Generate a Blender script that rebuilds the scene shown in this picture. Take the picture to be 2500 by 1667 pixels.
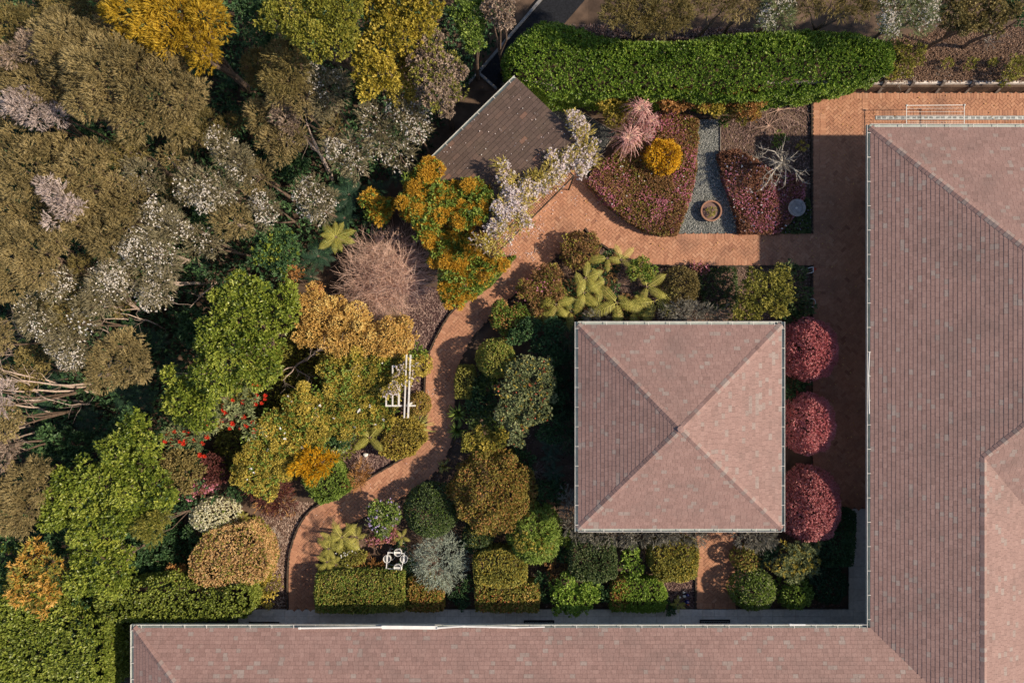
import bpy, math, random
import numpy as np
from mathutils import Vector, Matrix

random.seed(11)
RNG = np.random.default_rng(11)
SC = bpy.context.scene
for o in list(bpy.data.objects):
    bpy.data.objects.remove(o)

# ------------------------------------------------------------------ camera, sky, sun, exposure
CAM_H = 28.0                       # drone height over the garden, metres
FPX = 1736.0                       # focal length in pixels of the 2500 px wide photograph
cam_data = bpy.data.cameras.new('camera')
cam_data.sensor_width = 36.0
cam_data.lens = 36.0 * FPX / 2500.0
cam_data.clip_end = 400.0
cam = bpy.data.objects.new('camera', cam_data)
SC.collection.objects.link(cam)
cam.location = (0, 0, CAM_H)
SC.camera = cam

SUN_EL = math.radians(39.0)
SUN_AZ = math.radians(-6.0)        # measured from +x, counter-clockwise
sun_dir = Vector((math.cos(SUN_EL) * math.cos(SUN_AZ), math.cos(SUN_EL) * math.sin(SUN_AZ), math.sin(SUN_EL)))
world = bpy.data.worlds.new('World')
SC.world = world
world.use_nodes = True
wn = world.node_tree
sky = wn.nodes.new('ShaderNodeTexSky')
sky.sky_type = 'NISHITA'
sky.sun_disc = False
sky.sun_elevation = SUN_EL
sky.sun_rotation = math.radians(90.0) - SUN_AZ
bg = wn.nodes['Background']
bg.inputs['Strength'].default_value = 0.10
wn.links.new(sky.outputs['Color'], bg.inputs['Color'])
sun = bpy.data.lights.new('sun', 'SUN')
sun.energy = 4.8
sun.angle = math.radians(1.4)
sun.color = (1.0, 0.84, 0.64)
sun_ob = bpy.data.objects.new('sun', sun)
SC.collection.objects.link(sun_ob)
sun_ob.rotation_euler = (-sun_dir).to_track_quat('-Z', 'Y').to_euler()
sun_ob.location = sun_dir * 60
SC.view_settings.view_transform = 'Standard'
SC.view_settings.look = 'None'
SC.view_settings.gamma = 1.0
SC.view_settings.use_curve_mapping = False
SC.view_settings.exposure = 0.3

# ------------------------------------------------------------------ helpers
OFF = {0: (0, 0), 1: (0, 0), 2: (620, 0), 3: (1240, 0), 4: (1860, 0), 5: (0, 550), 6: (620, 550), 7: (1240, 550),
       8: (1860, 550), 9: (0, 1107), 10: (620, 1107), 11: (1240, 1107), 12: (1860, 1107)}

def P(px, py, z=0.0):
    s = (CAM_H - z) / FPX
    return Vector(((px - 1250.0) * s, (833.5 - py) * s, z))

def Q(zone, x, y):                 # a point measured on an enlarged survey sheet -> photograph pixel
    if zone == 0:
        return (x, y)
    return (OFF[zone][0] + x / 2.8, OFF[zone][1] + y / 2.8)

def link(o):
    SC.collection.objects.link(o)
    return o

def tag(o, label=None, cat=None, group=None, kind=None):
    if label: o['label'] = label
    if cat: o['category'] = cat
    if group: o['group'] = group
    if kind: o['kind'] = kind
    return o

def empty(name, loc, label, cat, group=None, rz=0.0):
    o = bpy.data.objects.new(name, None)
    o.empty_display_size = 0.3
    o.location = loc
    o.rotation_euler = (0, 0, rz)
    link(o)
    return tag(o, label, cat, group)

def put(name, mesh, mat, parent=None, loc=None):
    o = bpy.data.objects.new(name, mesh)
    if mat is not None and not mesh.materials:
        mesh.materials.append(mat)
    if parent is not None:
        o.parent = parent
    if loc is not None:
        o.location = loc
    return link(o)

def np_mesh(name, V, F, tint=None, smooth=False):
    """V (n,3), F (m,k) with one k."""
    me = bpy.data.meshes.new(name)
    V = np.ascontiguousarray(V, dtype=np.float32)
    F = np.ascontiguousarray(F, dtype=np.int32)
    m, k = F.shape
    me.vertices.add(len(V)); me.vertices.foreach_set('co', V.ravel())
    me.loops.add(m * k); me.loops.foreach_set('vertex_index', F.ravel())
    me.polygons.add(m)
    me.polygons.foreach_set('loop_start', np.arange(0, m * k, k, dtype=np.int32))
    me.polygons.foreach_set('use_smooth', np.full(m, smooth, dtype=bool))
    me.update(calc_edges=True)
    if tint is not None:
        at = me.attributes.new('tint', 'FLOAT', 'FACE')
        at.data.foreach_set('value', np.ascontiguousarray(tint, dtype=np.float32))
    return me

class MB:
    """collects polygons of any size for one mesh"""
    def __init__(self):
        self.v = []; self.f = []; self.t = []
    def add(self, vs, fs, t=0.5):
        b = len(self.v)
        self.v.extend([tuple(x) for x in vs])
        for f in fs:
            self.f.append([i + b for i in f]); self.t.append(t)
    def box(self, c, s, rz=0.0, t=0.5, M=None):
        hx, hy, hz = s[0] / 2, s[1] / 2, s[2] / 2
        cs, sn = math.cos(rz), math.sin(rz)
        vs = []
        for z in (-hz, hz):
            for x, y in ((-hx, -hy), (hx, -hy), (hx, hy), (-hx, hy)):
                vs.append((c[0] + x * cs - y * sn, c[1] + x * sn + y * cs, c[2] + z))
        self.add(vs, [(3, 2, 1, 0), (4, 5, 6, 7), (0, 1, 5, 4), (1, 2, 6, 5), (2, 3, 7, 6), (3, 0, 4, 7)], t)
    def bar(self, a, b, w, h, t=0.5):
        """box beam from a to b, w across, h in the vertical sense"""
        a = Vector(a); b = Vector(b)
        d = (b - a)
        if d.length < 1e-6: return
        d.normalize()
        up = Vector((0, 0, 1)) if abs(d.z) < 0.95 else Vector((0, 1, 0))
        s = d.cross(up).normalized(); u = s.cross(d).normalized()
        vs = []
        for p in (a, b):
            for i, j in ((-1, -1), (1, -1), (1, 1), (-1, 1)):
                vs.append(p + s * (w / 2 * i) + u * (h / 2 * j))
        self.add(vs, [(0, 1, 2, 3), (7, 6, 5, 4), (0, 4, 5, 1), (1, 5, 6, 2), (2, 6, 7, 3), (3, 7, 4, 0)], t)
    def tube(self, pts, rad, n=6, t=0.5, cap=True):
        pts = [Vector(p) for p in pts]
        k = len(pts)
        if not hasattr(rad, '__len__'): rad = [rad] * k
        b = len(self.v)
        ref = Vector((0.31, 0.17, 0.93)).normalized()
        for i, p in enumerate(pts):
            d = (pts[min(i + 1, k - 1)] - pts[max(i - 1, 0)])
            if d.length < 1e-7: d = Vector((0, 0, 1))
            d.normalize()
            s = d.cross(ref)
            if s.length < 1e-3: s = d.cross(Vector((1, 0, 0)))
            s.normalize(); u = s.cross(d)
            for j in range(n):
                a = 2 * math.pi * j / n
                q = p + (s * math.cos(a) + u * math.sin(a)) * rad[i]
                self.v.append((q.x, q.y, q.z))
        for i in range(k - 1):
            for j in range(n):
                self.f.append([b + i * n + j, b + i * n + (j + 1) % n, b + (i + 1) * n + (j + 1) % n, b + (i + 1) * n + j])
                self.t.append(t)
        if cap:
            self.f.append([b + j for j in range(n)][::-1]); self.t.append(t)
            self.f.append([b + (k - 1) * n + j for j in range(n)]); self.t.append(t)
    def lathe(self, prof, n=24, c=(0, 0, 0), t=0.5):
        b = len(self.v)
        for r, z in prof:
            for j in range(n):
                a = 2 * math.pi * j / n
                self.v.append((c[0] + r * math.cos(a), c[1] + r * math.sin(a), c[2] + z))
        for i in range(len(prof) - 1):
            for j in range(n):
                self.f.append([b + i * n + j, b + i * n + (j + 1) % n, b + (i + 1) * n + (j + 1) % n, b + (i + 1) * n + j])
                self.t.append(t)
    def mesh(self, name, smooth=False, origin=(0, 0, 0)):
        me = bpy.data.meshes.new(name)
        ox, oy, oz = origin
        me.from_pydata([(x - ox, y - oy, z - oz) for x, y, z in self.v], [], self.f)
        me.polygons.foreach_set('use_smooth', np.full(len(self.f), smooth, dtype=bool))
        at = me.attributes.new('tint', 'FLOAT', 'FACE')
        at.data.foreach_set('value', np.array(self.t, dtype=np.float32))
        me.update()
        return me
    def build(self, name, mat, parent=None, smooth=False, origin=(0, 0, 0)):
        return put(name, self.mesh(name, smooth, origin), mat, parent)

# ------------------------------------------------------------------ materials
def new_mat(name):
    m = bpy.data.materials.new(name)
    m.use_nodes = True
    nt = m.node_tree
    nt.nodes.clear()
    out = nt.nodes.new('ShaderNodeOutputMaterial')
    return m, nt, out

def ramp(nt, stops, fac):
    r = nt.nodes.new('ShaderNodeValToRGB')
    cr = r.color_ramp
    while len(cr.elements) < len(stops):
        cr.elements.new(0.5)
    for e, (p, c) in zip(cr.elements, stops):
        e.position = p; e.color = (c[0], c[1], c[2], 1)
    nt.links.new(fac, r.inputs['Fac'])
    return r.outputs['Color']

def tint_socket(nt):
    a = nt.nodes.new('ShaderNodeAttribute')
    a.attribute_name = 'tint'
    return a.outputs['Fac']

def math_node(nt, op, a, b=None, clamp=False):
    n = nt.nodes.new('ShaderNodeMath'); n.operation = op; n.use_clamp = clamp
    for i, x in enumerate((a, b)):
        if x is None: continue
        if isinstance(x, (int, float)): n.inputs[i].default_value = x
        else: nt.links.new(x, n.inputs[i])
    return n.outputs[0]

def noise(nt, scale, detail=3, rough=0.55, vec=None, stretch=None):
    g = nt.nodes.new('ShaderNodeNewGeometry')
    v = g.outputs['Position'] if vec is None else vec
    if stretch is not None:
        mp = nt.nodes.new('ShaderNodeMapping'); mp.inputs['Scale'].default_value = stretch
        nt.links.new(v, mp.inputs['Vector']); v = mp.outputs['Vector']
    n = nt.nodes.new('ShaderNodeTexNoise')
    n.inputs['Scale'].default_value = scale
    n.inputs['Detail'].default_value = detail
    n.inputs['Roughness'].default_value = rough
    nt.links.new(v, n.inputs['Vector'])
    return n.outputs['Fac']

def mix(nt, fac, a, b, mode='MIX'):
    n = nt.nodes.new('ShaderNodeMix'); n.data_type = 'RGBA'; n.blend_type = mode
    for s, x in ((n.inputs['Factor'], fac), (n.inputs['A'], a), (n.inputs['B'], b)):
        if isinstance(x, (int, float)): s.default_value = x
        elif isinstance(x, (tuple, list)): s.default_value = (x[0], x[1], x[2], 1)
        else: nt.links.new(x, s)
    return n.outputs['Result']

def bump(nt, height, strength=0.4, dist=0.02):
    b = nt.nodes.new('ShaderNodeBump')
    b.inputs['Strength'].default_value = strength
    b.inputs['Distance'].default_value = dist
    nt.links.new(height, b.inputs['Height'])
    return b.outputs['Normal']

def principled(nt, out, col, rough=0.7, spec=0.3, normal=None, metallic=0.0):
    p = nt.nodes.new('ShaderNodeBsdfPrincipled')
    if isinstance(col, (tuple, list)): p.inputs['Base Color'].default_value = (col[0], col[1], col[2], 1)
    else: nt.links.new(col, p.inputs['Base Color'])
    if isinstance(rough, (int, float)): p.inputs['Roughness'].default_value = rough
    else: nt.links.new(rough, p.inputs['Roughness'])
    p.inputs['Specular IOR Level'].default_value = spec
    p.inputs['Metallic'].default_value = metallic
    if normal is not None: nt.links.new(normal, p.inputs['Normal'])
    if out is not None: nt.links.new(p.outputs[0], out.inputs['Surface'])
    return p.outputs[0]

LEAF = {}
def leaf_mat(name, stops, rough=0.5, spec=0.25, trans=0.22, patch=0.25):
    if name in LEAF: return LEAF[name]
    m, nt, out = new_mat(name)
    t = tint_socket(nt)
    n = noise(nt, 1.3, 2)
    f = math_node(nt, 'ADD', t, math_node(nt, 'MULTIPLY', math_node(nt, 'SUBTRACT', n, 0.5), patch), True)
    c = ramp(nt, stops, f)
    p = principled(nt, None, c, rough, spec)
    tr = nt.nodes.new('ShaderNodeBsdfTranslucent')
    nt.links.new(c, tr.inputs['Color'])
    ms = nt.nodes.new('ShaderNodeMixShader')
    ms.inputs[0].default_value = trans
    nt.links.new(p, ms.inputs[1]); nt.links.new(tr.outputs[0], ms.inputs[2])
    nt.links.new(ms.outputs[0], out.inputs['Surface'])
    LEAF[name] = m
    return m

def plain_mat(name, col, rough=0.6, spec=0.3, var=0.15, scale=8.0, metallic=0.0, bmp=0.0, dark=None):
    m, nt, out = new_mat(name)
    n = noise(nt, scale, 4)
    d = dark if dark else tuple(x * (1 - 2 * var) for x in col)
    l = tuple(min(1, x * (1 + var)) for x in col)
    c = ramp(nt, [(0.3, d), (0.7, l)], n)
    nm = bump(nt, noise(nt, scale * 5, 3), bmp, 0.01) if bmp else None
    principled(nt, out, c, rough, spec, nm, metallic)
    return m

def tinted_mat(name, stops, rough=0.75, spec=0.2, dirt=0.35, dscale=0.9, fine=26.0, streak=None, dcol=(0.03, 0.025, 0.02), bmp=0.3, pale=None):
    """a colour per piece from its tint, blotched with dirt and fine grain"""
    m, nt, out = new_mat(name)
    c = ramp(nt, stops, tint_socket(nt))
    g = noise(nt, fine, 3)
    c = mix(nt, 0.5, c, ramp(nt, [(0.25, (0.55, 0.55, 0.55)), (0.75, (1.25, 1.25, 1.25))], g), 'MULTIPLY')
    n = noise(nt, dscale, 5, 0.65, stretch=streak)
    f = ramp(nt, [(0.5, (0, 0, 0)), (0.78, (dirt, dirt, dirt))], n)
    c = mix(nt, f, c, dcol)
    if pale:
        pf = ramp(nt, [(pale[0], (0, 0, 0)), (pale[0] + 0.09, (pale[1],) * 3)], noise(nt, pale[2], 5, 0.6))
        c = mix(nt, pf, c, pale[3])
    principled(nt, out, c, rough, spec, bump(nt, g, bmp, 0.006))
    return m

# ------------------------------------------------------------------ foliage
def unit(v):
    return v / np.maximum(np.linalg.norm(v, axis=-1, keepdims=True), 1e-9)

def rdirs(n):
    return unit(RNG.normal(size=(n, 3)))

UP = np.array([0.0, 0.0, 1.0])

def leaf_arrays(O, A, k, L, W, spread, seg, tri=False, droop=0.0, tb=None, tv=0.18):
    n = len(O) * k
    o = np.repeat(O, k, 0); a = np.repeat(A, k, 0)
    r = rdirs(n)
    p = unit(r - (r * a).sum(1, keepdims=True) * a)
    th = spread * RNG.uniform(0.3, 1.0, (n, 1))
    d = a * np.cos(th) + p * np.sin(th)
    d[:, 2] -= droop
    d = unit(d)
    base = o + a * (RNG.uniform(-0.2, 1, (n, 1)) * seg)
    l = L * RNG.uniform(0.55, 1.2, (n, 1)); w = W * RNG.uniform(0.7, 1.2, (n, 1))
    nr = unit(a * 0.5 + UP * 0.7 + 0.75 * rdirs(n))
    s = unit(np.cross(d, nr))
    if tb is None: tb = np.full(len(O), 0.5)
    t = np.clip(np.repeat(tb, k) + RNG.normal(size=n) * tv, 0, 1)
    if tri:
        V = np.stack([base - s * w * 0.5, base + s * w * 0.5, base + d * l], 1).reshape(-1, 3)
        return V, np.arange(3 * n).reshape(-1, 3), t
    nn = np.cross(s, d)
    mid = base + d * l * 0.5
    V = np.stack([base, mid + s * w * 0.5 + nn * w * 0.12, base + d * l, mid - s * w * 0.5 + nn * w * 0.12], 1).reshape(-1, 3)
    return V, np.arange(4 * n).reshape(-1, 4), t

KIND = {  # k leaves in a sprig, leaf size, sprig angle, sprig length, sprigs per square metre of footprint
    'needle':  dict(k=10, L=0.098, W=0.019, spread=0.8, seg=0.13, tri=True, dens=430, sub=16, subf=0.36, tv=0.15),
    'feather': dict(k=11, L=0.12, W=0.023, spread=0.65, seg=0.12, tri=True, dens=380, sub=15, subf=0.36, tv=0.14),
    'broad':   dict(k=6, L=0.125, W=0.062, spread=1.15, seg=0.06, dens=210, sub=17, subf=0.30, tv=0.2),
    'medium':  dict(k=6, L=0.09, W=0.045, spread=1.15, seg=0.06, dens=390, sub=16, subf=0.31, tv=0.18),
    'fine':    dict(k=5, L=0.07, W=0.04, spread=1.15, seg=0.03, dens=560, sub=0, subf=0.3, tv=0.18),
    'long':    dict(k=8, L=0.19, W=0.045, spread=1.25, seg=0.04, dens=110, sub=8, subf=0.42, tv=0.14),
    'spike':   dict(k=12, L=0.12, W=0.016, spread=0.8, seg=0.26, tri=True, dens=260, sub=0, subf=0.3, tv=0.15),
    'wisp':    dict(k=9, L=0.125, W=0.020, spread=0.7, seg=0.18, tri=True, dens=300, sub=14, subf=0.36, tv=0.16),
}

def expand(lobes, sub, subf, fmax=1.0):
    out = []
    for (x, y, z, rx, ry, rz) in lobes:
        if sub <= 0:
            out.append((x, y, z, rx, ry, rz)); continue
        out.append((x, y, z, rx * 0.8, ry * 0.8, rz * 0.8))
        ns = max(5, int(sub * min(2.2, max(0.6, (rx + ry) / 2.0))))
        for i in range(ns):
            d = rdirs(1)[0]; d[2] = abs(d[2]) * 1.1 - 0.25
            d = d / np.linalg.norm(d)
            f = RNG.uniform(0.6, fmax * 1.06)
            r = (rx + ry + rz) / 3 * subf * RNG.uniform(0.5, 1.3)
            out.append((x + d[0] * rx * f, y + d[1] * ry * f, z + d[2] * rz * f, r, r, r * 0.8))
    return np.array(out)

def lobe_points(lobes, n, sub, subf, inner=0.3, zmin=-0.45, lump=0.0, fmax=1.0):
    E = expand(lobes, sub, subf, fmax)
    w = E[:, 3] * E[:, 4] + E[:, 3] * E[:, 5] + E[:, 4] * E[:, 5]
    idx = RNG.choice(len(E), size=int(n * 1.9), p=w / w.sum())
    d = rdirs(len(idx))
    low = d[:, 2] < zmin
    d[low, 2] *= -1
    e = E[idx]
    rf = 1 - inner * RNG.uniform(0, 1, (len(idx), 1)) ** 2.2
    if lump:
        rf = rf * (1 + lump * np.sin(d[:, :1] * 9 + e[:, :1] * 3) * np.sin(d[:, 1:2] * 8 + 1.3) + 0.5 * lump * np.sin(d[:, 2:3] * 11 + d[:, :1] * 7))
    p = e[:, :3] + d * e[:, 3:6] * rf
    keep = np.ones(len(p), bool)
    for j in range(len(E)):
        q = (p - E[j, :3]) / E[j, 3:6]
        keep &= ((q * q).sum(1) > 0.5) | (idx == j)
    keep &= p[:, 2] > 0.03
    p = p[keep][:n]; d = d[keep][:n]; e = e[keep][:n]; idx = idx[keep][:n]
    nr = unit(d / e[:, 3:6])
    lt = RNG.normal(size=len(E)) * 0.17
    return p, nr, 0.5 + lt[idx]

def foliage(lobes, kind, origin, dens=1.0, inner=0.3, tb=0.0, out_bias=0.35, up_bias=0.3, lump=0.0, scale=1.0, zmin=-0.45, jit=0.35, **ov):
    K = dict(KIND[kind]); K.update(ov)
    A = sum(math.pi * l[3] * l[4] for l in lobes)
    n = max(20, int(A * K['dens'] * dens / scale ** 1.6))
    p, nr, t = lobe_points(lobes, n, K['sub'], K['subf'], inner, zmin, lump, K.get('fmax', 1.0))
    c = np.mean([l[:3] for l in lobes], axis=0)
    ob = p - c; ob[:, 2] = 0
    ax = unit(nr + unit(ob + 1e-6) * out_bias + UP * up_bias + jit * rdirs(len(p)))
    V, F, tt = leaf_arrays(p, ax, K['k'], K['L'] * scale, K['W'] * scale, K['spread'], K['seg'] * scale, K.get('tri', False), 0.0, t + tb, K['tv'])
    return V - np.array(origin), F, tt

def in_poly(x, y, poly):
    ins = np.zeros(len(x), bool)
    n = len(poly)
    for i in range(n):
        x0, y0 = poly[i]; x1, y1 = poly[(i + 1) % n]
        if y0 == y1: continue
        c = ((y0 > y) != (y1 > y)) & (x < (x1 - x0) * (y - y0) / (y1 - y0) + x0)
        ins ^= c
    return ins

def edge_dist(x, y, poly):
    best = np.full(len(x), 1e9)
    n = len(poly)
    for i in range(n):
        a = np.array(poly[i]); b = np.array(poly[(i + 1) % n])
        ab = b - a; L2 = max(ab @ ab, 1e-9)
        t = np.clip(((x - a[0]) * ab[0] + (y - a[1]) * ab[1]) / L2, 0, 1)
        dx = x - (a[0] + t * ab[0]); dy = y - (a[1] + t * ab[1])
        best = np.minimum(best, np.hypot(dx, dy))
    return best

def wavy(x, y, s, seed=0.0):
    return (np.sin(x * s + seed + 1.7 * np.sin(y * s * 0.7 + seed)) + np.sin(y * s * 1.3 + 2.1 * seed + np.cos(x * s * 0.8)) +
            0.6 * np.sin((x + y) * s * 2.3 + seed * 3) + 0.5 * np.sin((x - 0.6 * y) * s * 3.9 + seed)) / 3.1

def poly_points(poly, n, h, z0=0.0, shoulder=0.25, lump=0.06, lscale=3.0, inner=0.25, sides=True, seed=0.0):
    """points and normals over the top and the sides of a mass of leaves with this outline"""
    pa = np.array(poly)
    x0, y0 = pa.min(0); x1, y1 = pa.max(0)
    per = sum(np.hypot(*(pa[(i + 1) % len(pa)] - pa[i])) for i in range(len(pa)))
    area = 0.5 * abs(sum(pa[i][0] * pa[(i + 1) % len(pa)][1] - pa[(i + 1) % len(pa)][0] * pa[i][1] for i in range(len(pa))))
    ns = int(n * per * h / (per * h + area)) if sides else 0
    nt = n - ns
    m = int(nt * (x1 - x0) * (y1 - y0) / max(area, 1e-6) * 1.15) + 10
    x = RNG.uniform(x0, x1, m); y = RNG.uniform(y0, y1, m)
    k = in_poly(x, y, poly); x = x[k][:nt]; y = y[k][:nt]
    ed = edge_dist(x, y, poly)
    f = np.clip(ed / shoulder, 0, 1)
    top = z0 + h * (0.72 + 0.28 * np.sqrt(1 - (1 - f) ** 2)) + lump * wavy(x, y, lscale, seed) * 1.0
    z = top - inner * RNG.uniform(0, 1, len(x)) ** 2.5
    e = 0.03
    gx = (edge_dist(x + e, y, poly) - ed) / e; gy = (edge_dist(x, y + e, poly) - ed) / e
    wl = (1 - f) * 1.1
    nx = -gx * wl - lump * 8 * (wavy(x + e, y, lscale, seed) - wavy(x - e, y, lscale, seed)) / (2 * e) * 0.12
    ny = -gy * wl - lump * 8 * (wavy(x, y + e, lscale, seed) - wavy(x, y - e, lscale, seed)) / (2 * e) * 0.12
    p = np.stack([x, y, z], 1); nr = unit(np.stack([nx, ny, np.ones(len(x))], 1))
    if ns:
        ccw = sum(pa[i][0] * pa[(i + 1) % len(pa)][1] - pa[(i + 1) % len(pa)][0] * pa[i][1] for i in range(len(pa))) > 0
        L = np.array([np.hypot(*(pa[(i + 1) % len(pa)] - pa[i])) for i in range(len(pa))])
        i = RNG.choice(len(pa), ns, p=L / L.sum())
        u = RNG.uniform(0, 1, (ns, 1))
        a = pa[i]; b = pa[(i + 1) % len(pa)]
        d = unit(b - a)
        o = np.stack([d[:, 1], -d[:, 0]], 1) * (1 if ccw else -1)
        q = a + (b - a) * u
        zz = RNG.uniform(0.05, 0.85, ns)
        off = (wavy(q[:, 0], q[:, 1] + zz * h, lscale * 1.5, seed + 2)[:, None]) * lump - 0.12 * RNG.uniform(0, 1, (ns, 1)) ** 2
        q = q + o * off
        p2 = np.stack([q[:, 0], q[:, 1], z0 + zz * h], 1)
        n2 = unit(np.stack([o[:, 0], o[:, 1], np.full(ns, 0.35)], 1))
        p = np.vstack([p, p2]); nr = np.vstack([nr, n2])
    return p, nr, 0.5 + 0.16 * wavy(p[:, 0], p[:, 1], 2.3, seed + 5)

def mass(poly, kind, h, origin, z0=0.0, dens=1.0, tb=0.0, scale=1.0, up_bias=0.5, **kw):
    K = dict(KIND[kind])
    ov = {k_: kw.pop(k_) for k_ in ('k', 'L', 'W', 'spread', 'seg', 'tv') if k_ in kw}
    K.update(ov)
    pa = np.array(poly)
    area = 0.5 * abs(sum(pa[i][0] * pa[(i + 1) % len(pa)][1] - pa[(i + 1) % len(pa)][0] * pa[i][1] for i in range(len(pa))))
    per = sum(np.hypot(*(pa[(i + 1) % len(pa)] - pa[i])) for i in range(len(pa)))
    n = int((area + 0.6 * per * h) * K['dens'] * dens / scale ** 1.6)
    p, nr, t = poly_points(poly, n, h, z0, **kw)
    ax = unit(nr + UP * up_bias + 0.5 * rdirs(len(p)))
    V, F, tt = leaf_arrays(p, ax, K['k'], K['L'] * scale, K['W'] * scale, K['spread'], K['seg'] * scale, K.get('tri', False), 0.0, t + tb, K['tv'])
    return V - np.array(origin), F, tt

def speckle(p, nr, n, size, origin, tb=0.5, k=4, lift=0.03, clump=0.0, shape=0.8):
    """flower heads on the surface points p"""
    n = min(n, len(p))
    if clump:
        w = np.clip(wavy(p[:, 0], p[:, 1], clump, 4.0) + 0.25 * RNG.normal(size=len(p)) + 0.2, 0.02, None) ** 2 * np.clip(nr[:, 2] + 0.3, 0.05, None)
    else:
        w = np.clip(nr[:, 2] + 0.4, 0.05, None)
    i = RNG.choice(len(p), n, replace=False, p=w / w.sum())
    ax = unit(nr[i] + UP * 0.5 + 0.3 * rdirs(n))
    V, F, t = leaf_arrays(p[i] + ax * lift, ax, k, size, size * shape, 1.25, 0.01, False, 0.0, np.full(n, tb), 0.2)
    return V - np.array(origin), F, t

def limb_tree(origin, lobes, r0=0.09, n_fork=1, bare=0.0, twigs=0, zf=0.35, spread0=0.0):
    """trunk and limbs from the base up into every lobe of the crown, in local coordinates"""
    mb = MB()
    o = Vector(origin)
    c = Vector(np.mean([l[:3] for l in lobes], axis=0))
    fork = o + (Vector((c.x, c.y, c.z)) - o) * zf
    fork += Vector((random.uniform(-.1, .1), random.uniform(-.1, .1), 0))
    mb.tube([o, o.lerp(fork, 0.5) + Vector((random.uniform(-.06, .06), random.uniform(-.06, .06), 0)), fork], [r0 * 1.25, r0, r0 * 0.85], 8)
    for l in lobes:
        e = Vector(l[:3]); e.z += l[5] * 0.2
        m = fork.lerp(e, 0.5) + Vector((random.uniform(-.2, .2), random.uniform(-.2, .2), random.uniform(-.1, .2)))
        mb.tube([fork, m, e], [r0 * 0.7, r0 * 0.45, r0 * 0.2], 6)
        for i in range(4 + twigs):
            d = Vector(rdirs(1)[0]); d.z = abs(d.z) * 0.8
            q = m.lerp(e, random.uniform(0.1, 1.0))
            f = q + Vector((d.x * l[3], d.y * l[4], d.z * l[5])) * random.uniform(0.7, 1.0)
            mb.tube([q, q.lerp(f, 0.5) + Vector((0, 0, 0.06)), f], [r0 * 0.3, r0 * 0.2, r0 * 0.07], 4, cap=False)
    return mb
# ------------------------------------------------------------------ structure materials
M_soil = plain_mat('soil', (0.12, 0.082, 0.06), 0.95, 0.1, 0.3, 1.7, bmp=0.8, dark=(0.06, 0.042, 0.033))
M_mulch = tinted_mat('mulch', [(0, (0.10, 0.06, 0.045)), (0.5, (0.28, 0.19, 0.15)), (1, (0.46, 0.36, 0.29))], 0.9, 0.1, 0.3, 1.4, 40)
M_bark = tinted_mat('bark_mulch', [(0, (0.07, 0.04, 0.04)), (0.5, (0.21, 0.135, 0.12)), (1, (0.36, 0.26, 0.22))], 0.9, 0.1, 0.3, 1.4, 40)
M_dry = tinted_mat('dry_litter', [(0, (0.13, 0.08, 0.055)), (0.5, (0.30, 0.19, 0.13)), (1, (0.47, 0.32, 0.23))], 0.9, 0.1, 0.3, 1.2, 40)
M_gravel = tinted_mat('gravel_stone', [(0, (0.13, 0.14, 0.13)), (0.5, (0.31, 0.32, 0.30)), (1, (0.55, 0.55, 0.52))], 0.85, 0.2, 0.15, 1.2, 30)
M_dgravel = tinted_mat('dark_gravel', [(0, (0.06, 0.065, 0.065)), (0.5, (0.16, 0.17, 0.165)), (1, (0.34, 0.34, 0.32))], 0.85, 0.2, 0.15, 1.2, 30)
M_asphalt = plain_mat('asphalt', (0.018, 0.02, 0.026), 0.9, 0.2, 0.25, 14, bmp=0.6)  # colour darkened to stand in for the shade of the trees
M_mortar = plain_mat('path_bedding', (0.20, 0.125, 0.09), 0.95, 0.1, 0.25, 5)
M_brick = tinted_mat('paver_brick', [(0, (0.27, 0.125, 0.08)), (0.3, (0.40, 0.195, 0.12)), (0.62, (0.475, 0.245, 0.15)), (1, (0.55, 0.315, 0.205))], 0.8, 0.2, 0.5, 0.7, 22, None, (0.085, 0.062, 0.055), 0.3, (0.70, 0.5, 2.6, (0.56, 0.42, 0.34)))
M_slab = tinted_mat('grey_floor_tile', [(0, (0.62, 0.58, 0.54)), (0.5, (0.69, 0.645, 0.60)), (1, (0.75, 0.70, 0.655))], 0.7, 0.3, 0.35, 1.6, 9, None, (0.34, 0.29, 0.26), 0.1)
M_grout = plain_mat('grout', (0.13, 0.12, 0.11), 0.95, 0.1, 0.2, 9)
M_roof = tinted_mat('pink_roof_tile', [(0, (0.235, 0.146, 0.128)), (0.35, (0.29, 0.181, 0.16)), (0.72, (0.33, 0.211, 0.187)), (0.78, (0.285, 0.215, 0.193)), (1, (0.325, 0.258, 0.234))], 0.72, 0.25, 0.6, 0.55, 20, (1.0, 1.0, 0.35), (0.15, 0.11, 0.10), 0.3, (0.66, 0.22, 1.5, (0.38, 0.32, 0.28)))
M_deck = plain_mat('roof_underlay', (0.12, 0.075, 0.065), 0.9, 0.1, 0.2, 5)
M_shingle = tinted_mat('brown_shingle', [(0, (0.085, 0.06, 0.05)), (0.5, (0.135, 0.095, 0.08)), (0.8, (0.18, 0.115, 0.09)), (1, (0.235, 0.13, 0.095))], 0.85, 0.15, 0.3, 0.8, 24, None, (0.16, 0.13, 0.085))
M_gutter = plain_mat('gutter_paint', (0.40, 0.44, 0.42), 0.4, 0.5, 0.10, 3)
M_white = plain_mat('white_paint', (0.78, 0.77, 0.74), 0.4, 0.4, 0.06, 5)
M_offwhite = plain_mat('weathered_white', (0.68, 0.65, 0.61), 0.5, 0.3, 0.12, 9, dark=(0.5, 0.47, 0.43))
M_wall = plain_mat('house_wall', (0.74, 0.68, 0.60), 0.8, 0.2, 0.08, 3)
M_timber = plain_mat('grey_timber', (0.70, 0.64, 0.58), 0.85, 0.15, 0.15, 9, bmp=0.4, dark=(0.48, 0.42, 0.37))
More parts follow.
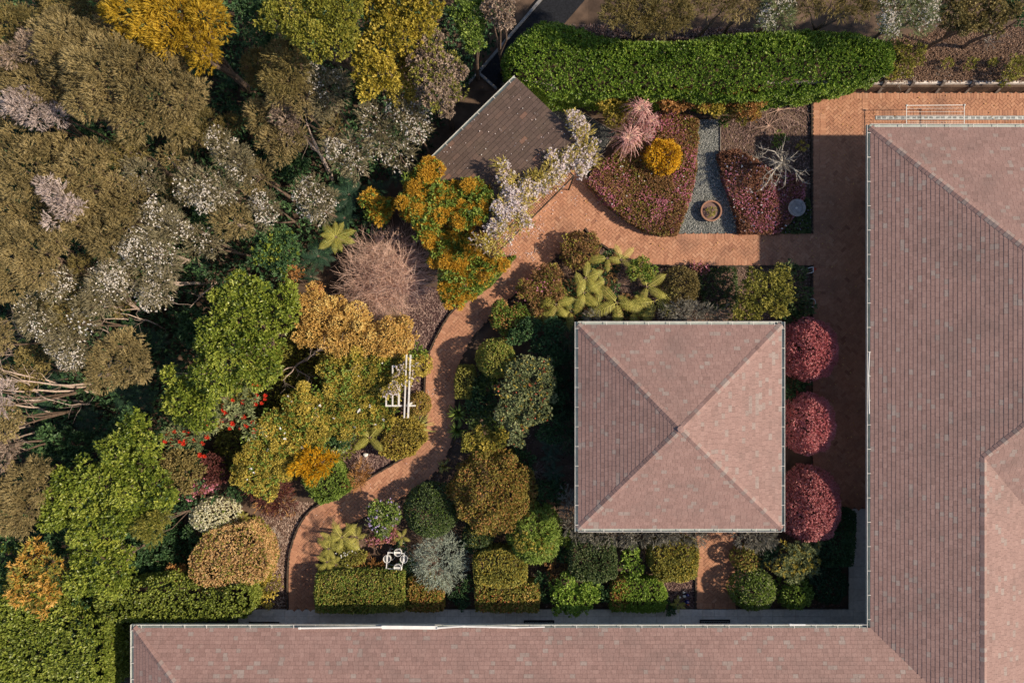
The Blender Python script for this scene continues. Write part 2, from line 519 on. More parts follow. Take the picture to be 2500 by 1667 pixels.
M_post = plain_mat('weathered_post', (0.26, 0.22, 0.19), 0.85, 0.15, 0.2, 9, bmp=0.4)
M_dtimber = plain_mat('dark_timber', (0.085, 0.065, 0.052), 0.9, 0.1, 0.3, 9, bmp=0.4)
M_conc = plain_mat('concrete', (0.27, 0.265, 0.27), 0.8, 0.2, 0.18, 7, bmp=0.3)
M_terra = plain_mat('terracotta', (0.30, 0.16, 0.105), 0.75, 0.25, 0.15, 7, dark=(0.27, 0.14, 0.09))
M_iron = plain_mat('black_iron', (0.018, 0.018, 0.022), 0.45, 0.5, 0.2, 9, metallic=0.3)
M_steel = plain_mat('grating_metal', (0.42, 0.44, 0.44), 0.5, 0.5, 0.15, 9, metallic=0.4)
M_trench = plain_mat('drain_trench', (0.05, 0.05, 0.05), 0.8, 0.2, 0.2, 9)
M_glass = plain_mat('window_glass', (0.05, 0.06, 0.07), 0.08, 0.6, 0.1, 1)
M_barkw = plain_mat('pale_bark', (0.50, 0.40, 0.34), 0.85, 0.15, 0.22, 14, dark=(0.30, 0.22, 0.18))
M_barkb = plain_mat('brown_bark', (0.17, 0.12, 0.09), 0.9, 0.1, 0.25, 12)
M_twig = plain_mat('pink_brown_twig', (0.66, 0.47, 0.38), 0.8, 0.2, 0.2, 9, dark=(0.48, 0.31, 0.24))
M_lichen = plain_mat('lichen_branch', (0.46, 0.43, 0.375), 0.9, 0.1, 0.15, 18, dark=(0.24, 0.21, 0.18))

# ------------------------------------------------------------------ ground
BANK_Y = P(0, 228, 0).y            # foot of the timber retaining wall
BANK_X0 = P(1500, 0, 0).x
BANK_H = 0.46
def ground_z(x, y):
    """flat garden, and a bank one metre up behind the retaining wall that runs out to the west"""
    f = min(1.0, max(0.0, (y - BANK_Y - 0.02) / 0.06))
    g = min(1.0, max(0.0, (x - BANK_X0 + 1.2) / 2.6))
    g = g * g * (3 - 2 * g)
    return f * g * BANK_H

def sheet(name, poly, z, mat, kind='structure', parent=None, inset=None):
    me = bpy.data.meshes.new(name)
    import bmesh
    bm = bmesh.new()
    vs = [bm.verts.new((p[0], p[1], z)) for p in poly]
    f = bm.faces.new(vs)
    if f.normal.z < 0: f.normal_flip()
    bm.normal_update()
    if f.normal.z < 0: f.normal_flip()
    bmesh.ops.triangulate(bm, faces=[f])
    bm.to_mesh(me); bm.free()
    o = put(name, me, mat, parent)
    if kind: o['kind'] = kind
    return o

xs = sorted(set([-260, -120, -60] + [round(-34 + 1.0 * i, 2) for i in range(69)] + [60, 120, 260]))
ys = sorted(set([-260, -120, -60] + [round(-26 + 1.0 * i, 2) for i in range(53)] + [BANK_Y, BANK_Y + 0.09, BANK_Y + 0.1] + [60, 120, 260]))
gv = []; gf = []
for j, y in enumerate(ys):
    for i, x in enumerate(xs):
        z = ground_z(x, y) + 0.03 * math.sin(x * 1.7) * math.sin(y * 1.3) * (1 if y > BANK_Y + 0.5 else 0)
        gv.append((x, y, z - 0.05 if y <= BANK_Y else z - 0.02))
nx = len(xs)
for j in range(len(ys) - 1):
    for i in range(nx - 1):
        gf.append((j * nx + i, j * nx + i + 1, (j + 1) * nx + i + 1, (j + 1) * nx + i))
me = bpy.data.meshes.new('ground'); me.from_pydata(gv, [], gf); me.update()
tag(put('ground', me, M_soil), kind='structure')

def px_poly(zone, pts, z=0.0):
    return [tuple(P(*Q(zone, *p), z)[:2]) for p in pts]

def chips(name, poly, n, size, mat, z=0.0, flat=0.35, kind='stuff', zr=0.02):
    """loose chips or stones lying on a bed: small bent quads or tetrahedra"""
    pa = np.array(poly); x0, y0 = pa.min(0); x1, y1 = pa.max(0)
    x = RNG.uniform(x0, x1, n * 3); y = RNG.uniform(y0, y1, n * 3)
    k = in_poly(x, y, poly); x = x[k][:n]; y = y[k][:n]; n = len(x)
    a = RNG.uniform(0, 6.28, n); l = size * RNG.uniform(0.5, 1.3, n); w = l * RNG.uniform(0.4, 0.9, n)
    zz = z + RNG.uniform(0, zr, n)
    d = np.stack([np.cos(a), np.sin(a), RNG.uniform(-.3, .3, n)], 1); s = np.stack([-np.sin(a), np.cos(a), RNG.uniform(-.3, .3, n)], 1)
    c = np.stack([x, y, zz], 1)
    top = c + UP * (l * flat)[:, None]
    V = np.stack([c + d * l[:, None] / 2, c + s * w[:, None] / 2, c - d * l[:, None] / 2, c - s * w[:, None] / 2, top], 1).reshape(-1, 3)
    b = (np.arange(n) * 5)[:, None]
    F = np.concatenate([b + [0, 1, 4], b + [1, 2, 4], b + [2, 3, 4], b + [3, 0, 4]], 0)
    t = np.tile(np.clip(RNG.normal(0.5, 0.27, n), 0, 1), 4)
    o = put(name, np_mesh(name, V, F, t), mat)
    return tag(o, kind=kind)

# driveway at the top, tree shade put into its asphalt colour
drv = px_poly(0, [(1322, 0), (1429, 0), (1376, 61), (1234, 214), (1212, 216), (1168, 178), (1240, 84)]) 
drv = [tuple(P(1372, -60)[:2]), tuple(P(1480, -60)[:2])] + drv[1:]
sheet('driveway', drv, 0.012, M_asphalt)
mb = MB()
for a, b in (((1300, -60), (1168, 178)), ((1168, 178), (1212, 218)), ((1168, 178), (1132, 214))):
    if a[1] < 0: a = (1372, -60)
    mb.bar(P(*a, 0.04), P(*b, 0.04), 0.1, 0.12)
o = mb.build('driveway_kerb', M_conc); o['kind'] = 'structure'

# beds with their own cover
GRAVEL = px_poly(0, [(1703, 292), (1757, 292), (1757, 380), (1768, 440), (1790, 500), (1809, 571), (1654, 571), (1680, 490), (1695, 446), (1703, 357)])
SHEDGRAVEL = px_poly(0, [(1290, 226), (1350, 236), (1504, 325), (1425, 436), (1402, 470), (1330, 500), (1230, 500), (1270, 300)])
BARK = px_poly(0, [(1060, 700), (1113, 748), (1080, 797), (1056, 846), (1047, 871), (1041, 907), (1038, 961), (1000, 965), (985, 880), (985, 760), (1010, 700)])
BARK2 = px_poly(0, [(1047, 985), (1045, 1050), (1027, 1086), (1000, 1110), (951, 1138), (890, 1174), (846, 1202), (810, 1100), (850, 1060), (960, 1010)])
MULCH = px_poly(0, [(775, 1230), (745, 1261), (724, 1300), (709, 1350), (705, 1411), (705, 1487), (600, 1487), (610, 1400), (620, 1270), (690, 1215)])
MULCH2 = px_poly(0, [(1600, 1400), (1699, 1400), (1699, 1484), (1600, 1484)])
DRYBANK = px_poly(0, [(2180, 90), (2300, 70), (2560, 60), (2560, 203), (2000, 203), (2120, 170)], 0.48)
TWIGBED = px_poly(0, [(1758, 292), (1983, 240), (1983, 570), (1809, 570), (1768, 440), (1758, 380)])
TOPBED = px_poly(0, [(1376, 61), (1560, 60), (2000, 80), (2170, 95), (2000, 110), (1500, 92)], 0.48)
sheet('gravel_path', GRAVEL, 0.0, M_gravel)
chips('gravel', GRAVEL, 9000, 0.055, M_gravel, 0.0)
sheet('shed_gravel_bed', SHEDGRAVEL, -0.01, M_dgravel)
chips('dark_gravel', SHEDGRAVEL, 5000, 0.055, M_dgravel, -0.01)
sheet('bark_bed', BARK, -0.03, M_bark)
sheet('bark_bed', BARK2, -0.03, M_bark)
chips('bark_chips', BARK, 2600, 0.09, M_bark, -0.03, 0.2)
chips('bark_chips', BARK2, 3000, 0.09, M_bark, -0.03, 0.2)
sheet('mulch_bed', MULCH, -0.03, M_mulch)
chips('mulch_chips', MULCH, 4200, 0.085, M_mulch, -0.03, 0.2)
sheet('mulch_bed', MULCH2, -0.03, M_bark)
chips('mulch_chips', MULCH2, 1200, 0.085, M_bark, -0.03, 0.2)
sheet('dry_bank', DRYBANK, BANK_H + 0.03, M_dry)
chips('leaf_litter', DRYBANK, 16000, 0.06, M_dry, BANK_H + 0.03, 0.3, zr=0.06)
chips('leaf_litter', TWIGBED, 4200, 0.09, M_bark, -0.05, 0.25)
chips('leaf_litter', TOPBED, 3500, 0.1, M_bark, BANK_H + 0.0, 0.3, zr=0.05)
SHADEBEDS = px_poly(0, [(1060, 1040), (1400, 780), (1400, 1300), (2000, 1300), (2060, 1484), (800, 1484), (790, 1340)])
chips('leaf_litter', SHADEBEDS, 9000, 0.08, M_bark, -0.05, 0.25)
BED1 = px_poly(0, [(1429, 560), (1540, 640), (1984, 655), (1984, 780), (1200, 780), (1260, 725)])
chips('leaf_litter', BED1, 6000, 0.08, M_bark, -0.05, 0.25)

# ------------------------------------------------------------------ brick paving
L_EDGE = [(1262, 620), (1191, 704), (1149, 732), (1113, 750), (1081, 796), (1056, 846), (1047, 871), (1041, 907), (1038, 961), (1044, 1007), (1043, 1050), (1029, 1083),
          (999, 1111), (952, 1139), (891, 1175), (849, 1203), (813, 1218), (774, 1234), (745, 1261), (724, 1300), (709, 1350), (705, 1411), (706, 1486)]
R_EDGE = [(1429, 556), (1376, 611), (1322, 657), (1254, 718), (1224, 746), (1177, 793), (1149, 829), (1127, 871), (1116, 907), (1111, 961), (1109, 1014), (1107, 1066),
          (1090, 1113), (1059, 1157), (1013, 1193), (956, 1228), (884, 1264), (849, 1280), (815, 1303), (790, 1336), (777, 1371), (772, 1411), (770, 1486)]
T_UP = [(1984, 571), (1668, 571), (1626, 573), (1590, 566), (1551, 549), (1497, 510), (1450, 458), (1425, 430)]
T_LOW = [(1984, 648), (1686, 648), (1597, 646), (1547, 636), (1504, 618), (1454, 586), (1429, 556)]

def smooth_line(pts, step=0.06, it=2):
    p = [np.array(P(*q)[:2]) for q in pts]
    for _ in range(it):
        r = [p[0]]
        for a, b in zip(p[:-1], p[1:]):
            r += [a * 0.75 + b * 0.25, a * 0.25 + b * 0.75]
        r.append(p[-1]); p = r
    return p

l_edge = smooth_line(L_EDGE); r_edge = smooth_line(R_EDGE); t_up = smooth_line(T_UP); t_low = smooth_line(T_LOW)
TERR = [P(1402, 430), P(1255, 590)]
winding = [tuple(p) for p in l_edge] + [tuple(p) for p in r_edge[::-1]]
top_path = [tuple(p) for p in t_up] + [tuple(p) for p in t_low[::-1]]
terrace = [tuple(P(1425, 430)[:2]), tuple(P(1402, 405)[:2]), tuple(P(1170, 600)[:2]), tuple(P(1165, 690)[:2]), tuple(P(1191, 704)[:2]), tuple(P(1262, 716)[:2]),
           tuple(P(1322, 657)[:2]), tuple(P(1376, 611)[:2]), tuple(P(1429, 556)[:2]), tuple(P(1470, 590)[:2]), tuple(P(1560, 556)[:2]), tuple(P(1497, 512)[:2]), tuple(P(1450, 459)[:2])]
plaza = [tuple(P(*q)[:2]) for q in ((1984, 229), (2560, 229), (2560, 330), (2150, 330), (2150, 1240), (1984, 1240))]
south = [tuple(P(*q)[:2]) for q in ((1701, 1270), (1793, 1270), (1793, 1484), (1701, 1484))]
REGIONS = [winding, top_path, terrace, plaza, south]

BW = 0.112          # half length of a brick, joint included
def inside_any(x, y):
    k = np.zeros(len(x), bool)
    for r in REGIONS: k |= in_poly(x, y, r)
    return k

paving = sheet('brick_paving', plaza, 0.0, M_mortar)
for i, r in enumerate((winding, top_path, terrace, south)):
    sheet('bedding', r, 0.004 * (i + 1), M_mortar, kind=None, parent=paving)

def brick_mesh(l, w, h, t, name='brick'):
    mb = MB()
    b = 0.004
    x, y = l / 2, w / 2
    vs = [(-x, -y, 0), (x, -y, 0), (x, y, 0), (-x, y, 0), (-x, -y, h - b), (x, -y, h - b), (x, y, h - b), (-x, y, h - b),
          (-x + b, -y + b, h), (x - b, -y + b, h), (x - b, y - b, h), (-x + b, y - b, h)]
    fs = [(0, 1, 5, 4), (1, 2, 6, 5), (2, 3, 7, 6), (3, 0, 4, 7), (4, 5, 9, 8), (5, 6, 10, 9), (6, 7, 11, 10), (7, 4, 8, 11), (8, 9, 10, 11)]
    mb.add(vs, fs, t)
    return mb.mesh(name)

bricks = []         # (x, y, angle, height, tint, border?)
ang = math.radians(45)
ca, sa = math.cos(ang), math.sin(ang)
R = 260
ii, jj = np.meshgrid(np.arange(-R, R), np.arange(-R, R), indexing='ij')
ii = ii.ravel(); jj = jj.ravel()
m = (ii - jj) % 4
for kind_, off, a in ((0, (1.0, 0.5), 0.0), (3, (0.5, 1.0), math.pi / 2)):
    k = m == kind_
    u = (ii[k] + off[0]) * BW; v = (jj[k] + off[1]) * BW
    x = u * ca - v * sa; y = u * sa + v * ca
    s = (abs(x) < 21.0) & (abs(y) < 14.2)
    x = x[s]; y = y[s]
    s = inside_any(x, y)
    x = x[s]; y = y[s]
    for X, Y in zip(x, y):
        bricks.append((X, Y, ang + a, 0.048 + random.uniform(-0.003, 0.003), min(1, max(0, random.gauss(0.5, 0.15)))))

def border(line, side, inset=0.115, closed=False, lift=0.0, length=0.225):
    """soldier course of bricks laid square to an edge"""
    pts = [np.array(p) for p in line]
    seg = [np.linalg.norm(b - a) for a, b in zip(pts[:-1], pts[1:])]
    tot = sum(seg); n = max(1, int(tot / BW)); st = tot / n
    i = 0; acc = 0.0
    for q in range(n):
        s = (q + 0.5) * st
        while i < len(seg) - 1 and acc + seg[i] < s:
            acc += seg[i]; i += 1
        f = (s - acc) / seg[i]
        p = pts[i] + (pts[i + 1] - pts[i]) * f
        d = (pts[i + 1] - pts[i]) / seg[i]
        nrm = np.array([-d[1], d[0]]) * side
        c = p + nrm * inset
        bricks.append((c[0], c[1], math.atan2(nrm[1], nrm[0]), 0.053 + lift * 0.3 + random.uniform(-0.003, 0.003), min(1, max(0, random.gauss(0.5, 0.15)))))

def pl(*q): return [np.array(P(*a)[:2]) for a in q]
border(l_edge[3:], 1); border(r_edge[8:], -1)
border(t_up[:-1], 1); border(t_low, -1)
border(pl((1984, 229), (1984, 571)), 1); border(pl((1984, 648), (1984, 1240)), 1)
border(pl((1998.5, 236), (2520, 236)), -1, inset=0.0)
border(pl((2006, 250), (2006, 1236)), 1, inset=0.02, lift=0.003)
border(pl((2110, 244), (2110, 322)), 1, inset=0.0, lift=0.004)
border(pl((2130, 277), (2520, 277)), -1, inset=0.0, lift=0.004)
border(pl((2130, 299), (2520, 299)), -1, inset=0.0, lift=0.004)
border(pl((1701, 1300), (1701, 1484)), 1); border(pl((1793, 1300), (1793, 1484)), -1)
border(pl((1701, 1477), (1793, 1477)), 1, inset=0.0, lift=0.004)
border(pl((1426, 470), (1500, 560)), 1, inset=0.0, lift=0.002)

bricks.sort(key=lambda b: (b[0] - 1.5) ** 2 + (b[1] - 4.0) ** 2)
TB = 10
bm_h = [brick_mesh(2 * BW - 0.006, BW - 0.006, 0.05, (i + 0.5) / TB) for i in range(TB)]
for m_ in bm_h: m_.materials.append(M_brick)
BASEZ = 0.02
vis = [b for b in bricks if abs(b[0]) < 20.6 and abs(b[1]) < 13.9]
for (x, y, a, h, t) in vis[:300]:
    o = bpy.data.objects.new('brick', bm_h[min(TB - 1, int(t * TB))])
    o.location = (x, y, BASEZ + h - 0.05)
    o.rotation_euler = (random.gauss(0, 0.006), random.gauss(0, 0.006), a + random.gauss(0, 0.008))
    o.parent = paving; link(o)
rest = vis[300:]
tpl = np.array([v.co[:] for v in bm_h[0].vertices]); tf = np.array([list(p.vertices) for p in bm_h[0].polygons])
B = np.array(rest)
a = B[:, 2] + RNG.normal(0, 0.008, len(B))
c, s = np.cos(a)[:, None], np.sin(a)[:, None]
tlt = RNG.normal(0, 0.012, (len(B), 2))
X = tpl[None, :, 0] * c - tpl[None, :, 1] * s + B[:, 0:1]
Y = tpl[None, :, 0] * s + tpl[None, :, 1] * c + B[:, 1:2]
Zb = tpl[None, :, 2] + (B[:, 3:4] - 0.05 + BASEZ) + tpl[None, :, 0] * tlt[:, :1] + tpl[None, :, 1] * tlt[:, 1:]
V = np.stack([X, Y, Zb], 2).reshape(-1, 3)
F = (tf[None] + (np.arange(len(B)) * len(tpl))[:, None, None]).reshape(-1, 4)
o = put('bricks', np_mesh('bricks', V, F, np.repeat(B[:, 4], len(tf))), M_brick, paving)
o['kind'] = 'stuff'

# timber and brick edgings
def edging(name, line, w, h, mat, z0=-0.05):
    mb = MB()
    for a, b in zip(line[:-1], line[1:]):
        mb.bar((a[0], a[1], z0 + h / 2), (b[0], b[1], z0 + h / 2), w, h)
    o = mb.build(name, mat); o['kind'] = 'structure'
    return o
def offset(line, d):
    r = []
    for i, p in enumerate(line):
        a = line[max(0, i - 1)]; b = line[min(len(line) - 1, i + 1)]
        t = (b - a) / np.linalg.norm(b - a)
        r.append(p + np.array([-t[1], t[0]]) * d)
    return r
edging('path_edging', offset(l_edge[8:], -0.035), 0.05, 0.16, M_dtimber)
edging('path_edging', offset(r_edge[4:], 0.035), 0.05, 0.11, M_dtimber)
edging('path_edging', offset(t_low, 0.035), 0.05, 0.12, M_dtimber)
edging('gravel_edging', pl((1703, 292), (1703, 357), (1695, 446), (1680, 490), (1655, 569)), 0.03, 0.12, M_post)
edging('gravel_edging', pl((1758, 292), (1758, 380), (1769, 440), (1791, 500), (1809, 569)), 0.03, 0.12, M_post)
edging('bed_edging', pl((1350, 236), (1430, 280), (1504, 325), (1425, 436)), 0.03, 0.08, M_post)
edging('bed_edging', pl((1981, 240), (1981, 568)), 0.05, 0.12, M_dtimber)
edging('bed_edging', pl((1981, 651), (1981, 1240)), 0.05, 0.12, M_dtimber)
edging('bed_edging', pl((1698, 1296), (1698, 1484)), 0.06, 0.12, M_dtimber)
edging('bed_edging', pl((1796, 1296), (1796, 1484)), 0.06, 0.12, M_dtimber)

# grey tiled walk along the houses
walk = [tuple(P(*q)[:2]) for q in ((300, 1486), (2070, 1484), (2070, 1240), (2150, 1240), (2150, 1560), (300, 1560))]
walk_ob = sheet('tiled_walk', walk, 0.012, M_grout)
TSX = 28.3 / 62.0
def slab(x0, y0, x1, y1):
    t = min(1, max(0, random.gauss(0.5, 0.22)))
    g = 0.006
    mb = MB(); cx, cy = (x0 + x1) / 2, (y0 + y1) / 2
    me = brick_mesh(x1 - x0 - g, y1 - y0 - g, 0.05, t, 'paving_tile')
    o = put('paving_tile', me, M_slab, walk_ob, (cx, cy, random.uniform(-0.001, 0.002)))
    o.rotation_euler = (random.gauss(0, 0.002), random.gauss(0, 0.002), 0)
r0, r1, r2 = P(0, 1486).y, P(0, 1502.5).y, P(0, 1531).y
x = P(583, 0).x
while x < P(2068, 0).x:
    slab(x, r1, x + TSX, r0); slab(x, r2, x + TSX, r1)
    x += TSX
cx0 = x
for k in range(13):
    ytop = P(0, 1241).y - k * (TSX * 0.985)
    if ytop < r2 + 0.1: break
    slab(cx0, max(r2, ytop - TSX * 0.985), cx0 + TSX, ytop)
    slab(cx0 + TSX, max(r2, ytop - TSX * 0.985), cx0 + 2 * TSX, ytop)
    if ytop > r0 + 0.05: slab(P(2071, 0).x, max(r0, ytop - TSX * 0.985), cx0, ytop)

# ------------------------------------------------------------------ roofs
PITCH = 0.325
EXPO, TLEN = 0.137, 0.19

def clip_poly(p, a, b):
    """keep the part of polygon p left of the line a->b"""
    out = []
    n = len(p)
    for i in range(n):
        q, r = p[i], p[(i + 1) % n]
        sq = (b[0] - a[0]) * (q[1] - a[1]) - (b[1] - a[1]) * (q[0] - a[0])
        sr = (b[0] - a[0]) * (r[1] - a[1]) - (b[1] - a[1]) * (r[0] - a[0])
        if sq >= 0: out.append(q)
        if (sq > 0 > sr) or (sq < 0 < sr):
            t = sq / (sq - sr)
            out.append((q[0] + (r[0] - q[0]) * t, q[1] + (r[1] - q[1]) * t))
    return out

def tile_plane(poly3, store, expo=EXPO, tl=TLEN, thick=0.010, view=None, tan=0.07, seam=0.5, v0=0.0):
    """poly3: counter-clockwise seen from above, first edge along the eave. Collects wedge-shaped tiles."""
    p = [Vector(q) for q in poly3]
    u = (p[1] - p[0]).normalized()
    nrm = u.cross(p[-1] - p[0]).normalized()
    if nrm.z < 0: nrm = -nrm
    v = nrm.cross(u).normalized()
    o = p[0]
    flat = [((q - o).dot(u), (q - o).dot(v)) for q in p]
    ar = sum(flat[i][0] * flat[(i + 1) % len(flat)][1] - flat[(i + 1) % len(flat)][0] * flat[i][1] for i in range(len(flat)))
    if ar < 0: flat = flat[::-1]
    us = [q[0] for q in flat]; vs = [q[1] for q in flat]
    nrow = int((max(vs) - v0) / expo) + 1
    for r in range(nrow):
        va = v0 + r * expo; vb = va + expo
        x = min(us) - random.uniform(0.2, 1.0) * tl
        while x < max(us):
            w = tl * random.choice((0.8, 1.0, 1.0, 1.25))
            rect = [(x, va), (x + w, va), (x + w, vb), (x, vb)]
            c3 = o + u * (x + w / 2) + v * (va + expo / 2)
            x0_ = x; x += w
            if view is not None and not view(c3): continue
            q = rect; cut = False
            for i in range(len(flat)):
                a, b = flat[i], flat[(i + 1) % len(flat)]
                q2 = clip_poly(q, a, b)
                if len(q2) != len(q) or any(abs(m_[0] - n_[0]) + abs(m_[1] - n_[1]) > 1e-9 for m_, n_ in zip(q2, q)): cut = True
                q = q2
                if len(q) < 3: break
            if len(q) < 3: continue
            aa = 0.5 * abs(sum(q[i][0] * q[(i + 1) % len(q)][1] - q[(i + 1) % len(q)][0] * q[i][1] for i in range(len(q))))
            if aa < 0.0012: continue
            t = random.uniform(0.8, 1.0) if random.random() < tan else min(0.72, max(0, random.gauss(0.42, 0.13)))
            h = thick * random.uniform(0.85, 1.2)
            store.append(dict(o=o, u=u, v=v, n=nrm, q=q, va=va, h=h, t=t, cut=cut, c=c3, w=w, x=x0_))

def tile_geo(d, local=False):
    q = d['q']; g = 0.0025
    cx = sum(a[0] for a in q) / len(q); cy = sum(a[1] for a in q) / len(q)
    top = []; bot = []
    for (a, b) in q:
        a2 = a + (g if a < cx else -g)
        z = d['h'] * (1 - 0.8 * (b - d['va']) / EXPO)
        top.append((a2, b, z)); bot.append((a2, b, -0.02))
    n = len(q)
    vs = top + bot
    fs = [tuple(range(n))] + [(i + n, (i + 1) % n + n, (i + 1) % n, i) for i in range(n)]
    if local: return vs, fs
    return [d['o'] + d['u'] * a + d['v'] * b + d['n'] * c for a, b, c in vs], fs

def lay_tiles(store, parent, mat, focus, limit=300, name='roof_tile', rest_name='roof_tiles'):
    whole = [d for d in store if not d['cut']]
    whole.sort(key=lambda d: (d['c'] - focus).length)
    pick = whole[:limit]
    ids = set(id(d) for d in pick)
    cache = {}
    for d in pick:
        key = (round(d['w'], 3), int(d['t'] * 10))
        if key not in cache:
            vs, fs = tile_geo(d, True)
            x0 = d['x']; y0 = d['va']
            mb = MB(); mb.add([(a - x0, b - y0, c) for a, b, c in vs], fs, d['t'])
            cache[key] = mb.mesh(name); cache[key].materials.append(mat)
        o = bpy.data.objects.new(name, cache[key])
        Mx = Matrix.Identity(4)
        pos = d['o'] + d['u'] * d['x'] + d['v'] * d['va']
        for i in range(3):
            Mx[i][0] = d['u'][i]; Mx[i][1] = d['v'][i]; Mx[i][2] = d['n'][i]; Mx[i][3] = pos[i]
        o.parent = parent
        o.matrix_local = Mx
        link(o)
    mb = MB()
    for d in store:
        if id(d) in ids: continue
        vs, fs = tile_geo(d); mb.add(vs, fs, d['t'])
    o = mb.build(rest_name, mat, parent); o['kind'] = 'stuff'

def caps(a, b, na, nb, parent, mat, name='hip_tile', step=0.155, wide=0.12, limit=400, view=None):
    """bent cap tiles lapped up a hip or along a ridge; na, nb are the two roof plane normals"""
    a = Vector(a); b = Vector(b)
    d = (b - a); L = d.length; d.normalize()
    s1 = na.cross(d).normalized(); s2 = nb.cross(d).normalized()
    if s1.z > 0: s1 = -s1
    if s2.z > 0: s2 = -s2
    up = (na + nb).normalized()
    n = int(L / step)
    for i in range(n):
        p = a + d * (i * step)
        if view is not None and not view(p): continue
        f = p + d * (step * 1.15)
        h0 = 0.026; h1 = 0.019; th = 0.01
        mb = MB()
        w = wide * random.uniform(0.95, 1.05)
        vs = [p + s1 * w + up * (h0 - 0.01), p + up * (h0 + 0.008), p + s2 * w + up * (h0 - 0.01), f + s1 * w + up * (h1 - 0.01), f + up * (h1 + 0.008), f + s2 * w + up * (h1 - 0.01),
              p + s1 * w + up * (h0 - 0.01 - th - 0.03), p + up * (h0 - th - .03), p + s2 * w + up * (h0 - 0.01 - th - 0.03), f + s1 * w + up * (h1 - 0.01 - th), f + s2 * w + up * (h1 - 0.01 - th)]
        fs = [(0, 3, 4, 1), (1, 4, 5, 2), (0, 1, 7, 6), (1, 2, 8, 7), (0, 6, 9, 3), (2, 5, 10, 8)]
        t = random.uniform(0.78, 1.0) if random.random() < 0.3 else min(0.7, max(0, random.gauss(0.4, 0.17)))
        mb.add([q - p for q in vs], fs, t)
        o = put(name, mb.mesh(name), mat, parent, p)

def in_view(c):
    s = FPX / (CAM_H - c.z)
    return abs(c.x * s) < 1300 and abs(c.y * s) < 880

def plane_n(p):
    p = [Vector(q) for q in p]
    n = (p[1] - p[0]).cross(p[-1] - p[0]).normalized()
    return n if n.z > 0 else -n

def gutter(a, b, out, parent, nbr, water=False):
    """open channel along an eave from a to b; out points away from the roof"""
    a = Vector(a); b = Vector(b); out = Vector(out)
    d = (b - a).normalized()
    g = MB()
    W = 0.115; H = 0.10; T = 0.012
    def strip(o0, o1, z0, z1, t):
        vs = []
        for p in (a, b):
            vs += [p + out * o0 + Vector((0, 0, z0)), p + out * o1 + Vector((0, 0, z0)), p + out * o1 + Vector((0, 0, z1)), p + out * o0 + Vector((0, 0, z1))]
        g.add(vs, [(0, 1, 2, 3), (7, 6, 5, 4), (0, 4, 5, 1), (1, 5, 6, 2), (2, 6, 7, 3), (3, 7, 4, 0)], t)
    strip(0.0, T, -H, -0.005, 0.5); strip(T, W - T, -H, -H + T, 0.4); strip(W - T, W, -H, 0.0, 0.6)
    go = g.build('gutter', M_gutter, parent)
    lip = MB()
    lip.bar(a + out * (W - 0.008) + Vector((0, 0, 0.008)), b + out * (W - 0.008) + Vector((0, 0, 0.008)), 0.015, 0.012)
    lip.build('gutter_lip', M_offwhite, go)
    L = (b - a).length; n = max(2, int(L / nbr))
    bm_ = MB(); bm_.box((0, 0, 0), (0.018, W + 0.012, 0.010))
    me_ = bm_.mesh('gutter_bracket'); me_.materials.append(M_offwhite)
    for i in range(n + 1):
        p = a + d * (L * (i + 0.35) / (n + 0.7)) + out * (W / 2 - 0.01) + Vector((0, 0, 0.014))
        o = bpy.data.objects.new('gutter_bracket', me_); o.location = p
        o.rotation_euler = (0, 0, math.atan2(d.y, d.x)); o.parent = go; link(o)
    return go

# the long house: an L of two wings round the garden
ZE = 2.52
xw, yn, ys_, xwest = 12.84, 7.67, -10.25, -13.55
def roof_z(dd): return ZE + PITCH * dd
house = empty('house', (16.2, -4.0, 0), 'large L-shaped house with pink tiled hip roofs round two sides of the garden', 'house')
hl = Vector((16.2, -4.0, 0))
roof = empty('roof', (0, 0, 0), None, None); roof.parent = house; roof.location = -hl
A_ = (xw, yn, ZE); B_ = (xw + 15, yn, ZE); AP = (xw + 7.5, yn - 7.5, roof_z(7.5))
C_ = (xw + 3.35, -3.98, roof_z(3.35)); X_ = (xw, -3.98, ZE)
D_ = (xw + 3.35, ys_ - 3.35, roof_z(3.35)); E_ = (xw, ys_, ZE)
G_ = (xwest, ys_, ZE); H_ = (xwest + 3.35, ys_ - 3.35, roof_z(3.35)); I_ = (xwest, ys_ - 6.7, ZE)
V_ = (xw + 6.7, -3.98 - 3.35, ZE); SE_ = (xw + 6.7, ys_ - 6.7, ZE); SB_ = (xw + 15, V_[1], ZE)
planes = {'west_a': [X_, A_, AP, C_], 'west_b': [E_, X_, C_, D_], 'north': [A_, B_, AP], 'south_block': [SB_, V_, C_, AP],
          'wing_east': [V_, SE_, D_, C_], 'bottom_north': [E_, G_, H_, D_], 'bottom_west': [G_, I_, H_], 'bottom_south': [I_, SE_, D_, H_], 'block_east': [B_, SB_, AP]}
mb = MB()
for nm, pl_ in planes.items():
    n_ = plane_n(pl_)
    mb.add([Vector(q) - n_ * 0.03 for q in pl_], [list(range(len(pl_)))], 0.3)
dk = mb.build('roof_deck', M_deck, roof)
st = []
tile_plane([A_, X_, C_, AP], st, view=in_view, v0=0)
tile_plane([X_, E_, D_, C_], st, view=in_view, v0=0)
tile_plane([B_, A_, AP], st, view=in_view, tan=0.07)
tile_plane([V_, SB_, AP, C_], st, view=in_view, tan=0.07)
tile_plane([SE_, V_, C_, D_], st, view=in_view, tan=0.09)
tile_plane([E_, G_, H_, D_], st, view=in_view, tan=0.07)
tile_plane([G_, I_, H_], st, view=in_view)
lay_tiles(st, roof, M_roof, Vector((14.0, -1.0, 3)), 300)
nW, nN, nS, nE = plane_n(planes['west_b']), plane_n(planes['north']), plane_n(planes['south_block']), plane_n(planes['wing_east'])
caps(A_, AP, nW, nN, roof, M_roof, view=in_view)
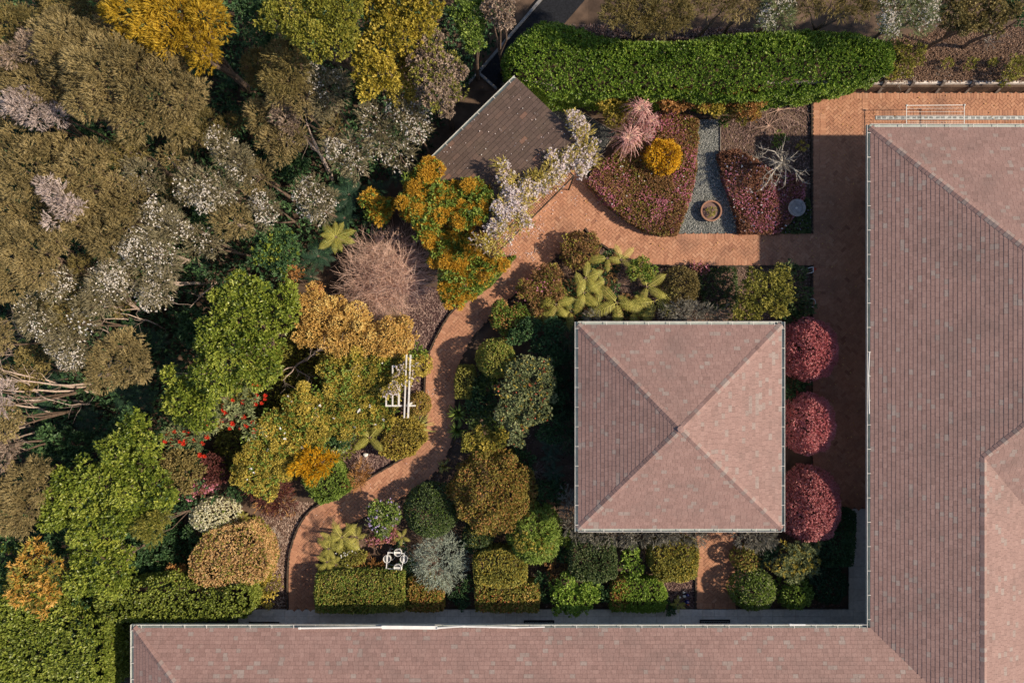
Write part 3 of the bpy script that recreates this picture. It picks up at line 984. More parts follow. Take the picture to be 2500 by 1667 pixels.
caps(C_, AP, nS, nW, roof, M_roof, view=in_view)
caps(D_, C_, nW, nE, roof, M_roof, 'ridge_tile', view=in_view)
caps(G_, H_, plane_n(planes['bottom_west']), plane_n(planes['bottom_north']), roof, M_roof, view=in_view)
# metal valley strips
for a, b in ((E_, D_), (V_, C_)):
    mb = MB(); mb.bar(Vector(a) + Vector((0, 0, -0.012)), Vector(b) + Vector((0, 0, -0.012)), 0.10, 0.004)
    mb.build('valley_flashing', M_trench, roof)
gutter((xw - 0.005, yn + 0.1, ZE), (xw - 0.005, ys_, ZE), (-1, 0, 0), roof, 0.875)
gutter((xw, yn + 0.005, ZE), (B_[0], yn + 0.005, ZE), (0, 1, 0), roof, 0.86)
gutter((xwest, ys_ + 0.005, ZE), (xw - 0.12, ys_ + 0.005, ZE), (0, 1, 0), roof, 0.78)
gutter((xwest - 0.005, ys_ + 0.11, ZE), (xwest - 0.005, I_[1], ZE), (-1, 0, 0), roof, 0.6)
# walls under the eaves with doors and windows
w = MB()
def wallrun(mb, a, b, t=0.2, h=ZE - 0.1):
    a = Vector((a[0], a[1], h / 2)); b = Vector((b[0], b[1], h / 2)); mb.bar(a, b, t, h)
OV = 1.4
wx0, wy0 = xw + OV, ys_ - 1.02
wallrun(w, (wx0, yn - OV), (wx0, wy0)); wallrun(w, (wx0, yn - OV), (B_[0] - OV, yn - OV))
wallrun(w, (xwest + OV, wy0), (wx0, wy0)); wallrun(w, (xwest + OV, wy0), (xwest + OV, I_[1] + OV))
wallrun(w, (xwest + OV, I_[1] + OV), (SE_[0] - OV, I_[1] + OV)); wallrun(w, (SE_[0] - OV, I_[1] + OV), (SE_[0] - OV, V_[1] + OV))
wallrun(w, (SE_[0] - OV, V_[1] + OV), (SB_[0] - OV, V_[1] + OV)); wallrun(w, (SB_[0] - OV, V_[1] + OV), (SB_[0] - OV, yn - OV))
w.build('wall', M_wall, house, origin=hl)
s = MB()
for a, b in (((xw, yn), (xw, ys_)), ((xwest, ys_), (xw, ys_)), ((xw, yn), (B_[0], yn))):
    a = Vector((a[0], a[1], ZE - 0.12)); b = Vector((b[0], b[1], ZE - 0.12))
    dd = (b - a).normalized(); inn = Vector((0, -1, 0)) if abs(dd.x) > 0.5 else Vector((1, 0, 0))
    s.bar(a + inn * 0.72 + Vector((0, 0, 0.02)), b + inn * 0.72 + Vector((0, 0, 0.02)), 1.3, 0.02)
s.build('soffit', M_white, house, origin=hl)
def window(parent, org, c, along, wd, hg):
    along = Vector(along); c = Vector(c)
    f = MB()
    z0, z1 = c.z - hg / 2, c.z + hg / 2
    for p, q in (((-wd / 2, z0), (wd / 2, z0)), ((-wd / 2, z1), (wd / 2, z1)), ((-wd / 2, z0), (-wd / 2, z1)), ((wd / 2, z0), (wd / 2, z1)), ((0, z0), (0, z1))):
        f.bar((c.x + along.x * p[0], c.y + along.y * p[0], p[1]), (c.x + along.x * q[0], c.y + along.y * q[0], q[1]), 0.06, 0.06)
    fo = f.build('window', M_white, parent, origin=org)
    g = MB(); g.bar(c - along * (wd / 2), c + along * (wd / 2), 0.012, hg); g.build('pane', M_glass, fo, origin=org)
for y in (4.2, 0.8, -2.6, -6.0): window(house, hl, (wx0 - 0.115, y, 1.35), (0, 1, 0), 1.5, 1.3)
for x in (-10, -6.4, -2.8, 0.9, 4.4, 8.1): window(house, hl, (x, wy0 + 0.115, 1.35), (1, 0, 0), 1.6, 1.3)

# the square garden pavilion
pw, pe, pn, ps = 2.37, 9.66, 0.60, -6.70
AX, AY, AZ = P(1662, 1047, 3.68)
pav = empty('pavilion', ((pw + pe) / 2, (pn + ps) / 2, 0), 'square pavilion with a pink tiled pyramid roof among the clipped shrubs', 'pavilion')
pv = Vector(((pw + pe) / 2, (pn + ps) / 2, 0))
proof = empty('roof', -pv, None, None); proof.parent = pav
NW, NE, SWc, SEc, APX = (pw, pn, ZE), (pe, pn, ZE), (pw, ps, ZE), (pe, ps, ZE), (AX, AY, AZ)
mb = MB(); st = []
pls = dict(n=[NE, NW, APX], w=[NW, SWc, APX], s=[SWc, SEc, APX], e=[SEc, NE, APX])
for pl_ in pls.values():
    n_ = plane_n(pl_); mb.add([Vector(q) - n_ * 0.03 for q in pl_], [(0, 1, 2)], 0.3)
mb.build('roof_deck', M_deck, proof)
for k_, pl_ in pls.items(): tile_plane(pl_, st, tan={'n': 0.07, 'w': 0.07, 's': 0.07, 'e': 0.09}[k_])
lay_tiles(st, proof, M_roof, Vector((4.6, -2.2, 3)), 300)
pn_ = {k: plane_n(v) for k, v in pls.items()}
caps(NW, APX, pn_['w'], pn_['n'], proof, M_roof); caps(NE, APX, pn_['n'], pn_['e'], proof, M_roof)
caps(SEc, APX, pn_['e'], pn_['s'], proof, M_roof); caps(SWc, APX, pn_['s'], pn_['w'], proof, M_roof)
mb = MB(); mb.lathe([(0.15, -0.02), (0.12, 0.025), (0.0, 0.04)], 8, APX, 0.7); mb.build('apex_cap', M_roof, proof)
e = 0.005
gutter((pw - e, pn + 0.11, ZE), (pw - e, ps - 0.11, ZE), (-1, 0, 0), proof, 0.72)
gutter((pe + e, pn + 0.11, ZE), (pe + e, ps - 0.11, ZE), (1, 0, 0), proof, 0.75)
gutter((pw, pn + e, ZE), (pe, pn + e, ZE), (0, 1, 0), proof, 0.8)
gutter((pw, ps - e, ZE), (pe, ps - e, ZE), (0, -1, 0), proof, 0.72)
w = MB()
ov = 0.75
for a, b in (((pw + ov, pn - ov), (pw + ov, ps + ov)), ((pe - ov, pn - ov), (pe - ov, ps + ov)), ((pw + ov, pn - ov), (pe - ov, pn - ov)), ((pw + ov, ps + ov), (pe - ov, ps + ov))):
    wallrun(w, a, b, 0.18)
w.build('wall', M_wall, pav, origin=pv)
for y in (-1.2, -4.6):
    window(pav, pv, (pw + ov - 0.105, y, 1.35), (0, 1, 0), 1.6, 1.3); window(pav, pv, (pe - ov + 0.105, y, 1.35), (0, 1, 0), 1.6, 1.3)
window(pav, pv, (4.2, ps + ov - 0.105, 1.35), (1, 0, 0), 1.5, 1.3)

# the shed with a single sloping roof
zlo, zhi = 2.35, 2.98
sT, sL = P(1261, 190, zlo), P(1039, 406, zlo)
sR = P(1417, 338, zhi); sB = P(1192, 560, zhi)
shed_c = (sT + sL + sR + sB) / 4; shed_c.z = 0
shed = empty('shed', shed_c, 'garden shed with a sloping brown shingle roof beside the orange bush', 'shed')
sroof = empty('roof', -shed_c, None, None); sroof.parent = shed
poly = [sT, sL, sB, sR]
n_ = plane_n([sL, sT, sR])
mb = MB(); mb.add([q - n_ * 0.02 for q in (sL, sT, sR, sB)] + [q - n_ * 0.12 for q in (sL, sT, sR, sB)], [(0, 1, 2, 3), (7, 6, 5, 4), (0, 4, 5, 1), (1, 5, 6, 2), (2, 6, 7, 3), (3, 7, 4, 0)], 0.3)
mb.build('roof_deck', M_dtimber, sroof)
st = []
EX_old = EXPO; EXPO = 0.165
tile_plane([sT, sL, sB, sR], st, expo=0.165, tl=0.29, thick=0.016, tan=0.06)
lay_tiles(st, sroof, M_shingle, (sT + sB) / 2 + Vector((0.6, 0.6, 0)), 300, 'shingle', 'shingles')
EXPO = EX_old
gd = (sT - sL).normalized(); go_ = Vector((-gd.y, gd.x, 0))
gutter(sL + Vector((0, 0, 0)), sT + Vector((0, 0, 0)), go_, sroof, 0.9)
mb = MB(); mb.bar(sB - go_ * 0.02 + Vector((0, 0, 0.0)), sR - go_ * 0.02 + Vector((0, 0, 0.0)), 0.07, 0.09); mb.build('barge_board', M_offwhite, sroof)
w = MB()
ins = 0.35
cc = [q.lerp((sT + sL + sR + sB) / 4, 0.12) for q in (sT, sL, sB, sR)]
for a, b in zip(cc, cc[1:] + cc[:1]): wallrun(w, a, b, 0.12, 2.3)
w.build('wall', M_timber, shed, origin=shed_c)

# ------------------------------------------------------------------ timber retaining wall below the bank
rw0 = P(1840, 228); rw1 = P(2560, 228)
rw = empty('retaining_wall', (rw0.x, BANK_Y, 0), 'grey timber retaining wall with sloping posts along the top of the brick paving', 'wall')
WH, BAT = 0.50, 0.20          # lean into the bank, shaped so the wall face catches more sun
def wy_(z): return 0.03 + BAT * z / WH
for r in range(4):
    x = rw0.x
    z0_ = 0.01 + r * 0.123; z1_ = z0_ + 0.118
    while x < rw1.x:
        L = min(2.25, rw1.x - x)
        xa, xb = x - rw0.x + 0.003, x + L - rw0.x - 0.003
        mb = MB()
        vs = [(xa, wy_(z0_) - 0.025, z0_), (xb, wy_(z0_) - 0.025, z0_), (xb, wy_(z0_) + 0.025, z0_), (xa, wy_(z0_) + 0.025, z0_),
              (xa, wy_(z1_) - 0.025, z1_), (xb, wy_(z1_) - 0.025, z1_), (xb, wy_(z1_) + 0.025, z1_), (xa, wy_(z1_) + 0.025, z1_)]
        mb.add(vs, [(3, 2, 1, 0), (4, 5, 6, 7), (0, 1, 5, 4), (1, 2, 6, 5), (2, 3, 7, 6), (3, 0, 4, 7)], random.random())
        mb.build('plank', M_timber, rw)
        x += L
for px in (1850, 1920, 1990, 2063, 2142, 2210, 2282, 2354, 2428, 2502):
    x = P(px, 228).x - rw0.x
    mb = MB(); mb.bar((x, -0.012, 0), (x, -0.012 + BAT * 1.3, WH * 1.3), 0.10, 0.10, random.random())
    mb.build('post', M_post, rw)
mb = MB(); mb.bar((0, wy_(WH) + 0.01, WH + 0.012), (rw1.x - rw0.x, wy_(WH) + 0.01, WH + 0.012), 0.1, 0.025); mb.build('coping', M_timber, rw)
# the short wing of the same wall by the shed
sw = empty('garden_wall', P(1296, 216), 'short brown timber wall between the shed corner and the big hedge', 'wall')
for k_ in range(4):
    a = P(1268, 214) - P(1296, 216); b = P(1346, 224) - P(1296, 216)
    mb = MB(); mb.bar(a + Vector((0, 0, 0.1 + 0.2 * k_)), b + Vector((0, 0, 0.1 + 0.2 * k_)), 0.06, 0.192, random.random()); mb.build('plank', M_timber, sw)
mb = MB(); mb.box(tuple(P(1347, 232) - P(1296, 216) + Vector((0, 0, 0.45))), (0.15, 0.15, 0.9)); mb.build('post', M_timber, sw)
# ------------------------------------------------------------------ leaf materials
def LM(name, a, b, c, g=1.3, **k):
    m = lambda q: tuple(min(0.82, x * g) for x in q)
    return leaf_mat(name, [(0.0, m(a)), (0.5, m(b)), (1.0, m(c))], **k)
tea_grey = LM('flowering_tea_leaf', (0.075, 0.068, 0.034), (0.185, 0.16, 0.09), (0.31, 0.275, 0.18))
tea = LM('tea_tree_leaf', (0.08, 0.065, 0.028), (0.18, 0.142, 0.062), (0.30, 0.235, 0.11), g=1.6)
tea_olive = LM('olive_tea_leaf', (0.06, 0.052, 0.02), (0.145, 0.118, 0.042), (0.25, 0.195, 0.075), g=1.6)
tea_pink = LM('pinkish_tea_leaf', (0.13, 0.098, 0.072), (0.27, 0.20, 0.15), (0.42, 0.33, 0.26))
tea_pale = LM('pale_pink_spray', (0.20, 0.16, 0.14), (0.40, 0.325, 0.295), (0.56, 0.475, 0.44))
wattle = LM('golden_wattle', (0.18, 0.12, 0.012), (0.40, 0.27, 0.026), (0.56, 0.39, 0.05), trans=0.3, g=1.3)
yellowgreen = LM('yellow_green_leaf', (0.075, 0.085, 0.015), (0.20, 0.205, 0.03), (0.36, 0.31, 0.06), trans=0.3, g=1.35)
goldgreen = LM('gold_green_leaf', (0.09, 0.085, 0.012), (0.30, 0.24, 0.03), (0.50, 0.39, 0.075), trans=0.3, g=1.3)
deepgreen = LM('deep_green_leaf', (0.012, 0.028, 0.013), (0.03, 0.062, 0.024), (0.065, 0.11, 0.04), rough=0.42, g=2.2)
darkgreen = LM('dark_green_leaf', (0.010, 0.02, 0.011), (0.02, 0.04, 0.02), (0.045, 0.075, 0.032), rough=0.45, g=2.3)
hedge = leaf_mat('hedge_green_leaf', [(0.0, (0.17, 0.12, 0.05)), (0.06, (0.05, 0.095, 0.014)), (0.5, (0.15, 0.26, 0.03)), (1.0, (0.37, 0.47, 0.075))], rough=0.38, spec=0.4, patch=0.6)
hedge2 = leaf_mat('broad_hedge_leaf', [(0.0, (0.17, 0.12, 0.05)), (0.06, (0.075, 0.10, 0.02)), (0.5, (0.21, 0.265, 0.042)), (1.0, (0.42, 0.45, 0.10))], rough=0.36, spec=0.4, patch=0.6)
puka = LM('glossy_green_leaf', (0.045, 0.07, 0.010), (0.135, 0.175, 0.022), (0.28, 0.30, 0.055), rough=0.36, spec=0.4, trans=0.28, g=1.5)
olive = LM('olive_leaf', (0.06, 0.065, 0.014), (0.16, 0.155, 0.03), (0.30, 0.265, 0.06), g=1.6)
oliveyellow = LM('olive_yellow_leaf', (0.08, 0.07, 0.014), (0.235, 0.19, 0.034), (0.41, 0.325, 0.075), g=1.95)
ochre = LM('ochre_leaf', (0.21, 0.135, 0.035), (0.50, 0.32, 0.095), (0.68, 0.47, 0.18), trans=0.28, g=1.4)
orangeleaf = LM('orange_tip_leaf', (0.18, 0.11, 0.012), (0.45, 0.26, 0.028), (0.62, 0.40, 0.06), trans=0.28, g=1.25)
orangeros = LM('orange_rosette_leaf', (0.20, 0.115, 0.02), (0.40, 0.225, 0.04), (0.55, 0.36, 0.12), trans=0.2)
golden = LM('golden_bush_leaf', (0.30, 0.16, 0.008), (0.60, 0.345, 0.016), (0.76, 0.48, 0.045), trans=0.3, g=1.25)
pinkpetal = LM('pink_blossom', (0.32, 0.09, 0.14), (0.52, 0.20, 0.27), (0.68, 0.37, 0.44), trans=0.3)
azalea = LM('azalea_leaf', (0.09, 0.05, 0.02), (0.22, 0.125, 0.055), (0.35, 0.22, 0.09), g=1.5)
azalea_p = LM('azalea_purple_leaf', (0.085, 0.04, 0.025), (0.21, 0.10, 0.06), (0.33, 0.185, 0.12), g=1.45)
redball = LM('crimson_leaf', (0.19, 0.045, 0.047), (0.45, 0.135, 0.14), (0.62, 0.32, 0.31), rough=0.4, spec=0.4)
redball_d = LM('dark_crimson_leaf', (0.15, 0.036, 0.036), (0.36, 0.105, 0.105), (0.56, 0.265, 0.255), rough=0.4, spec=0.4)
maroon = LM('maroon_leaf', (0.045, 0.014, 0.013), (0.12, 0.04, 0.035), (0.23, 0.10, 0.075))
rust = LM('rusty_leaf', (0.12, 0.06, 0.018), (0.30, 0.155, 0.055), (0.44, 0.26, 0.10), g=1.6)
tan = LM('tan_dome_leaf', (0.20, 0.12, 0.05), (0.42, 0.27, 0.12), (0.58, 0.41, 0.21), g=1.6)
cream = LM('cream_blossom_leaf', (0.24, 0.225, 0.09), (0.55, 0.52, 0.33), (0.78, 0.76, 0.60))
silver = LM('blue_silver_leaf', (0.17, 0.20, 0.155), (0.38, 0.43, 0.35), (0.58, 0.62, 0.53))
greysilver = LM('grey_silver_leaf', (0.075, 0.075, 0.06), (0.19, 0.18, 0.15), (0.33, 0.31, 0.265))
greygreen = LM('grey_green_leaf', (0.055, 0.07, 0.03), (0.135, 0.16, 0.07), (0.27, 0.29, 0.145), g=1.5)
clip_dark = LM('dark_clipped_leaf', (0.018, 0.03, 0.012), (0.05, 0.078, 0.026), (0.125, 0.155, 0.06), rough=0.4, spec=0.4, g=1.7)
clip_green = LM('green_clipped_leaf', (0.035, 0.06, 0.012), (0.105, 0.155, 0.026), (0.215, 0.265, 0.06), rough=0.42, g=1.75)
clip_olive = leaf_mat('olive_clipped_leaf', [(0.0, (0.22, 0.13, 0.05)), (0.07, (0.10, 0.105, 0.025)), (0.5, (0.29, 0.285, 0.062)), (1.0, (0.50, 0.46, 0.125))], patch=0.5)
clip_brown = LM('brown_clipped_leaf', (0.055, 0.045, 0.018), (0.135, 0.105, 0.036), (0.215, 0.17, 0.065))
brightgreen = LM('bright_green_leaf', (0.045, 0.085, 0.012), (0.14, 0.215, 0.032), (0.27, 0.345, 0.075), rough=0.4, trans=0.3, g=1.75)
orangegreen = LM('orange_green_leaf', (0.055, 0.058, 0.014), (0.195, 0.155, 0.034), (0.38, 0.25, 0.06), g=1.6)
fern_l = LM('fern_lit_green', (0.19, 0.19, 0.035), (0.41, 0.385, 0.085), (0.58, 0.53, 0.17), trans=0.3, patch=0.1)  # sunlit tone put into the frond colour
fern_d = LM('fern_shaded_green', (0.014, 0.04, 0.024), (0.032, 0.072, 0.042), (0.06, 0.115, 0.062), trans=0.25, patch=0.1)  # same fern for shady spots, the shade put into its colour
flax_m = LM('strap_leaf_green', (0.12, 0.13, 0.03), (0.28, 0.27, 0.07), (0.44, 0.40, 0.14), trans=0.25)
white_f = LM('white_flower', (0.50, 0.45, 0.40), (0.72, 0.68, 0.63), (0.85, 0.82, 0.78), trans=0.25)
cream_f = LM('tea_blossom', (0.36, 0.33, 0.27), (0.60, 0.55, 0.48), (0.76, 0.72, 0.65), trans=0.25)
lilac_f = LM('lilac_flower', (0.46, 0.36, 0.38), (0.66, 0.56, 0.555), (0.80, 0.73, 0.70), trans=0.3)
mauve_f = LM('mauve_flower', (0.22, 0.15, 0.34), (0.38, 0.30, 0.52), (0.55, 0.48, 0.68), trans=0.3)
red_f = LM('red_flower', (0.45, 0.02, 0.012), (0.66, 0.045, 0.022), (0.74, 0.12, 0.05))
red_tip = LM('red_tip_leaf', (0.28, 0.055, 0.03), (0.48, 0.14, 0.07), (0.58, 0.27, 0.13))
pinkspray = LM('dusty_pink_spray', (0.40, 0.19, 0.18), (0.56, 0.32, 0.30), (0.68, 0.46, 0.43), trans=0.3)
wist_l = LM('wisteria_leaf', (0.20, 0.17, 0.04), (0.42, 0.35, 0.085), (0.60, 0.50, 0.18), trans=0.35)

GROW = {1: 1.0, 2: 0.98, 5: 1.0, 6: 1.06}
def merge(parts):
    """several (V, F, t) with the same corner count -> one"""
    off = 0; Vs = []; Fs = []; ts = []
    for V, F, t in parts:
        Vs.append(V); Fs.append(F + off); ts.append(t); off += len(V)
    return np.concatenate(Vs), np.concatenate(Fs), np.concatenate(ts)

def lobes_of(zone, H, lb, flat=0.8, zbase=0.0):
    out = []
    for l in lb:
        px, py = Q(zone, l[0], l[1])
        f = 2.8 if zone else 1.0
        gr = GROW.get(zone, 1.0)
        rx = l[2] * gr / f; ry = (l[3] if len(l) > 3 and l[3] else l[2]) * gr / f
        hh = H * (l[4] if len(l) > 4 else 1.0)
        zc = hh
        for _ in range(3):
            s = (CAM_H - zc) / FPX
            rz = min((rx + ry) / 2 * s * flat, (hh - zbase) * 0.52)
            zc = hh - rz * 0.75
        s = (CAM_H - zc) / FPX
        p = P(px, py, zc)
        out.append((p.x, p.y, zc, rx * s, ry * s, rz))
    return out

def tree(zone, name, label, cat, kind, mat, H, lb, group=None, flowers=None, dens=1.0, r0=0.07, trunk_mat=None, base=None, flat=0.8,
         zbase=0.0, fname='crown', stem='trunk', extra=None, twigs=0, **kw):
    L = lobes_of(zone, H, lb, flat, zbase)
    c = np.mean(L, axis=0)
    if base is not None: o = P(*Q(zone, *base), zbase); o = Vector((o.x, o.y, zbase))
    else: o = Vector((c[0], c[1], zbase))
    root = empty(name, o, label, cat, group)
    og = tuple(o)
    V, F, t = foliage(L, kind, og, dens, **kw)
    put(fname, np_mesh(fname, V, F, t), mat, root)
    limb_tree(o, L, r0, twigs=twigs).build(stem, trunk_mat or M_barkb, root, origin=og)
    if extra:      # second kind of leaf: (part name, kind, mat, dens, dict)
        for nm, kd, mt, dn, k2 in extra:
            V, F, t = foliage(L, kd, og, dn, **k2)
            put(nm, np_mesh(nm, V, F, t), mt, root)['kind'] = 'stuff'
    if flowers:    # (mat, number per square metre, size, clump)
        fm, fd, fs, fc = flowers[:4]
        fn = flowers[4] if len(flowers) > 4 else 'blossoms'
        A = sum(math.pi * l[3] * l[4] for l in L)
        K = KIND[kind]
        p, nr, _ = lobe_points(L, int(A * fd * 3) + 30, K['sub'], K['subf'], 0.08, -0.2)
        p = p + nr * 0.06
        V, F, t = speckle(p, nr, int(A * fd), fs, og, 0.55, clump=fc)
        ob = put(fn, np_mesh(fn, V, F, t), fm, root); ob['kind'] = 'stuff'
    return root

def bush(zone, name, label, cat, kind, mat, H, lb, **kw):
    kw.setdefault('fname', 'foliage'); kw.setdefault('stem', 'stem'); kw.setdefault('r0', 0.03); kw.setdefault('flat', 0.9)
    return tree(zone, name, label, cat, kind, mat, H, lb, **kw)

def dome(zone, name, label, mat, H, c, rx, ry, kind='fine', lump=0.03, flowers=None, extra=None, dens=1.0, cat='shrub', group=None, low=0.35, **kw):
    """a shrub clipped to a ball or dome"""
    f = 2.8 if zone else 1.0
    zc = H * low
    p = P(*Q(zone, *c), zc + (H - zc) * 0.5)
    s = (CAM_H - zc - (H - zc) * 0.4) / FPX
    L = [(p.x, p.y, zc, rx / f * s, ry / f * s, H - zc)]
    o = Vector((p.x, p.y, 0))
    root = empty(name, o, label, cat, group)
    kw.setdefault('inner', 0.22); kw.setdefault('fmax', 0.8)
    V, F, t = foliage(L, kind, tuple(o), dens * 1.35, lump=lump, sub=kw.pop('sub', 0), **kw)
    put('foliage', np_mesh('foliage', V, F, t), mat, root)
    limb_tree(o, L, 0.035, twigs=6).build('stem', M_barkb, root, origin=tuple(o))
    if extra:
        for nm, kd, mt, dn, k2 in extra:
            V, F, t = foliage(L, kd, tuple(o), dn, **k2)
            put(nm, np_mesh(nm, V, F, t), mt, root)['kind'] = 'stuff'
    if flowers:
        fm, fd, fs, fc = flowers[:4]
        A = math.pi * L[0][3] * L[0][4]
        p_, nr, _ = lobe_points(L, int(A * fd * 3) + 30, 0, 0.3, 0.06, -0.2)
        V, F, t = speckle(p_, nr, int(A * fd), fs, tuple(o), 0.55, clump=fc)
        put('blossoms', np_mesh('blossoms', V, F, t), fm, root)['kind'] = 'stuff'
    return root

def block(zone, name, label, mat, H, pts, kind='fine', z0=0.0, cat='hedge', flowers=None, extra=None, dens=1.0, group=None, shoulder=0.18, lump=0.035, fname='foliage', stems=True, **kw):
    """a hedge or bed of leaves with the given outline (measured at its top)"""
    zt = z0 + H * 0.85
    poly = [tuple(P(*Q(zone, *p), zt)[:2]) for p in pts]
    pc = np.mean(poly, axis=0)
    o = Vector((pc[0], pc[1], z0))
    root = empty(name, o, label, cat, group)
    V, F, t = mass(poly, kind, H, tuple(o), z0, dens, shoulder=shoulder, lump=lump, seed=random.uniform(0, 9), **kw)
    put(fname, np_mesh(fname, V, F, t), mat, root)
    if stems:
        pa = np.array(poly); n = 0
        while n < 5:
            q = pa.min(0) + RNG.uniform(0, 1, 2) * (pa.max(0) - pa.min(0))
            if in_poly(np.array([q[0]]), np.array([q[1]]), poly)[0]:
                mb = MB(); mb.tube([(q[0], q[1], z0), (q[0] + RNG.normal() * .05, q[1] + RNG.normal() * .05, z0 + H * 0.7)], [0.025, 0.01], 5)
                mb.build('stem', M_barkb, root, origin=tuple(o))
                n += 1
    if extra:
        for nm, kd, mt, dn, k2 in extra:
            k2 = dict(k2); sub = k2.pop('poly', None)
            pp = [tuple(P(*Q(zone, *p), zt)[:2]) for p in sub] if sub else poly
            V, F, t = mass(pp, kd, H, tuple(o), z0, dn, **{**dict(shoulder=shoulder, lump=lump), **k2})
            put(nm, np_mesh(nm, V, F, t), mt, root)['kind'] = 'stuff'
    if flowers:
        fl = flowers if isinstance(flowers, list) else [flowers]
        for fm, fd, fs, fc, *nm in fl:
            A = 0.5 * abs(sum(poly[i][0] * poly[(i + 1) % len(poly)][1] - poly[(i + 1) % len(poly)][0] * poly[i][1] for i in range(len(poly))))
            p_, nr, _ = poly_points(poly, int(A * fd * 3) + 30, H, z0, shoulder, lump, inner=0.03)
            V, F, t = speckle(p_, nr, int(A * fd), fs, tuple(o), 0.5, clump=fc)
            n_ = nm[0] if nm else 'blossoms'
            put(n_, np_mesh(n_, V, F, t), fm, root)['kind'] = 'stuff'
    return root

# ------------------------------------------------------------------ ferns
def frond_mesh(kind=0, pairs=13, arch=0.35, droop=0.55):
    V = []; F = []; T = []
    def rib(t):
        return np.array([t * (1 - 0.12 * t), 0.0, arch * t - droop * t * t])
    for i in range(pairs):
        t = 0.1 + 0.88 * i / (pairs - 1)
        ln = 0.22 * (math.sin(math.pi * min(1, t * 0.93 + 0.12)) ** 0.75) * (1.0 if t < 0.85 else 0.8) + 0.012
        c = rib(t); w = 0.027
        for s in (-1, 1):
            d = np.array([0.36, s, -0.16 - 0.1 * random.random()]); d /= np.linalg.norm(d)
            ax = np.array([1.0, 0, arch - 2 * droop * t]); ax /= np.linalg.norm(ax)
            b = len(V)
            l = ln * random.uniform(0.92, 1.06)
            V += [c - ax * w * 0.4, c + d * l * 0.55 - ax * w * 0.5, c + d * l + np.array([0.01, 0, -0.02]), c + d * l * 0.55 + ax * w * 0.45, c + ax * w * 0.4]
            F += [(b, b + 1, b + 3, b + 4), (b + 1, b + 2, b + 2, b + 3)]
            T += [0.45 + random.uniform(-.2, .2)] * 2
    mb = MB()
    for f, t in zip(F, T):
        f = list(dict.fromkeys(f)); mb.f.append(f); mb.t.append(t)
    mb.v = [tuple(v) for v in V]
    mb.tube([tuple(rib(k / 8)) for k in range(9)], [0.012 * (1 - k / 10) for k in range(9)], 3, 0.75, cap=False)
    return mb.mesh('frond')
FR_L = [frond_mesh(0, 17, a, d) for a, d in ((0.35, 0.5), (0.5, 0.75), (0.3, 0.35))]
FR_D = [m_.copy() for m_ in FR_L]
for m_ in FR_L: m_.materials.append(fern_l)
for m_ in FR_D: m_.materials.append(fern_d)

def fern(zone, x, y, z, rpx, label, n=8, mats=None, cat='fern', name='fern', start=None, arc=2 * math.pi, group=None, pick=None, trunk=True):
    px, py = Q(zone, x, y)
    p = P(px, py, z)
    r = rpx / (2.8 if zone else 1.0) * (CAM_H - z) / FPX
    root = empty(name, (p.x, p.y, 0), label, cat, group)
    fl = FR_L if mats is None else mats
    a0 = random.uniform(0, 6.28) if start is None else start
    for i in range(n):
        a = a0 + arc * i / n + random.uniform(-.2, .2)
        o = bpy.data.objects.new('frond', random.choice(fl))
        o.location = (0, 0, z)
        o.rotation_euler = (random.uniform(-.2, .2), random.uniform(-.25, .12), a)
        sc = r * random.uniform(0.8, 1.15)
        o.scale = (sc, sc, sc); o.parent = root; link(o)
    if trunk:
        mb = MB(); mb.tube([(0, 0, 0), (0.02, 0, z * 0.6), (0, 0, z + 0.02)], [0.06, 0.05, 0.045], 7); mb.build('trunk', M_barkb, root)
    return root

# ------------------------------------------------------------------ bare branching shrubs
def grow(mb, p, d, L, r, depth, n=3, spread=0.5, lift=0.05, sides=3):
    pts = [p]; q = p.copy(); dd = d.copy()
    segs = 4 if depth > 0 else 3
    for i in range(segs):
        dd = (dd + Vector(rdirs(1)[0]) * 0.16 + Vector((0, 0, lift))).normalized()
        q = q + dd * (L / segs); pts.append(q.copy())
    mb.tube(pts, [r * (1 - 0.6 * i / segs) for i in range(segs + 1)], sides if depth < 2 else 5, random.random(), cap=False)
    if depth > 0:
        for k in range(n):
            i = random.randint(1, segs)
            nd = (dd + Vector(rdirs(1)[0]) * spread * 1.6).normalized()
            grow(mb, pts[i], nd, L * random.uniform(0.5, 0.8), r * 0.5, depth - 1, n, spread, lift, sides)

def bare(zone, x, y, rpx, H, label, mat, n0=7, depth=3, name='bare_shrub', cat='shrub', r=0.03, nb=3, z0=0.0, lift=0.06, up=0.6, group=None, spread=0.5):
    px, py = Q(zone, x, y)
    p = P(px, py, z0 + H * 0.5)
    R_ = rpx / (2.8 if zone else 1.0) * (CAM_H - H * 0.6) / FPX
    root = empty(name, (p.x, p.y, z0), label, cat, group)
    mb = MB()
    for i in range(n0):
        a = 2 * math.pi * (i + random.uniform(-.3, .3)) / n0
        d = Vector((math.cos(a), math.sin(a), up * random.uniform(0.4, 1.6))).normalized()
        grow(mb, Vector((0, 0, 0.02)), d, R_ * 0.62 * random.uniform(0.8, 1.2), r, depth, nb, spread, lift)
    mb.build('branches', mat, root)
    return root

def stick(mb, pts, r0, r1, twigs=0, tl=0.5):
    pts = [Vector(p) for p in pts]
    n = len(pts)
    mb.tube(pts, [r0 + (r1 - r0) * i / (n - 1) for i in range(n)], 6, random.random())
    for k in range(twigs):
        i = random.randint(max(1, n // 2), n - 1)
        a = pts[i - 1].lerp(pts[i], random.random())
        d = (pts[i] - pts[i - 1]).normalized()
        grow(mb, a, (d + Vector(rdirs(1)[0]) * 0.6).normalized(), tl * random.uniform(0.6, 1.2), r1 * 0.9, 1, 2, 0.5, 0.03)

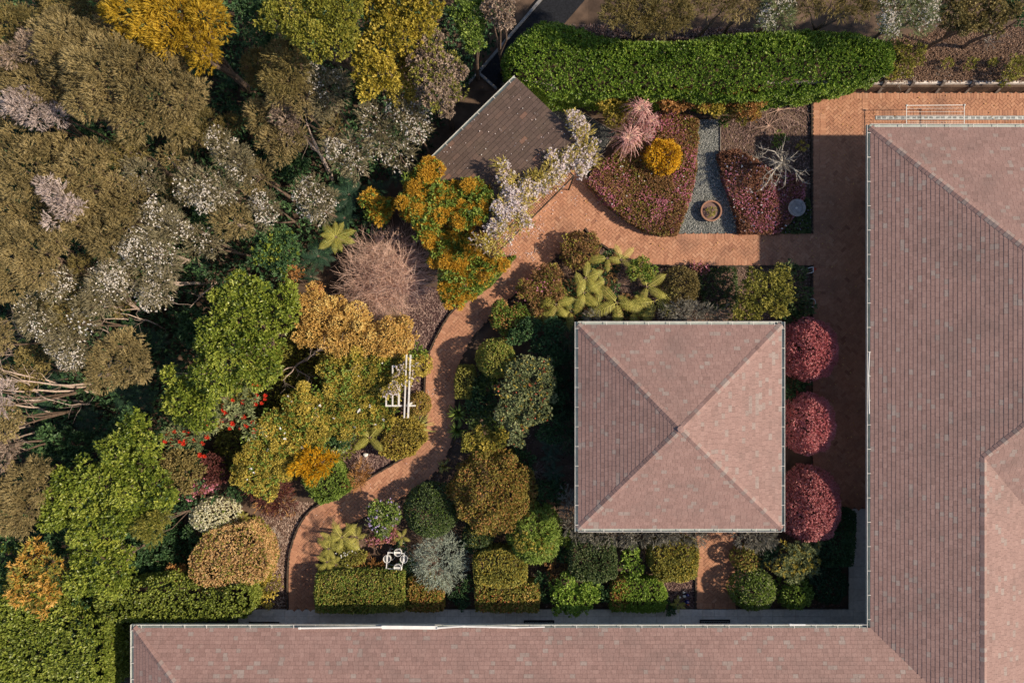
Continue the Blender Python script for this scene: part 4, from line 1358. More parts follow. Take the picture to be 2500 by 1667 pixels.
# ------------------------------------------------------------------ FOREST, upper left
KT = 'tea trees in the wood'
FT = 'white flowering tea trees'
W1 = (cream_f, 110, 0.048, 2.2)
W2 = (cream_f, 260, 0.048, 1.2)
tree(1, 'tea_tree', 'huge brown tea tree crown below the golden wattle, the widest crown in the wood', 'tree', 'needle', tea, 7.0,
     [(400, 230, 160), (600, 380, 230), (760, 540, 250), (1010, 560, 260), (1130, 700, 230), (620, 690, 150), (960, 800, 170), (1290, 650, 130), (340, 340, 110)], KT, r0=0.16, flat=0.62, base=(760, 930))
tree(1, 'wattle_tree', 'golden yellow feathery wattle tree at the top edge of the wood', 'tree', 'feather', wattle, 7.2,
     [(920, 60, 200), (1230, 60, 260), (1420, 130, 150), (1150, 220, 150), (1000, 180, 110), (1400, 380, 105), (1330, 260, 150), (1180, -120, 300)], r0=0.15, flat=0.7)
tree(1, 'tea_tree', 'brown tea tree at the left edge beside the huge brown crown', 'tree', 'needle', tea, 6.3, [(230, 540, 190), (90, 430, 110), (330, 600, 130), (380, 690, 70)], KT, r0=0.1)
tree(1, 'tea_tree', 'dull olive tea tree in the upper left corner', 'tree', 'needle', tea_olive, 5.6, [(80, 200, 150), (30, 300, 110), (150, 160, 90)], KT)
tree(1, 'tea_tree', 'narrow pinkish tea tree squeezed between two brown crowns', 'tree', 'needle', tea_pink, 6.7, [(200, 290, 75), (250, 350, 70), (60, 390, 70)], KT)
tree(1, 'tea_tree', 'pale pink-grey tea tree spray near the left edge, the palest crown in the wood', 'tree', 'needle', tea_pale, 6.5, [(110, 700, 90), (210, 760, 110), (270, 830, 60)], KT)
tree(1, 'tea_tree', 'small pale tea tree spray next to the palest crown', 'tree', 'needle', tea_pale, 6.4, [(400, 790, 78)], KT)
tree(1, 'tea_tree', 'shaded dark tea tree between the corner and the golden wattle', 'tree', 'needle', tea_olive, 5.0, [(420, 60, 160), (610, 60, 150), (700, 160, 100)], KT)
tree(1, 'tea_tree', 'small brown tea tree below the pale sprays at the left edge', 'tree', 'needle', tea, 5.0, [(50, 810, 80)], KT)
tree(1, 'tea_tree', 'brown tea tree at the left edge under the gap of dark ferns', 'tree', 'needle', tea, 6.2, [(90, 1060, 150), (200, 1180, 170), (60, 1230, 140), (230, 1010, 90)], KT, r0=0.1)
tree(1, 'tea_tree', 'two-headed brown tea tree right of the left edge crown, below the huge crown', 'tree', 'needle', tea, 5.9, [(380, 1010, 100), (560, 1150, 160), (640, 1080, 100), (470, 1230, 130), (620, 1270, 100)], KT)
tree(1, 'tea_tree', 'olive tea tree leaning over a dark gap below the huge crown', 'tree', 'needle', tea_olive, 5.2, [(880, 1010, 110), (800, 1060, 90)], KT)
tree(1, 'tea_tree', 'brown tea tree in front of the pinkish pale spray', 'tree', 'needle', tea, 5.4, [(250, 1450, 110), (60, 1430, 65), (160, 1500, 80)], KT)
tree(1, 'tea_tree', 'pinkish pale tea tree spray among the middle brown crowns', 'tree', 'needle', tea_pale, 6.2, [(400, 1340, 80), (480, 1430, 75), (360, 1520, 45), (340, 1290, 70)], KT)
tree(1, 'tea_tree', 'ragged olive tea tree with three tops in the middle of the wood', 'tree', 'needle', tea, 5.4, [(560, 1480, 120), (780, 1420, 120), (900, 1370, 120), (800, 1290, 80), (700, 1520, 90)], KT)
tree(1, 'flowering_tea_tree', 'white flowering tea tree beside the small bare-stemmed brown one', 'tree', 'wisp', tea_grey, 5.2, [(980, 1190, 115), (1060, 1240, 60)], FT, W1, r0=0.05)
tree(1, 'tea_tree', 'small brown tea tree with bare forked stem showing', 'tree', 'needle', tea, 5.0, [(1180, 1080, 75)], KT, trunk_mat=M_barkw, base=(1290, 1230))
tree(1, 'flowering_tea_tree', 'bright white flowering tea tree in the centre of the wood', 'tree', 'wisp', tea_grey, 5.3, [(1340, 1250, 115), (1430, 1350, 90), (1300, 1320, 70)], FT, W2, r0=0.05, base=(1500, 1390))
tree(1, 'flowering_tea_tree', 'half flowered tea tree right of the bright white one', 'tree', 'wisp', tea_grey, 5.0, [(1530, 1260, 95), (1540, 1340, 70)], FT, W1, r0=0.05)
tree(1, 'flowering_tea_tree', 'greyish white flowering tea tree low in the wood above the split crowns', 'tree', 'wisp', tea_grey, 5.2, [(1100, 1480, 110), (1180, 1530, 90)], FT, W1, r0=0.05)
tree(1, 'flowering_tea_tree', 'olive tea tree with thin white flowers under the shaded kanuka', 'tree', 'wisp', tea_grey, 5.3, [(1490, 960, 70), (1570, 1060, 90), (1660, 1150, 100), (1640, 1090, 60)], FT, W1, r0=0.05)
tree(1, 'tea_tree', 'small olive tea tree tucked left of the bright white flowering one', 'tree', 'needle', tea_olive, 4.5, [(1190, 1310, 75)], KT)
tree(1, 'tea_tree', 'brown brush-like tea tree standing alone above the dark ferns', 'tree', 'needle', tea, 5.0, [(1600, 1500, 120), (1640, 1540, 80)], KT, trunk_mat=M_barkw, base=(1760, 1590))
tree(1, 'tea_tree', 'low shaded tea tree in the dark gap right of the huge crown', 'tree', 'needle', tea_olive, 4.0, [(1420, 850, 100), (1330, 930, 90), (1250, 960, 80), (1560, 860, 90)], KT)
tree(5, 'tea_tree', 'low olive tea tree beneath the long white flowering crown', 'tree', 'needle', tea_olive, 3.8, [(600, 560, 80), (860, 330, 70), (820, 560, 60), (340, 560, 70)], KT)
# zone 2
tree(2, 'yellow_green_tree', 'round fine-leaved yellow-green tree right of the wattle', 'tree', 'medium', yellowgreen, 7.0, [(320, 100, 190), (520, 130, 210), (560, 300, 130), (130, 130, 100), (420, 260, 150), (610, 40, 150), (500, -80, 200)], r0=0.13)
tree(2, 'broadleaf_tree', 'dark green tree showing between the wattle and the yellow-green crown', 'tree', 'medium', deepgreen, 5.8, [(20, 120, 105), (60, 240, 80), (0, 30, 90)])
tree(2, 'broadleaf_tree', 'gold-green tree with bunched leaves above the pinkish brown tree', 'tree', 'broad', goldgreen, 6.6, [(1000, 60, 200), (1120, 130, 150), (920, 230, 140), (830, 350, 150), (760, 470, 110), (780, 600, 85), (900, 500, 100), (1000, 250, 140), (1200, 30, 100)], r0=0.12)
tree(2, 'pink_brown_tree', 'pinkish brown fading tree beside the shed roof', 'tree', 'medium', tea_pink, 6.0, [(1240, 480, 165), (1190, 290, 105), (1290, 620, 140), (1330, 480, 100), (1210, 640, 110)], r0=0.1, extra=[('green_leaves', 'medium', olive, 0.35, {})])
tree(2, 'broadleaf_tree', 'ochre yellow young tree between the gold-green and pinkish brown trees', 'tree', 'medium', oliveyellow, 5.4, [(1050, 470, 80), (1000, 640, 110), (1100, 620, 80), (950, 580, 70)])
tree(2, 'tea_tree', 'dark olive tea tree of layered sprays left of the gold-green tree', 'tree', 'needle', tea_olive, 5.9, [(180, 380, 115), (280, 470, 110), (130, 560, 80), (240, 560, 110)], KT, r0=0.09)
tree(2, 'tea_tree', 'brown tea tree below the layered dark olive one', 'tree', 'needle', tea, 5.6, [(180, 650, 95), (330, 660, 90), (340, 760, 60)], KT)
tree(2, 'tea_tree', 'shaded olive tea tree at the foot of the yellow-green crown', 'tree', 'needle', tea_olive, 4.6, [(20, 420, 90), (40, 540, 80)], KT)
tree(2, 'flowering_tea_tree', 'broad white flowering tea tree above the long bare trunk', 'tree', 'wisp', tea_grey, 5.3, [(440, 530, 80), (540, 620, 120), (480, 730, 100)], FT, W1, r0=0.05)
tree(2, 'tea_tree', 'brown tea tree with a dead whitish top beside the long bare trunk', 'tree', 'needle', tea_pink, 5.2, [(220, 800, 80), (250, 860, 70)], KT)
tree(2, 'tea_tree', 'olive brush-like tea tree with drooping sprays by the long bare trunk', 'tree', 'needle', tea, 5.0, [(200, 990, 125), (260, 950, 90), (110, 950, 80)], KT, base=(380, 1000), trunk_mat=M_barkw)
tree(2, 'tea_tree', 'small round brown tea tree between two white flowering ones', 'tree', 'wisp', tea, 4.6, [(530, 870, 75)], KT)
tree(2, 'flowering_tea_tree', 'round white flowering tea tree right of the long bare trunk', 'tree', 'wisp', tea_grey, 4.8, [(620, 1060, 105), (690, 1120, 90)], FT, W2, r0=0.05)
tree(2, 'flowering_tea_tree', 'white flowering tea tree with a pointed top near the shed gutter', 'tree', 'wisp', tea_grey, 5.0, [(820, 820, 95), (860, 930, 110)], FT, W1, r0=0.05)
tree(2, 'flowering_tea_tree', 'white flowering tea tree under the ochre young tree', 'tree', 'wisp', tea_grey, 5.2, [(1050, 790, 110), (1110, 880, 95)], FT, W2, r0=0.05)
tree(2, 'flowering_tea_tree', 'white flowering tea tree nearest the shed corner and orange bush', 'tree', 'wisp', tea_grey, 4.8, [(1000, 1060, 100)], FT, W1, r0=0.05)
tree(2, 'flowering_tea_tree', 'very white flowering tea tree above the glossy green shrub', 'tree', 'wisp', tea_grey, 4.7, [(60, 1390, 95), (100, 1470, 70)], FT, W2, r0=0.05)
tree(2, 'flowering_tea_tree', 'very white round flowering tea tree left of the dark tree ferns', 'tree', 'wisp', tea_grey, 4.7, [(410, 1370, 125), (440, 1430, 90)], FT, W2, r0=0.05)
tree(2, 'tea_tree', 'brown tea tree left of a very white flowering tea tree', 'tree', 'needle', tea, 4.9, [(30, 1210, 100)], KT)
tree(2, 'tea_tree', 'narrow brown tea tree at the left of the layered dark olive one', 'tree', 'needle', tea, 5.0, [(30, 760, 90), (40, 860, 70)], KT)
tree(2, 'broadleaf_tree', 'lit green tree hanging over the driveway', 'tree', 'medium', clip_green, 5.2, [(1480, 170, 110), (1500, 290, 80), (1420, 80, 90), (1530, 90, 90)], extra=None)
tree(2, 'pink_brown_tree', 'grey-pink speckled tree cut by the top edge above the driveway', 'tree', 'medium', tea_pink, 5.6, [(1680, 60, 115), (1720, 140, 60), (1640, -20, 100)])
# zone 5
tree(5, 'tea_tree', 'broad brown tea tree at the left edge halfway down the wood', 'tree', 'needle', tea, 6.2, [(150, 120, 150), (280, 170, 150), (110, 280, 150), (260, 330, 120), (60, 420, 110), (390, 110, 70)], KT, r0=0.11)
tree(5, 'tea_tree', 'brown tea tree with a drooping skirt above the flowering group', 'tree', 'needle', tea, 5.7, [(560, 10, 100), (700, 60, 120), (720, 150, 100), (830, 30, 100)], KT)
tree(5, 'flowering_tea_tree', 'large domed white flowering tea tree near the left of the wood', 'tree', 'wisp', tea_grey, 5.6, [(960, 180, 120), (1090, 220, 130), (1150, 260, 80)], FT, W2, r0=0.06, base=(1390, 270), trunk_mat=M_barkw)
tree(5, 'flowering_tea_tree', 'white flowering tea tree below the large domed one', 'tree', 'wisp', tea_grey, 5.2, [(1080, 450, 115), (1110, 380, 70)], FT, W2, r0=0.06, base=(1440, 400), trunk_mat=M_barkw)
tree(5, 'flowering_tea_tree', 'speckled tea tree behind the large domed flowering one', 'tree', 'wisp', tea_grey, 5.4, [(1120, 40, 110), (1220, 30, 70)], FT, W1, r0=0.05)
tree(5, 'flowering_tea_tree', 'long white flowering tea tree with bare stems on its right', 'tree', 'wisp', tea_grey, 5.4, [(720, 400, 110), (680, 510, 110), (780, 320, 90), (800, 440, 80)], FT, W2, r0=0.05, base=(1010, 640), trunk_mat=M_barkw)
tree(5, 'flowering_tea_tree', 'white flowering tea tree left of the long one', 'tree', 'wisp', tea_grey, 5.3, [(430, 380, 85), (370, 450, 70)], FT, W2, r0=0.05)
tree(5, 'flowering_tea_tree', 'thin white flowering tea tree near the left edge', 'tree', 'wisp', tea_grey, 5.2, [(210, 570, 90), (240, 660, 80), (310, 720, 70)], FT, W1, r0=0.05)
tree(5, 'tea_tree', 'olive tea tree between the white flowering crowns', 'tree', 'needle', tea_olive, 4.9, [(500, 480, 85), (470, 640, 90), (380, 600, 70), (560, 270, 80)], KT)
tree(5, 'flowering_tea_tree', 'greyish speckled tea tree above the brush-like brown crown', 'tree', 'wisp', tea_grey, 5.0, [(580, 660, 85), (500, 690, 60), (390, 640, 60)], FT, (white_f, 40, 0.06, 2.0), r0=0.05)
tree(5, 'flowering_tea_tree', 'greyish white flowering tea tree left of the brush-like brown crown', 'tree', 'wisp', tea_grey, 5.0, [(460, 840, 105), (520, 900, 80), (480, 760, 70)], FT, W2, r0=0.05)
tree(5, 'flowering_tea_tree', 'thin speckled tea tree at the right of the flowering group', 'tree', 'wisp', tea_grey, 4.9, [(1370, 100, 100), (1460, 150, 70)], FT, W1, r0=0.05)
tree(5, 'tea_tree', 'brush-like brown tea tree radiating over the tree ferns', 'tree', 'needle', tea, 4.8, [(780, 900, 160), (900, 960, 130), (720, 1000, 110), (860, 840, 110)], KT, flat=0.6, base=(690, 1060), trunk_mat=M_barkw)
tree(5, 'tea_tree', 'cut-off brown tea tree at the left edge above the bare pale trunks', 'tree', 'needle', tea, 5.4, [(10, 720, 75), (20, 820, 50)], KT)
tree(5, 'tea_tree', 'dark olive tea tree under the bare pale trunks', 'tree', 'medium', tea_olive, 3.6, [(230, 940, 120), (80, 1040, 100), (170, 1060, 80)], KT)
tree(5, 'tea_tree', 'pale pinkish dead-topped tree at the left edge by the bare trunks', 'tree', 'wisp', tea_pale, 5.6, [(30, 1140, 75), (20, 1230, 60)], KT)
tree(5, 'tea_tree', 'yellowish brown tree at the left edge below the bare trunks', 'tree', 'medium', tea, 5.0, [(50, 1300, 85), (40, 1400, 70), (100, 1330, 60)], KT)
tree(5, 'tea_tree', 'grey-brown tree at the left edge above the brown drooping one', 'tree', 'wisp', tea_pink, 4.6, [(50, 1500, 80), (20, 1600, 70)], KT)

PU = 'glossy green broadleaf trees'
tree(5, 'broadleaf_tree', 'tall glossy green tree left of the ochre shrub, the largest bright green crown', 'tree', 'broad', puka, 4.6,
     [(1640, 440, 100), (1560, 520, 110), (1680, 620, 150), (1500, 700, 110), (1430, 800, 110), (1600, 800, 150), (1720, 880, 130), (1560, 940, 140), (1400, 990, 110), (1500, 1060, 120), (1760, 480, 120), (1780, 700, 140), (1740, 1000, 110), (1860, 560, 90), (1950, 500, 110), (1990, 590, 80), (1850, 830, 120), (1840, 1000, 90)], PU, r0=0.11, flat=0.75)
tree(5, 'broadleaf_tree', 'glossy green side tree left of the red flowered one', 'tree', 'broad', puka, 3.9, [(1250, 1180, 110), (1180, 1240, 60), (1330, 1280, 110), (1290, 1100, 80), (1420, 1180, 90), (1400, 1330, 80)], PU, r0=0.07)
tree(5, 'broadleaf_tree', 'small lit green sapling with a cut white stem over the dark gap', 'tree', 'broad', puka, 4.0, [(1150, 1000, 45), (1170, 1050, 40)], PU, r0=0.03, trunk_mat=M_barkw)
tree(9, 'broadleaf_tree', 'big glossy green tree in the lower left above the long hedge', 'tree', 'broad', puka, 4.4,
     [(950, -220, 80), (900, -120, 100), (1010, -60, 100), (820, 30, 150), (970, 80, 120), (600, 170, 120), (450, 190, 100), (760, 200, 170), (560, 330, 170), (900, 300, 190), (1080, 200, 110), (1130, 290, 90), (400, 400, 130), (600, 470, 130), (800, 440, 130), (370, 310, 90)], PU, r0=0.12, flat=0.75)
tree(9, 'broadleaf_tree', 'glossy green tree right of the orange rosette shrub', 'tree', 'broad', puka, 3.8, [(720, 560, 110), (580, 660, 110), (840, 690, 80), (700, 740, 130), (820, 800, 100), (640, 850, 120), (520, 900, 90), (760, 900, 110)], PU, r0=0.08, flat=0.8)
tree(5, 'broadleaf_tree', 'shaded deep green tree at the left of the tallest glossy one', 'tree', 'broad', deepgreen, 3.2, [(1330, 650, 95), (1300, 740, 80)], None)
tree(5, 'broadleaf_tree', 'shaded dark green shrub below the dark tree ferns', 'tree', 'broad', deepgreen, 2.4, [(420, 1480, 130), (300, 1510, 100), (520, 1500, 110), (830, 1400, 110), (760, 1480, 90)], None, name='broadleaf_tree') if False else None
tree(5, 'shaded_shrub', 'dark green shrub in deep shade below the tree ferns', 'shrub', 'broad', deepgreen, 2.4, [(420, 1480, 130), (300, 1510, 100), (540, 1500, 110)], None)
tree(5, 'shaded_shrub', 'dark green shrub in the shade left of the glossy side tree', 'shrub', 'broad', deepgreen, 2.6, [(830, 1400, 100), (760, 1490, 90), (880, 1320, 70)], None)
tree(6, 'broadleaf_tree', 'deep green glossy tree right below a very white tea tree', 'tree', 'broad', deepgreen, 3.8, [(130, 100, 90), (210, 160, 100), (170, 240, 80), (60, 200, 70)], None, extra=[('brighter_leaves', 'broad', puka, 0.3, {})])  # second set of brighter green leaves mixed through the dark crown
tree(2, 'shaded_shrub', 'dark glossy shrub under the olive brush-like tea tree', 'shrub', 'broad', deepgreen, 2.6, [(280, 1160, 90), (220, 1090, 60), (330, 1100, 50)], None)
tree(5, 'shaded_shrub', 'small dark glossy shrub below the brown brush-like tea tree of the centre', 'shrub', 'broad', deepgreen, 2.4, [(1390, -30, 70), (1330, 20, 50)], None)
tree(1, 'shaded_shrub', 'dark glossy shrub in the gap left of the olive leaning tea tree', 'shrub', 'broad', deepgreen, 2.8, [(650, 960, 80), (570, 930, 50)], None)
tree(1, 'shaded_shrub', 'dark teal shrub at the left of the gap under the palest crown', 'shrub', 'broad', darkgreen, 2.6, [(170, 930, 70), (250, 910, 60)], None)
# red flowered waratah
wr = tree(5, 'red_flowered_tree', 'grey-green tree dotted with red flower heads at the foot of the glossy trees', 'tree', 'long', greygreen, 3.3,
          [(1400, 1380, 70), (1540, 1200, 70), (1700, 1180, 70), (1210, 1440, 80), (1330, 1440, 70), (1520, 1330, 80), (1650, 1300, 80), (1720, 1390, 60), (1180, 1380, 50)], r0=0.05, flat=0.6, dens=0.75)
def flower_head(r=0.075):
    p = rdirs(70); p[:, 2] = np.abs(p[:, 2]) * 0.9
    V, F, t = leaf_arrays(p * r * 0.25, unit(p), 1, r * 1.3, r * 0.35, 0.3, 0.0)
    return np_mesh('flower_head', V, F, t)
fh = flower_head(); fh.materials.append(red_f)
for x, y in ((1733, 1092), (1550, 1162), (1757, 1160), (1592, 1195), (1665, 1208), (1735, 1188), (1748, 1222), (1528, 1232), (1522, 1265), (1545, 1285), (1385, 1310), (1410, 1302), (1398, 1332), (1412, 1358),
             (1402, 1392), (1510, 1340), (1495, 1372), (1592, 1355), (1572, 1388), (1668, 1308), (1728, 1350), (1682, 1370), (1645, 1385), (1740, 1398), (1735, 1412), (1147, 1400), (1195, 1408), (1150, 1422), (1112, 1448),
             (1168, 1466), (1130, 1476), (1180, 1495), (1230, 1478), (1255, 1492), (1268, 1475), (1262, 1412), (1295, 1412), (1285, 1445), (1332, 1465), (1385, 1490), (1418, 1445), (1815, 1162), (1812, 1188), (1790, 1215), (1370, 1570), (1400, 1578), (1765, 1090)):
    p = P(*Q(5, x, y), 3.25)
    o = bpy.data.objects.new('flower_head', fh); o.location = p - wr.location
    s = random.uniform(0.6, 1.0); o.scale = (s, s, s); o.parent = wr; link(o)

# dark tree ferns in the shade of the wood
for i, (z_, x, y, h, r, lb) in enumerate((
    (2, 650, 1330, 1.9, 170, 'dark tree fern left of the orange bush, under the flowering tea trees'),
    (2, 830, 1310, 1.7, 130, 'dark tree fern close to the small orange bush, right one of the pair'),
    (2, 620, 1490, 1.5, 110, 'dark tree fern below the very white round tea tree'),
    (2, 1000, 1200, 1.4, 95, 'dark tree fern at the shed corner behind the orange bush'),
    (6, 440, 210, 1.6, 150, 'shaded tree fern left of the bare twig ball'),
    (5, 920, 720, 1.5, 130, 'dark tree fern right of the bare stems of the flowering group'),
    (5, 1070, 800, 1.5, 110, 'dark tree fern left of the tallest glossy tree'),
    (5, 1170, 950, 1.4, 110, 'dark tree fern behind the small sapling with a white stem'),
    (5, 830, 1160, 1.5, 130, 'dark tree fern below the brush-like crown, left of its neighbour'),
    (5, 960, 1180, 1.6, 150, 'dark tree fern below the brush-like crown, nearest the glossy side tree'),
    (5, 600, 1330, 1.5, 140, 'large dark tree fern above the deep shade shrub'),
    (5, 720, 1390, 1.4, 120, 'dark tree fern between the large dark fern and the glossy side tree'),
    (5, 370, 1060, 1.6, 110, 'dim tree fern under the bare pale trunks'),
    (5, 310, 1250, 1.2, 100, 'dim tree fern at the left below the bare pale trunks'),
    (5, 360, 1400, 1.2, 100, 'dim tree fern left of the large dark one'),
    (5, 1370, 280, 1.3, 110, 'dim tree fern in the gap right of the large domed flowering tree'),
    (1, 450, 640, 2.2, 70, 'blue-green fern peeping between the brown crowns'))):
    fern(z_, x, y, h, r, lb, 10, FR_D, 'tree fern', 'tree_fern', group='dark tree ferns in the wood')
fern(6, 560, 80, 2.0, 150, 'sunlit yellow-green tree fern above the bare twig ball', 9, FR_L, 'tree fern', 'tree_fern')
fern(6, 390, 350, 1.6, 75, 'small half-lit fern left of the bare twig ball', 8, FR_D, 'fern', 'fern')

# forest floor cover
FOREST = px_poly(0, [(-60, -60), (1290, -60), (1240, 84), (1165, 180), (1120, 240), (1030, 405), (900, 480), (960, 560), (800, 640), (700, 720), (520, 1080), (560, 1200), (430, 1250), (330, 1480), (310, 1700), (-60, 1700)])
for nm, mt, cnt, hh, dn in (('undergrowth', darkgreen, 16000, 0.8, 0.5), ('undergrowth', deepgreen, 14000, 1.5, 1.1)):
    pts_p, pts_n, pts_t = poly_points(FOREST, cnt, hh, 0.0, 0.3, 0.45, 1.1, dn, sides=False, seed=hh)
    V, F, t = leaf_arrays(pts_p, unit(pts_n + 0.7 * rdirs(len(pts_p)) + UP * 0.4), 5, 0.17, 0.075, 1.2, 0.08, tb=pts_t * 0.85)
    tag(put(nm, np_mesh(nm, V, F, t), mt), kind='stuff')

MIDBED = px_poly(0, [(640, 800), (1000, 780), (985, 960), (960, 1040), (800, 1150), (640, 1180), (520, 1150), (560, 960)])
pts_p, pts_n, pts_t = poly_points(MIDBED, 9000, 0.55, 0.0, 0.2, 0.2, 1.4, 0.3, sides=False, seed=3.3)
V, F, t = leaf_arrays(pts_p, unit(pts_n + 0.6 * rdirs(len(pts_p)) + UP * 0.5), 5, 0.1, 0.05, 1.2, 0.06, tb=pts_t * 0.8)
tag(put('undergrowth', np_mesh('undergrowth', V, F, t), olive), kind='stuff')
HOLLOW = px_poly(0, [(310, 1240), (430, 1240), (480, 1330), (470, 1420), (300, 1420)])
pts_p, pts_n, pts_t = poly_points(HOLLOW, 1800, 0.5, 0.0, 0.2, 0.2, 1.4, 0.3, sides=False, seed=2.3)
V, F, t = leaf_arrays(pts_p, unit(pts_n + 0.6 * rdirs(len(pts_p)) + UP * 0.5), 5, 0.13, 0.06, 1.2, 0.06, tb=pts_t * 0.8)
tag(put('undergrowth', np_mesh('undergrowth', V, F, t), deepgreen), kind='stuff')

# bare pale trunks of leaning trees at the left edge
def leaning(zone, label, stems, z1, mat=M_barkw, r=0.07, tw=3, name='bare_tree', tl=0.9, group='bare leaning trees at the wood edge'):
    b = P(*Q(zone, *stems[0][0]), 0.0)
    root = empty(name, (b.x, b.y, 0), label, 'tree', group)
    mb = MB()
    for s in stems:
        k = len(s)
        pts = []
        for i, q in enumerate(s):
            z = 0.3 + (z1 - 0.3) * i / (k - 1)
            p = P(*Q(zone, *q), z); pts.append(p - b)
        fine = []
        for a, c in zip(pts[:-1], pts[1:]):
            fine += [a, a.lerp(c, 0.5) + Vector((random.uniform(-.05, .05), random.uniform(-.05, .05), 0.03))]
        fine.append(pts[-1])
        stick(mb, fine, r, r * 0.3, tw, tl)
    mb.build('branches', mat, root)
    return root
leaning(5, 'bare pale tree of long leaning trunks at the left edge, topmost of its group',
        [[(760, 1138), (500, 1133), (260, 1125), (60, 1130), (-60, 1120)], [(640, 1100), (480, 1105), (330, 1060), (60, 1000), (-20, 960)], [(700, 1075), (560, 1085), (380, 1090), (150, 1060), (-40, 1050)], [(390, 1220), (290, 1170), (190, 1080), (80, 1040)]], 5.5, r=0.05, tw=5)
leaning(5, 'bare pale trunk pair lying lower at the left edge, below the topmost bare group',
        [[(440, 1285), (320, 1270), (180, 1240), (30, 1220), (-60, 1230)], [(600, 1210), (480, 1198), (390, 1185), (180, 1195), (60, 1165)], [(610, 1222), (540, 1220), (450, 1222)]], 4.6, r=0.05, tw=4)
leaning(5, 'bare brown trunks at the left edge, lowest of the bare group',
        [[(280, 1370), (180, 1375), (80, 1400), (0, 1440)], [(320, 1400), (220, 1420), (100, 1455)], [(270, 1380), (150, 1345), (40, 1280)]], 4.2, r=0.05, tw=3)
leaning(5, 'thin bare twiggy tree at the left edge above the bare group', [[(330, 870), (200, 860), (100, 880), (-20, 890)], [(250, 850), (120, 850), (20, 870)], [(200, 800), (130, 740), (80, 640)]], 5.0, r=0.03, tw=6)
leaning(2, 'long bare trunk forking among the white flowering tea trees', [[(545, 1260), (490, 1120), (420, 1000), (360, 840)], [(500, 1140), (440, 1040), (350, 950), (330, 900)], [(520, 1200), (410, 960), (370, 860)]], 4.8, r=0.06, tw=2, group=None)
leaning(5, 'bundle of bare stems right of the long flowering tree', [[(1140, 720), (1010, 650), (880, 610), (780, 590)], [(1000, 650), (860, 640), (720, 640), (660, 690)], [(1480, 390), (1300, 560)], [(1010, 630), (900, 530), (840, 480)], [(900, 440), (930, 370)], [(760, 760), (700, 710), (640, 690)]], 4.2, r=0.035, tw=3, group=None)

# ------------------------------------------------------------------ LOWER LEFT
tree(9, 'tea_tree', 'brown drooping feathery tree at the left edge above the orange rosette shrub', 'tree', 'needle', tea, 4.6, [(160, 200, 130), (80, 300, 130), (250, 250, 90), (270, 90, 80), (60, 420, 110), (180, 400, 90), (150, 500, 70)], KT, flat=0.6)
tree(9, 'tea_tree', 'olive starburst sapling over the big glossy green tree', 'tree', 'needle', olive, 4.3, [(1040, 480, 90), (1100, 440, 60), (980, 520, 55), (1050, 560, 55)], KT, flat=0.5, r0=0.03)
tree(9, 'rosette_shrub', 'orange shrub of pointed leaf rosettes in the lower left corner', 'shrub', 'long', orangeros, 3.6, [(240, 700, 110), (180, 840, 110), (330, 780, 100), (400, 870, 90), (260, 960, 110), (160, 960, 80), (340, 970, 70), (250, 630, 60)], r0=0.05, flat=0.7, scale=0.9, dens=0.42, extra=[('green_leaves', 'long', olive, 0.3, {})])
tree(9, 'broadleaf_tree', 'dark green glossy tree left of the orange rosette shrub', 'tree', 'broad', deepgreen, 3.0, [(40, 600, 100), (60, 720, 100), (30, 850, 80)], extra=[('brighter_leaves', 'broad', puka, 0.15, {})])
tree(9, 'shaded_shrub', 'dark shrub with long leaves between the orange rosettes and the big glossy tree', 'shrub', 'long', deepgreen, 2.8, [(400, 600, 90), (470, 730, 70)])
block(9, 'hedge', 'long clipped green hedge along the bottom house, left of the curved path', hedge2, 2.1, [(720, 930), (1000, 870), (1150, 850), (1250, 890), (1400, 950), (1580, 925), (1660, 915), (1715, 960), (1720, 1060), (1675, 1115), (1500, 1130), (1200, 1140), (880, 1140), (700, 1120), (640, 1000)], 'broad', scale=0.8, lump=0.07, shoulder=0.3, cat='hedge')
block(9, 'hedge', 'flat-topped square block of hedge in the lower left corner', hedge2, 2.6, [(-80, 930), (120, 900), (300, 1010), (440, 1080), (560, 1130), (715, 1150), (715, 1640), (-80, 1640)], 'broad', lump=0.09, shoulder=0.3, extra=[('young_leaves', 'broad', puka, 0.35, dict(lump=0.09, shoulder=0.3))])
bare(9, 600, 1070, 80, 1.6, 'brown dead twigs in the hollow between the two big hedges', M_barkb, 6, 2, 'dead_twigs')
dome(9, 'clipped_dome', 'cream flowered clipped dome shrub, the only white-topped one', cream, 1.5, (1440, 435), 160, 118, extra=[('green_leaves', 'fine', clip_green, 0.12, {})])
block(9, 'tan_dome', 'large tan-orange domed shrub left of the mulch bank', tan, 1.7, [(1310, 700), (1400, 560), (1540, 500), (1680, 500), (1790, 600), (1830, 740), (1800, 860), (1640, 900), (1480, 935), (1360, 930), (1300, 830)], 'medium', scale=0.75, shoulder=0.9, lump=0.08, cat='shrub', extra=[('olive_leaves', 'medium', olive, 0.25, dict(shoulder=0.75, lump=0.07))])
bush(9, 'shrub', 'olive brown shrub right of the tan-orange dome beside the mulch', 'shrub', 'medium', oliveyellow, 0.9, [(1850, 900, 70), (1830, 990, 60), (1800, 830, 60)], dens=0.6)
bush(9, 'azalea', 'crimson-pink azalea under the red flowered tree', 'shrub', 'medium', azalea_p, 1.1, [(1380, 200, 80), (1300, 240, 60), (1260, 210, 50), (1430, 160, 50)], flowers=(pinkpetal, 160, 0.07, 2.5))
bush(9, 'shrub', 'dark maroon shrub beside the crimson-pink azalea', 'shrub', 'medium', maroon, 1.4, [(1450, 70, 80), (1490, 140, 70)])
bush(9, 'shrub', 'dull olive-grey shrub right of the big glossy lower tree', 'shrub', 'medium', tea_olive, 1.9, [(1230, 60, 110), (1280, 140, 100), (1200, 130, 80)])
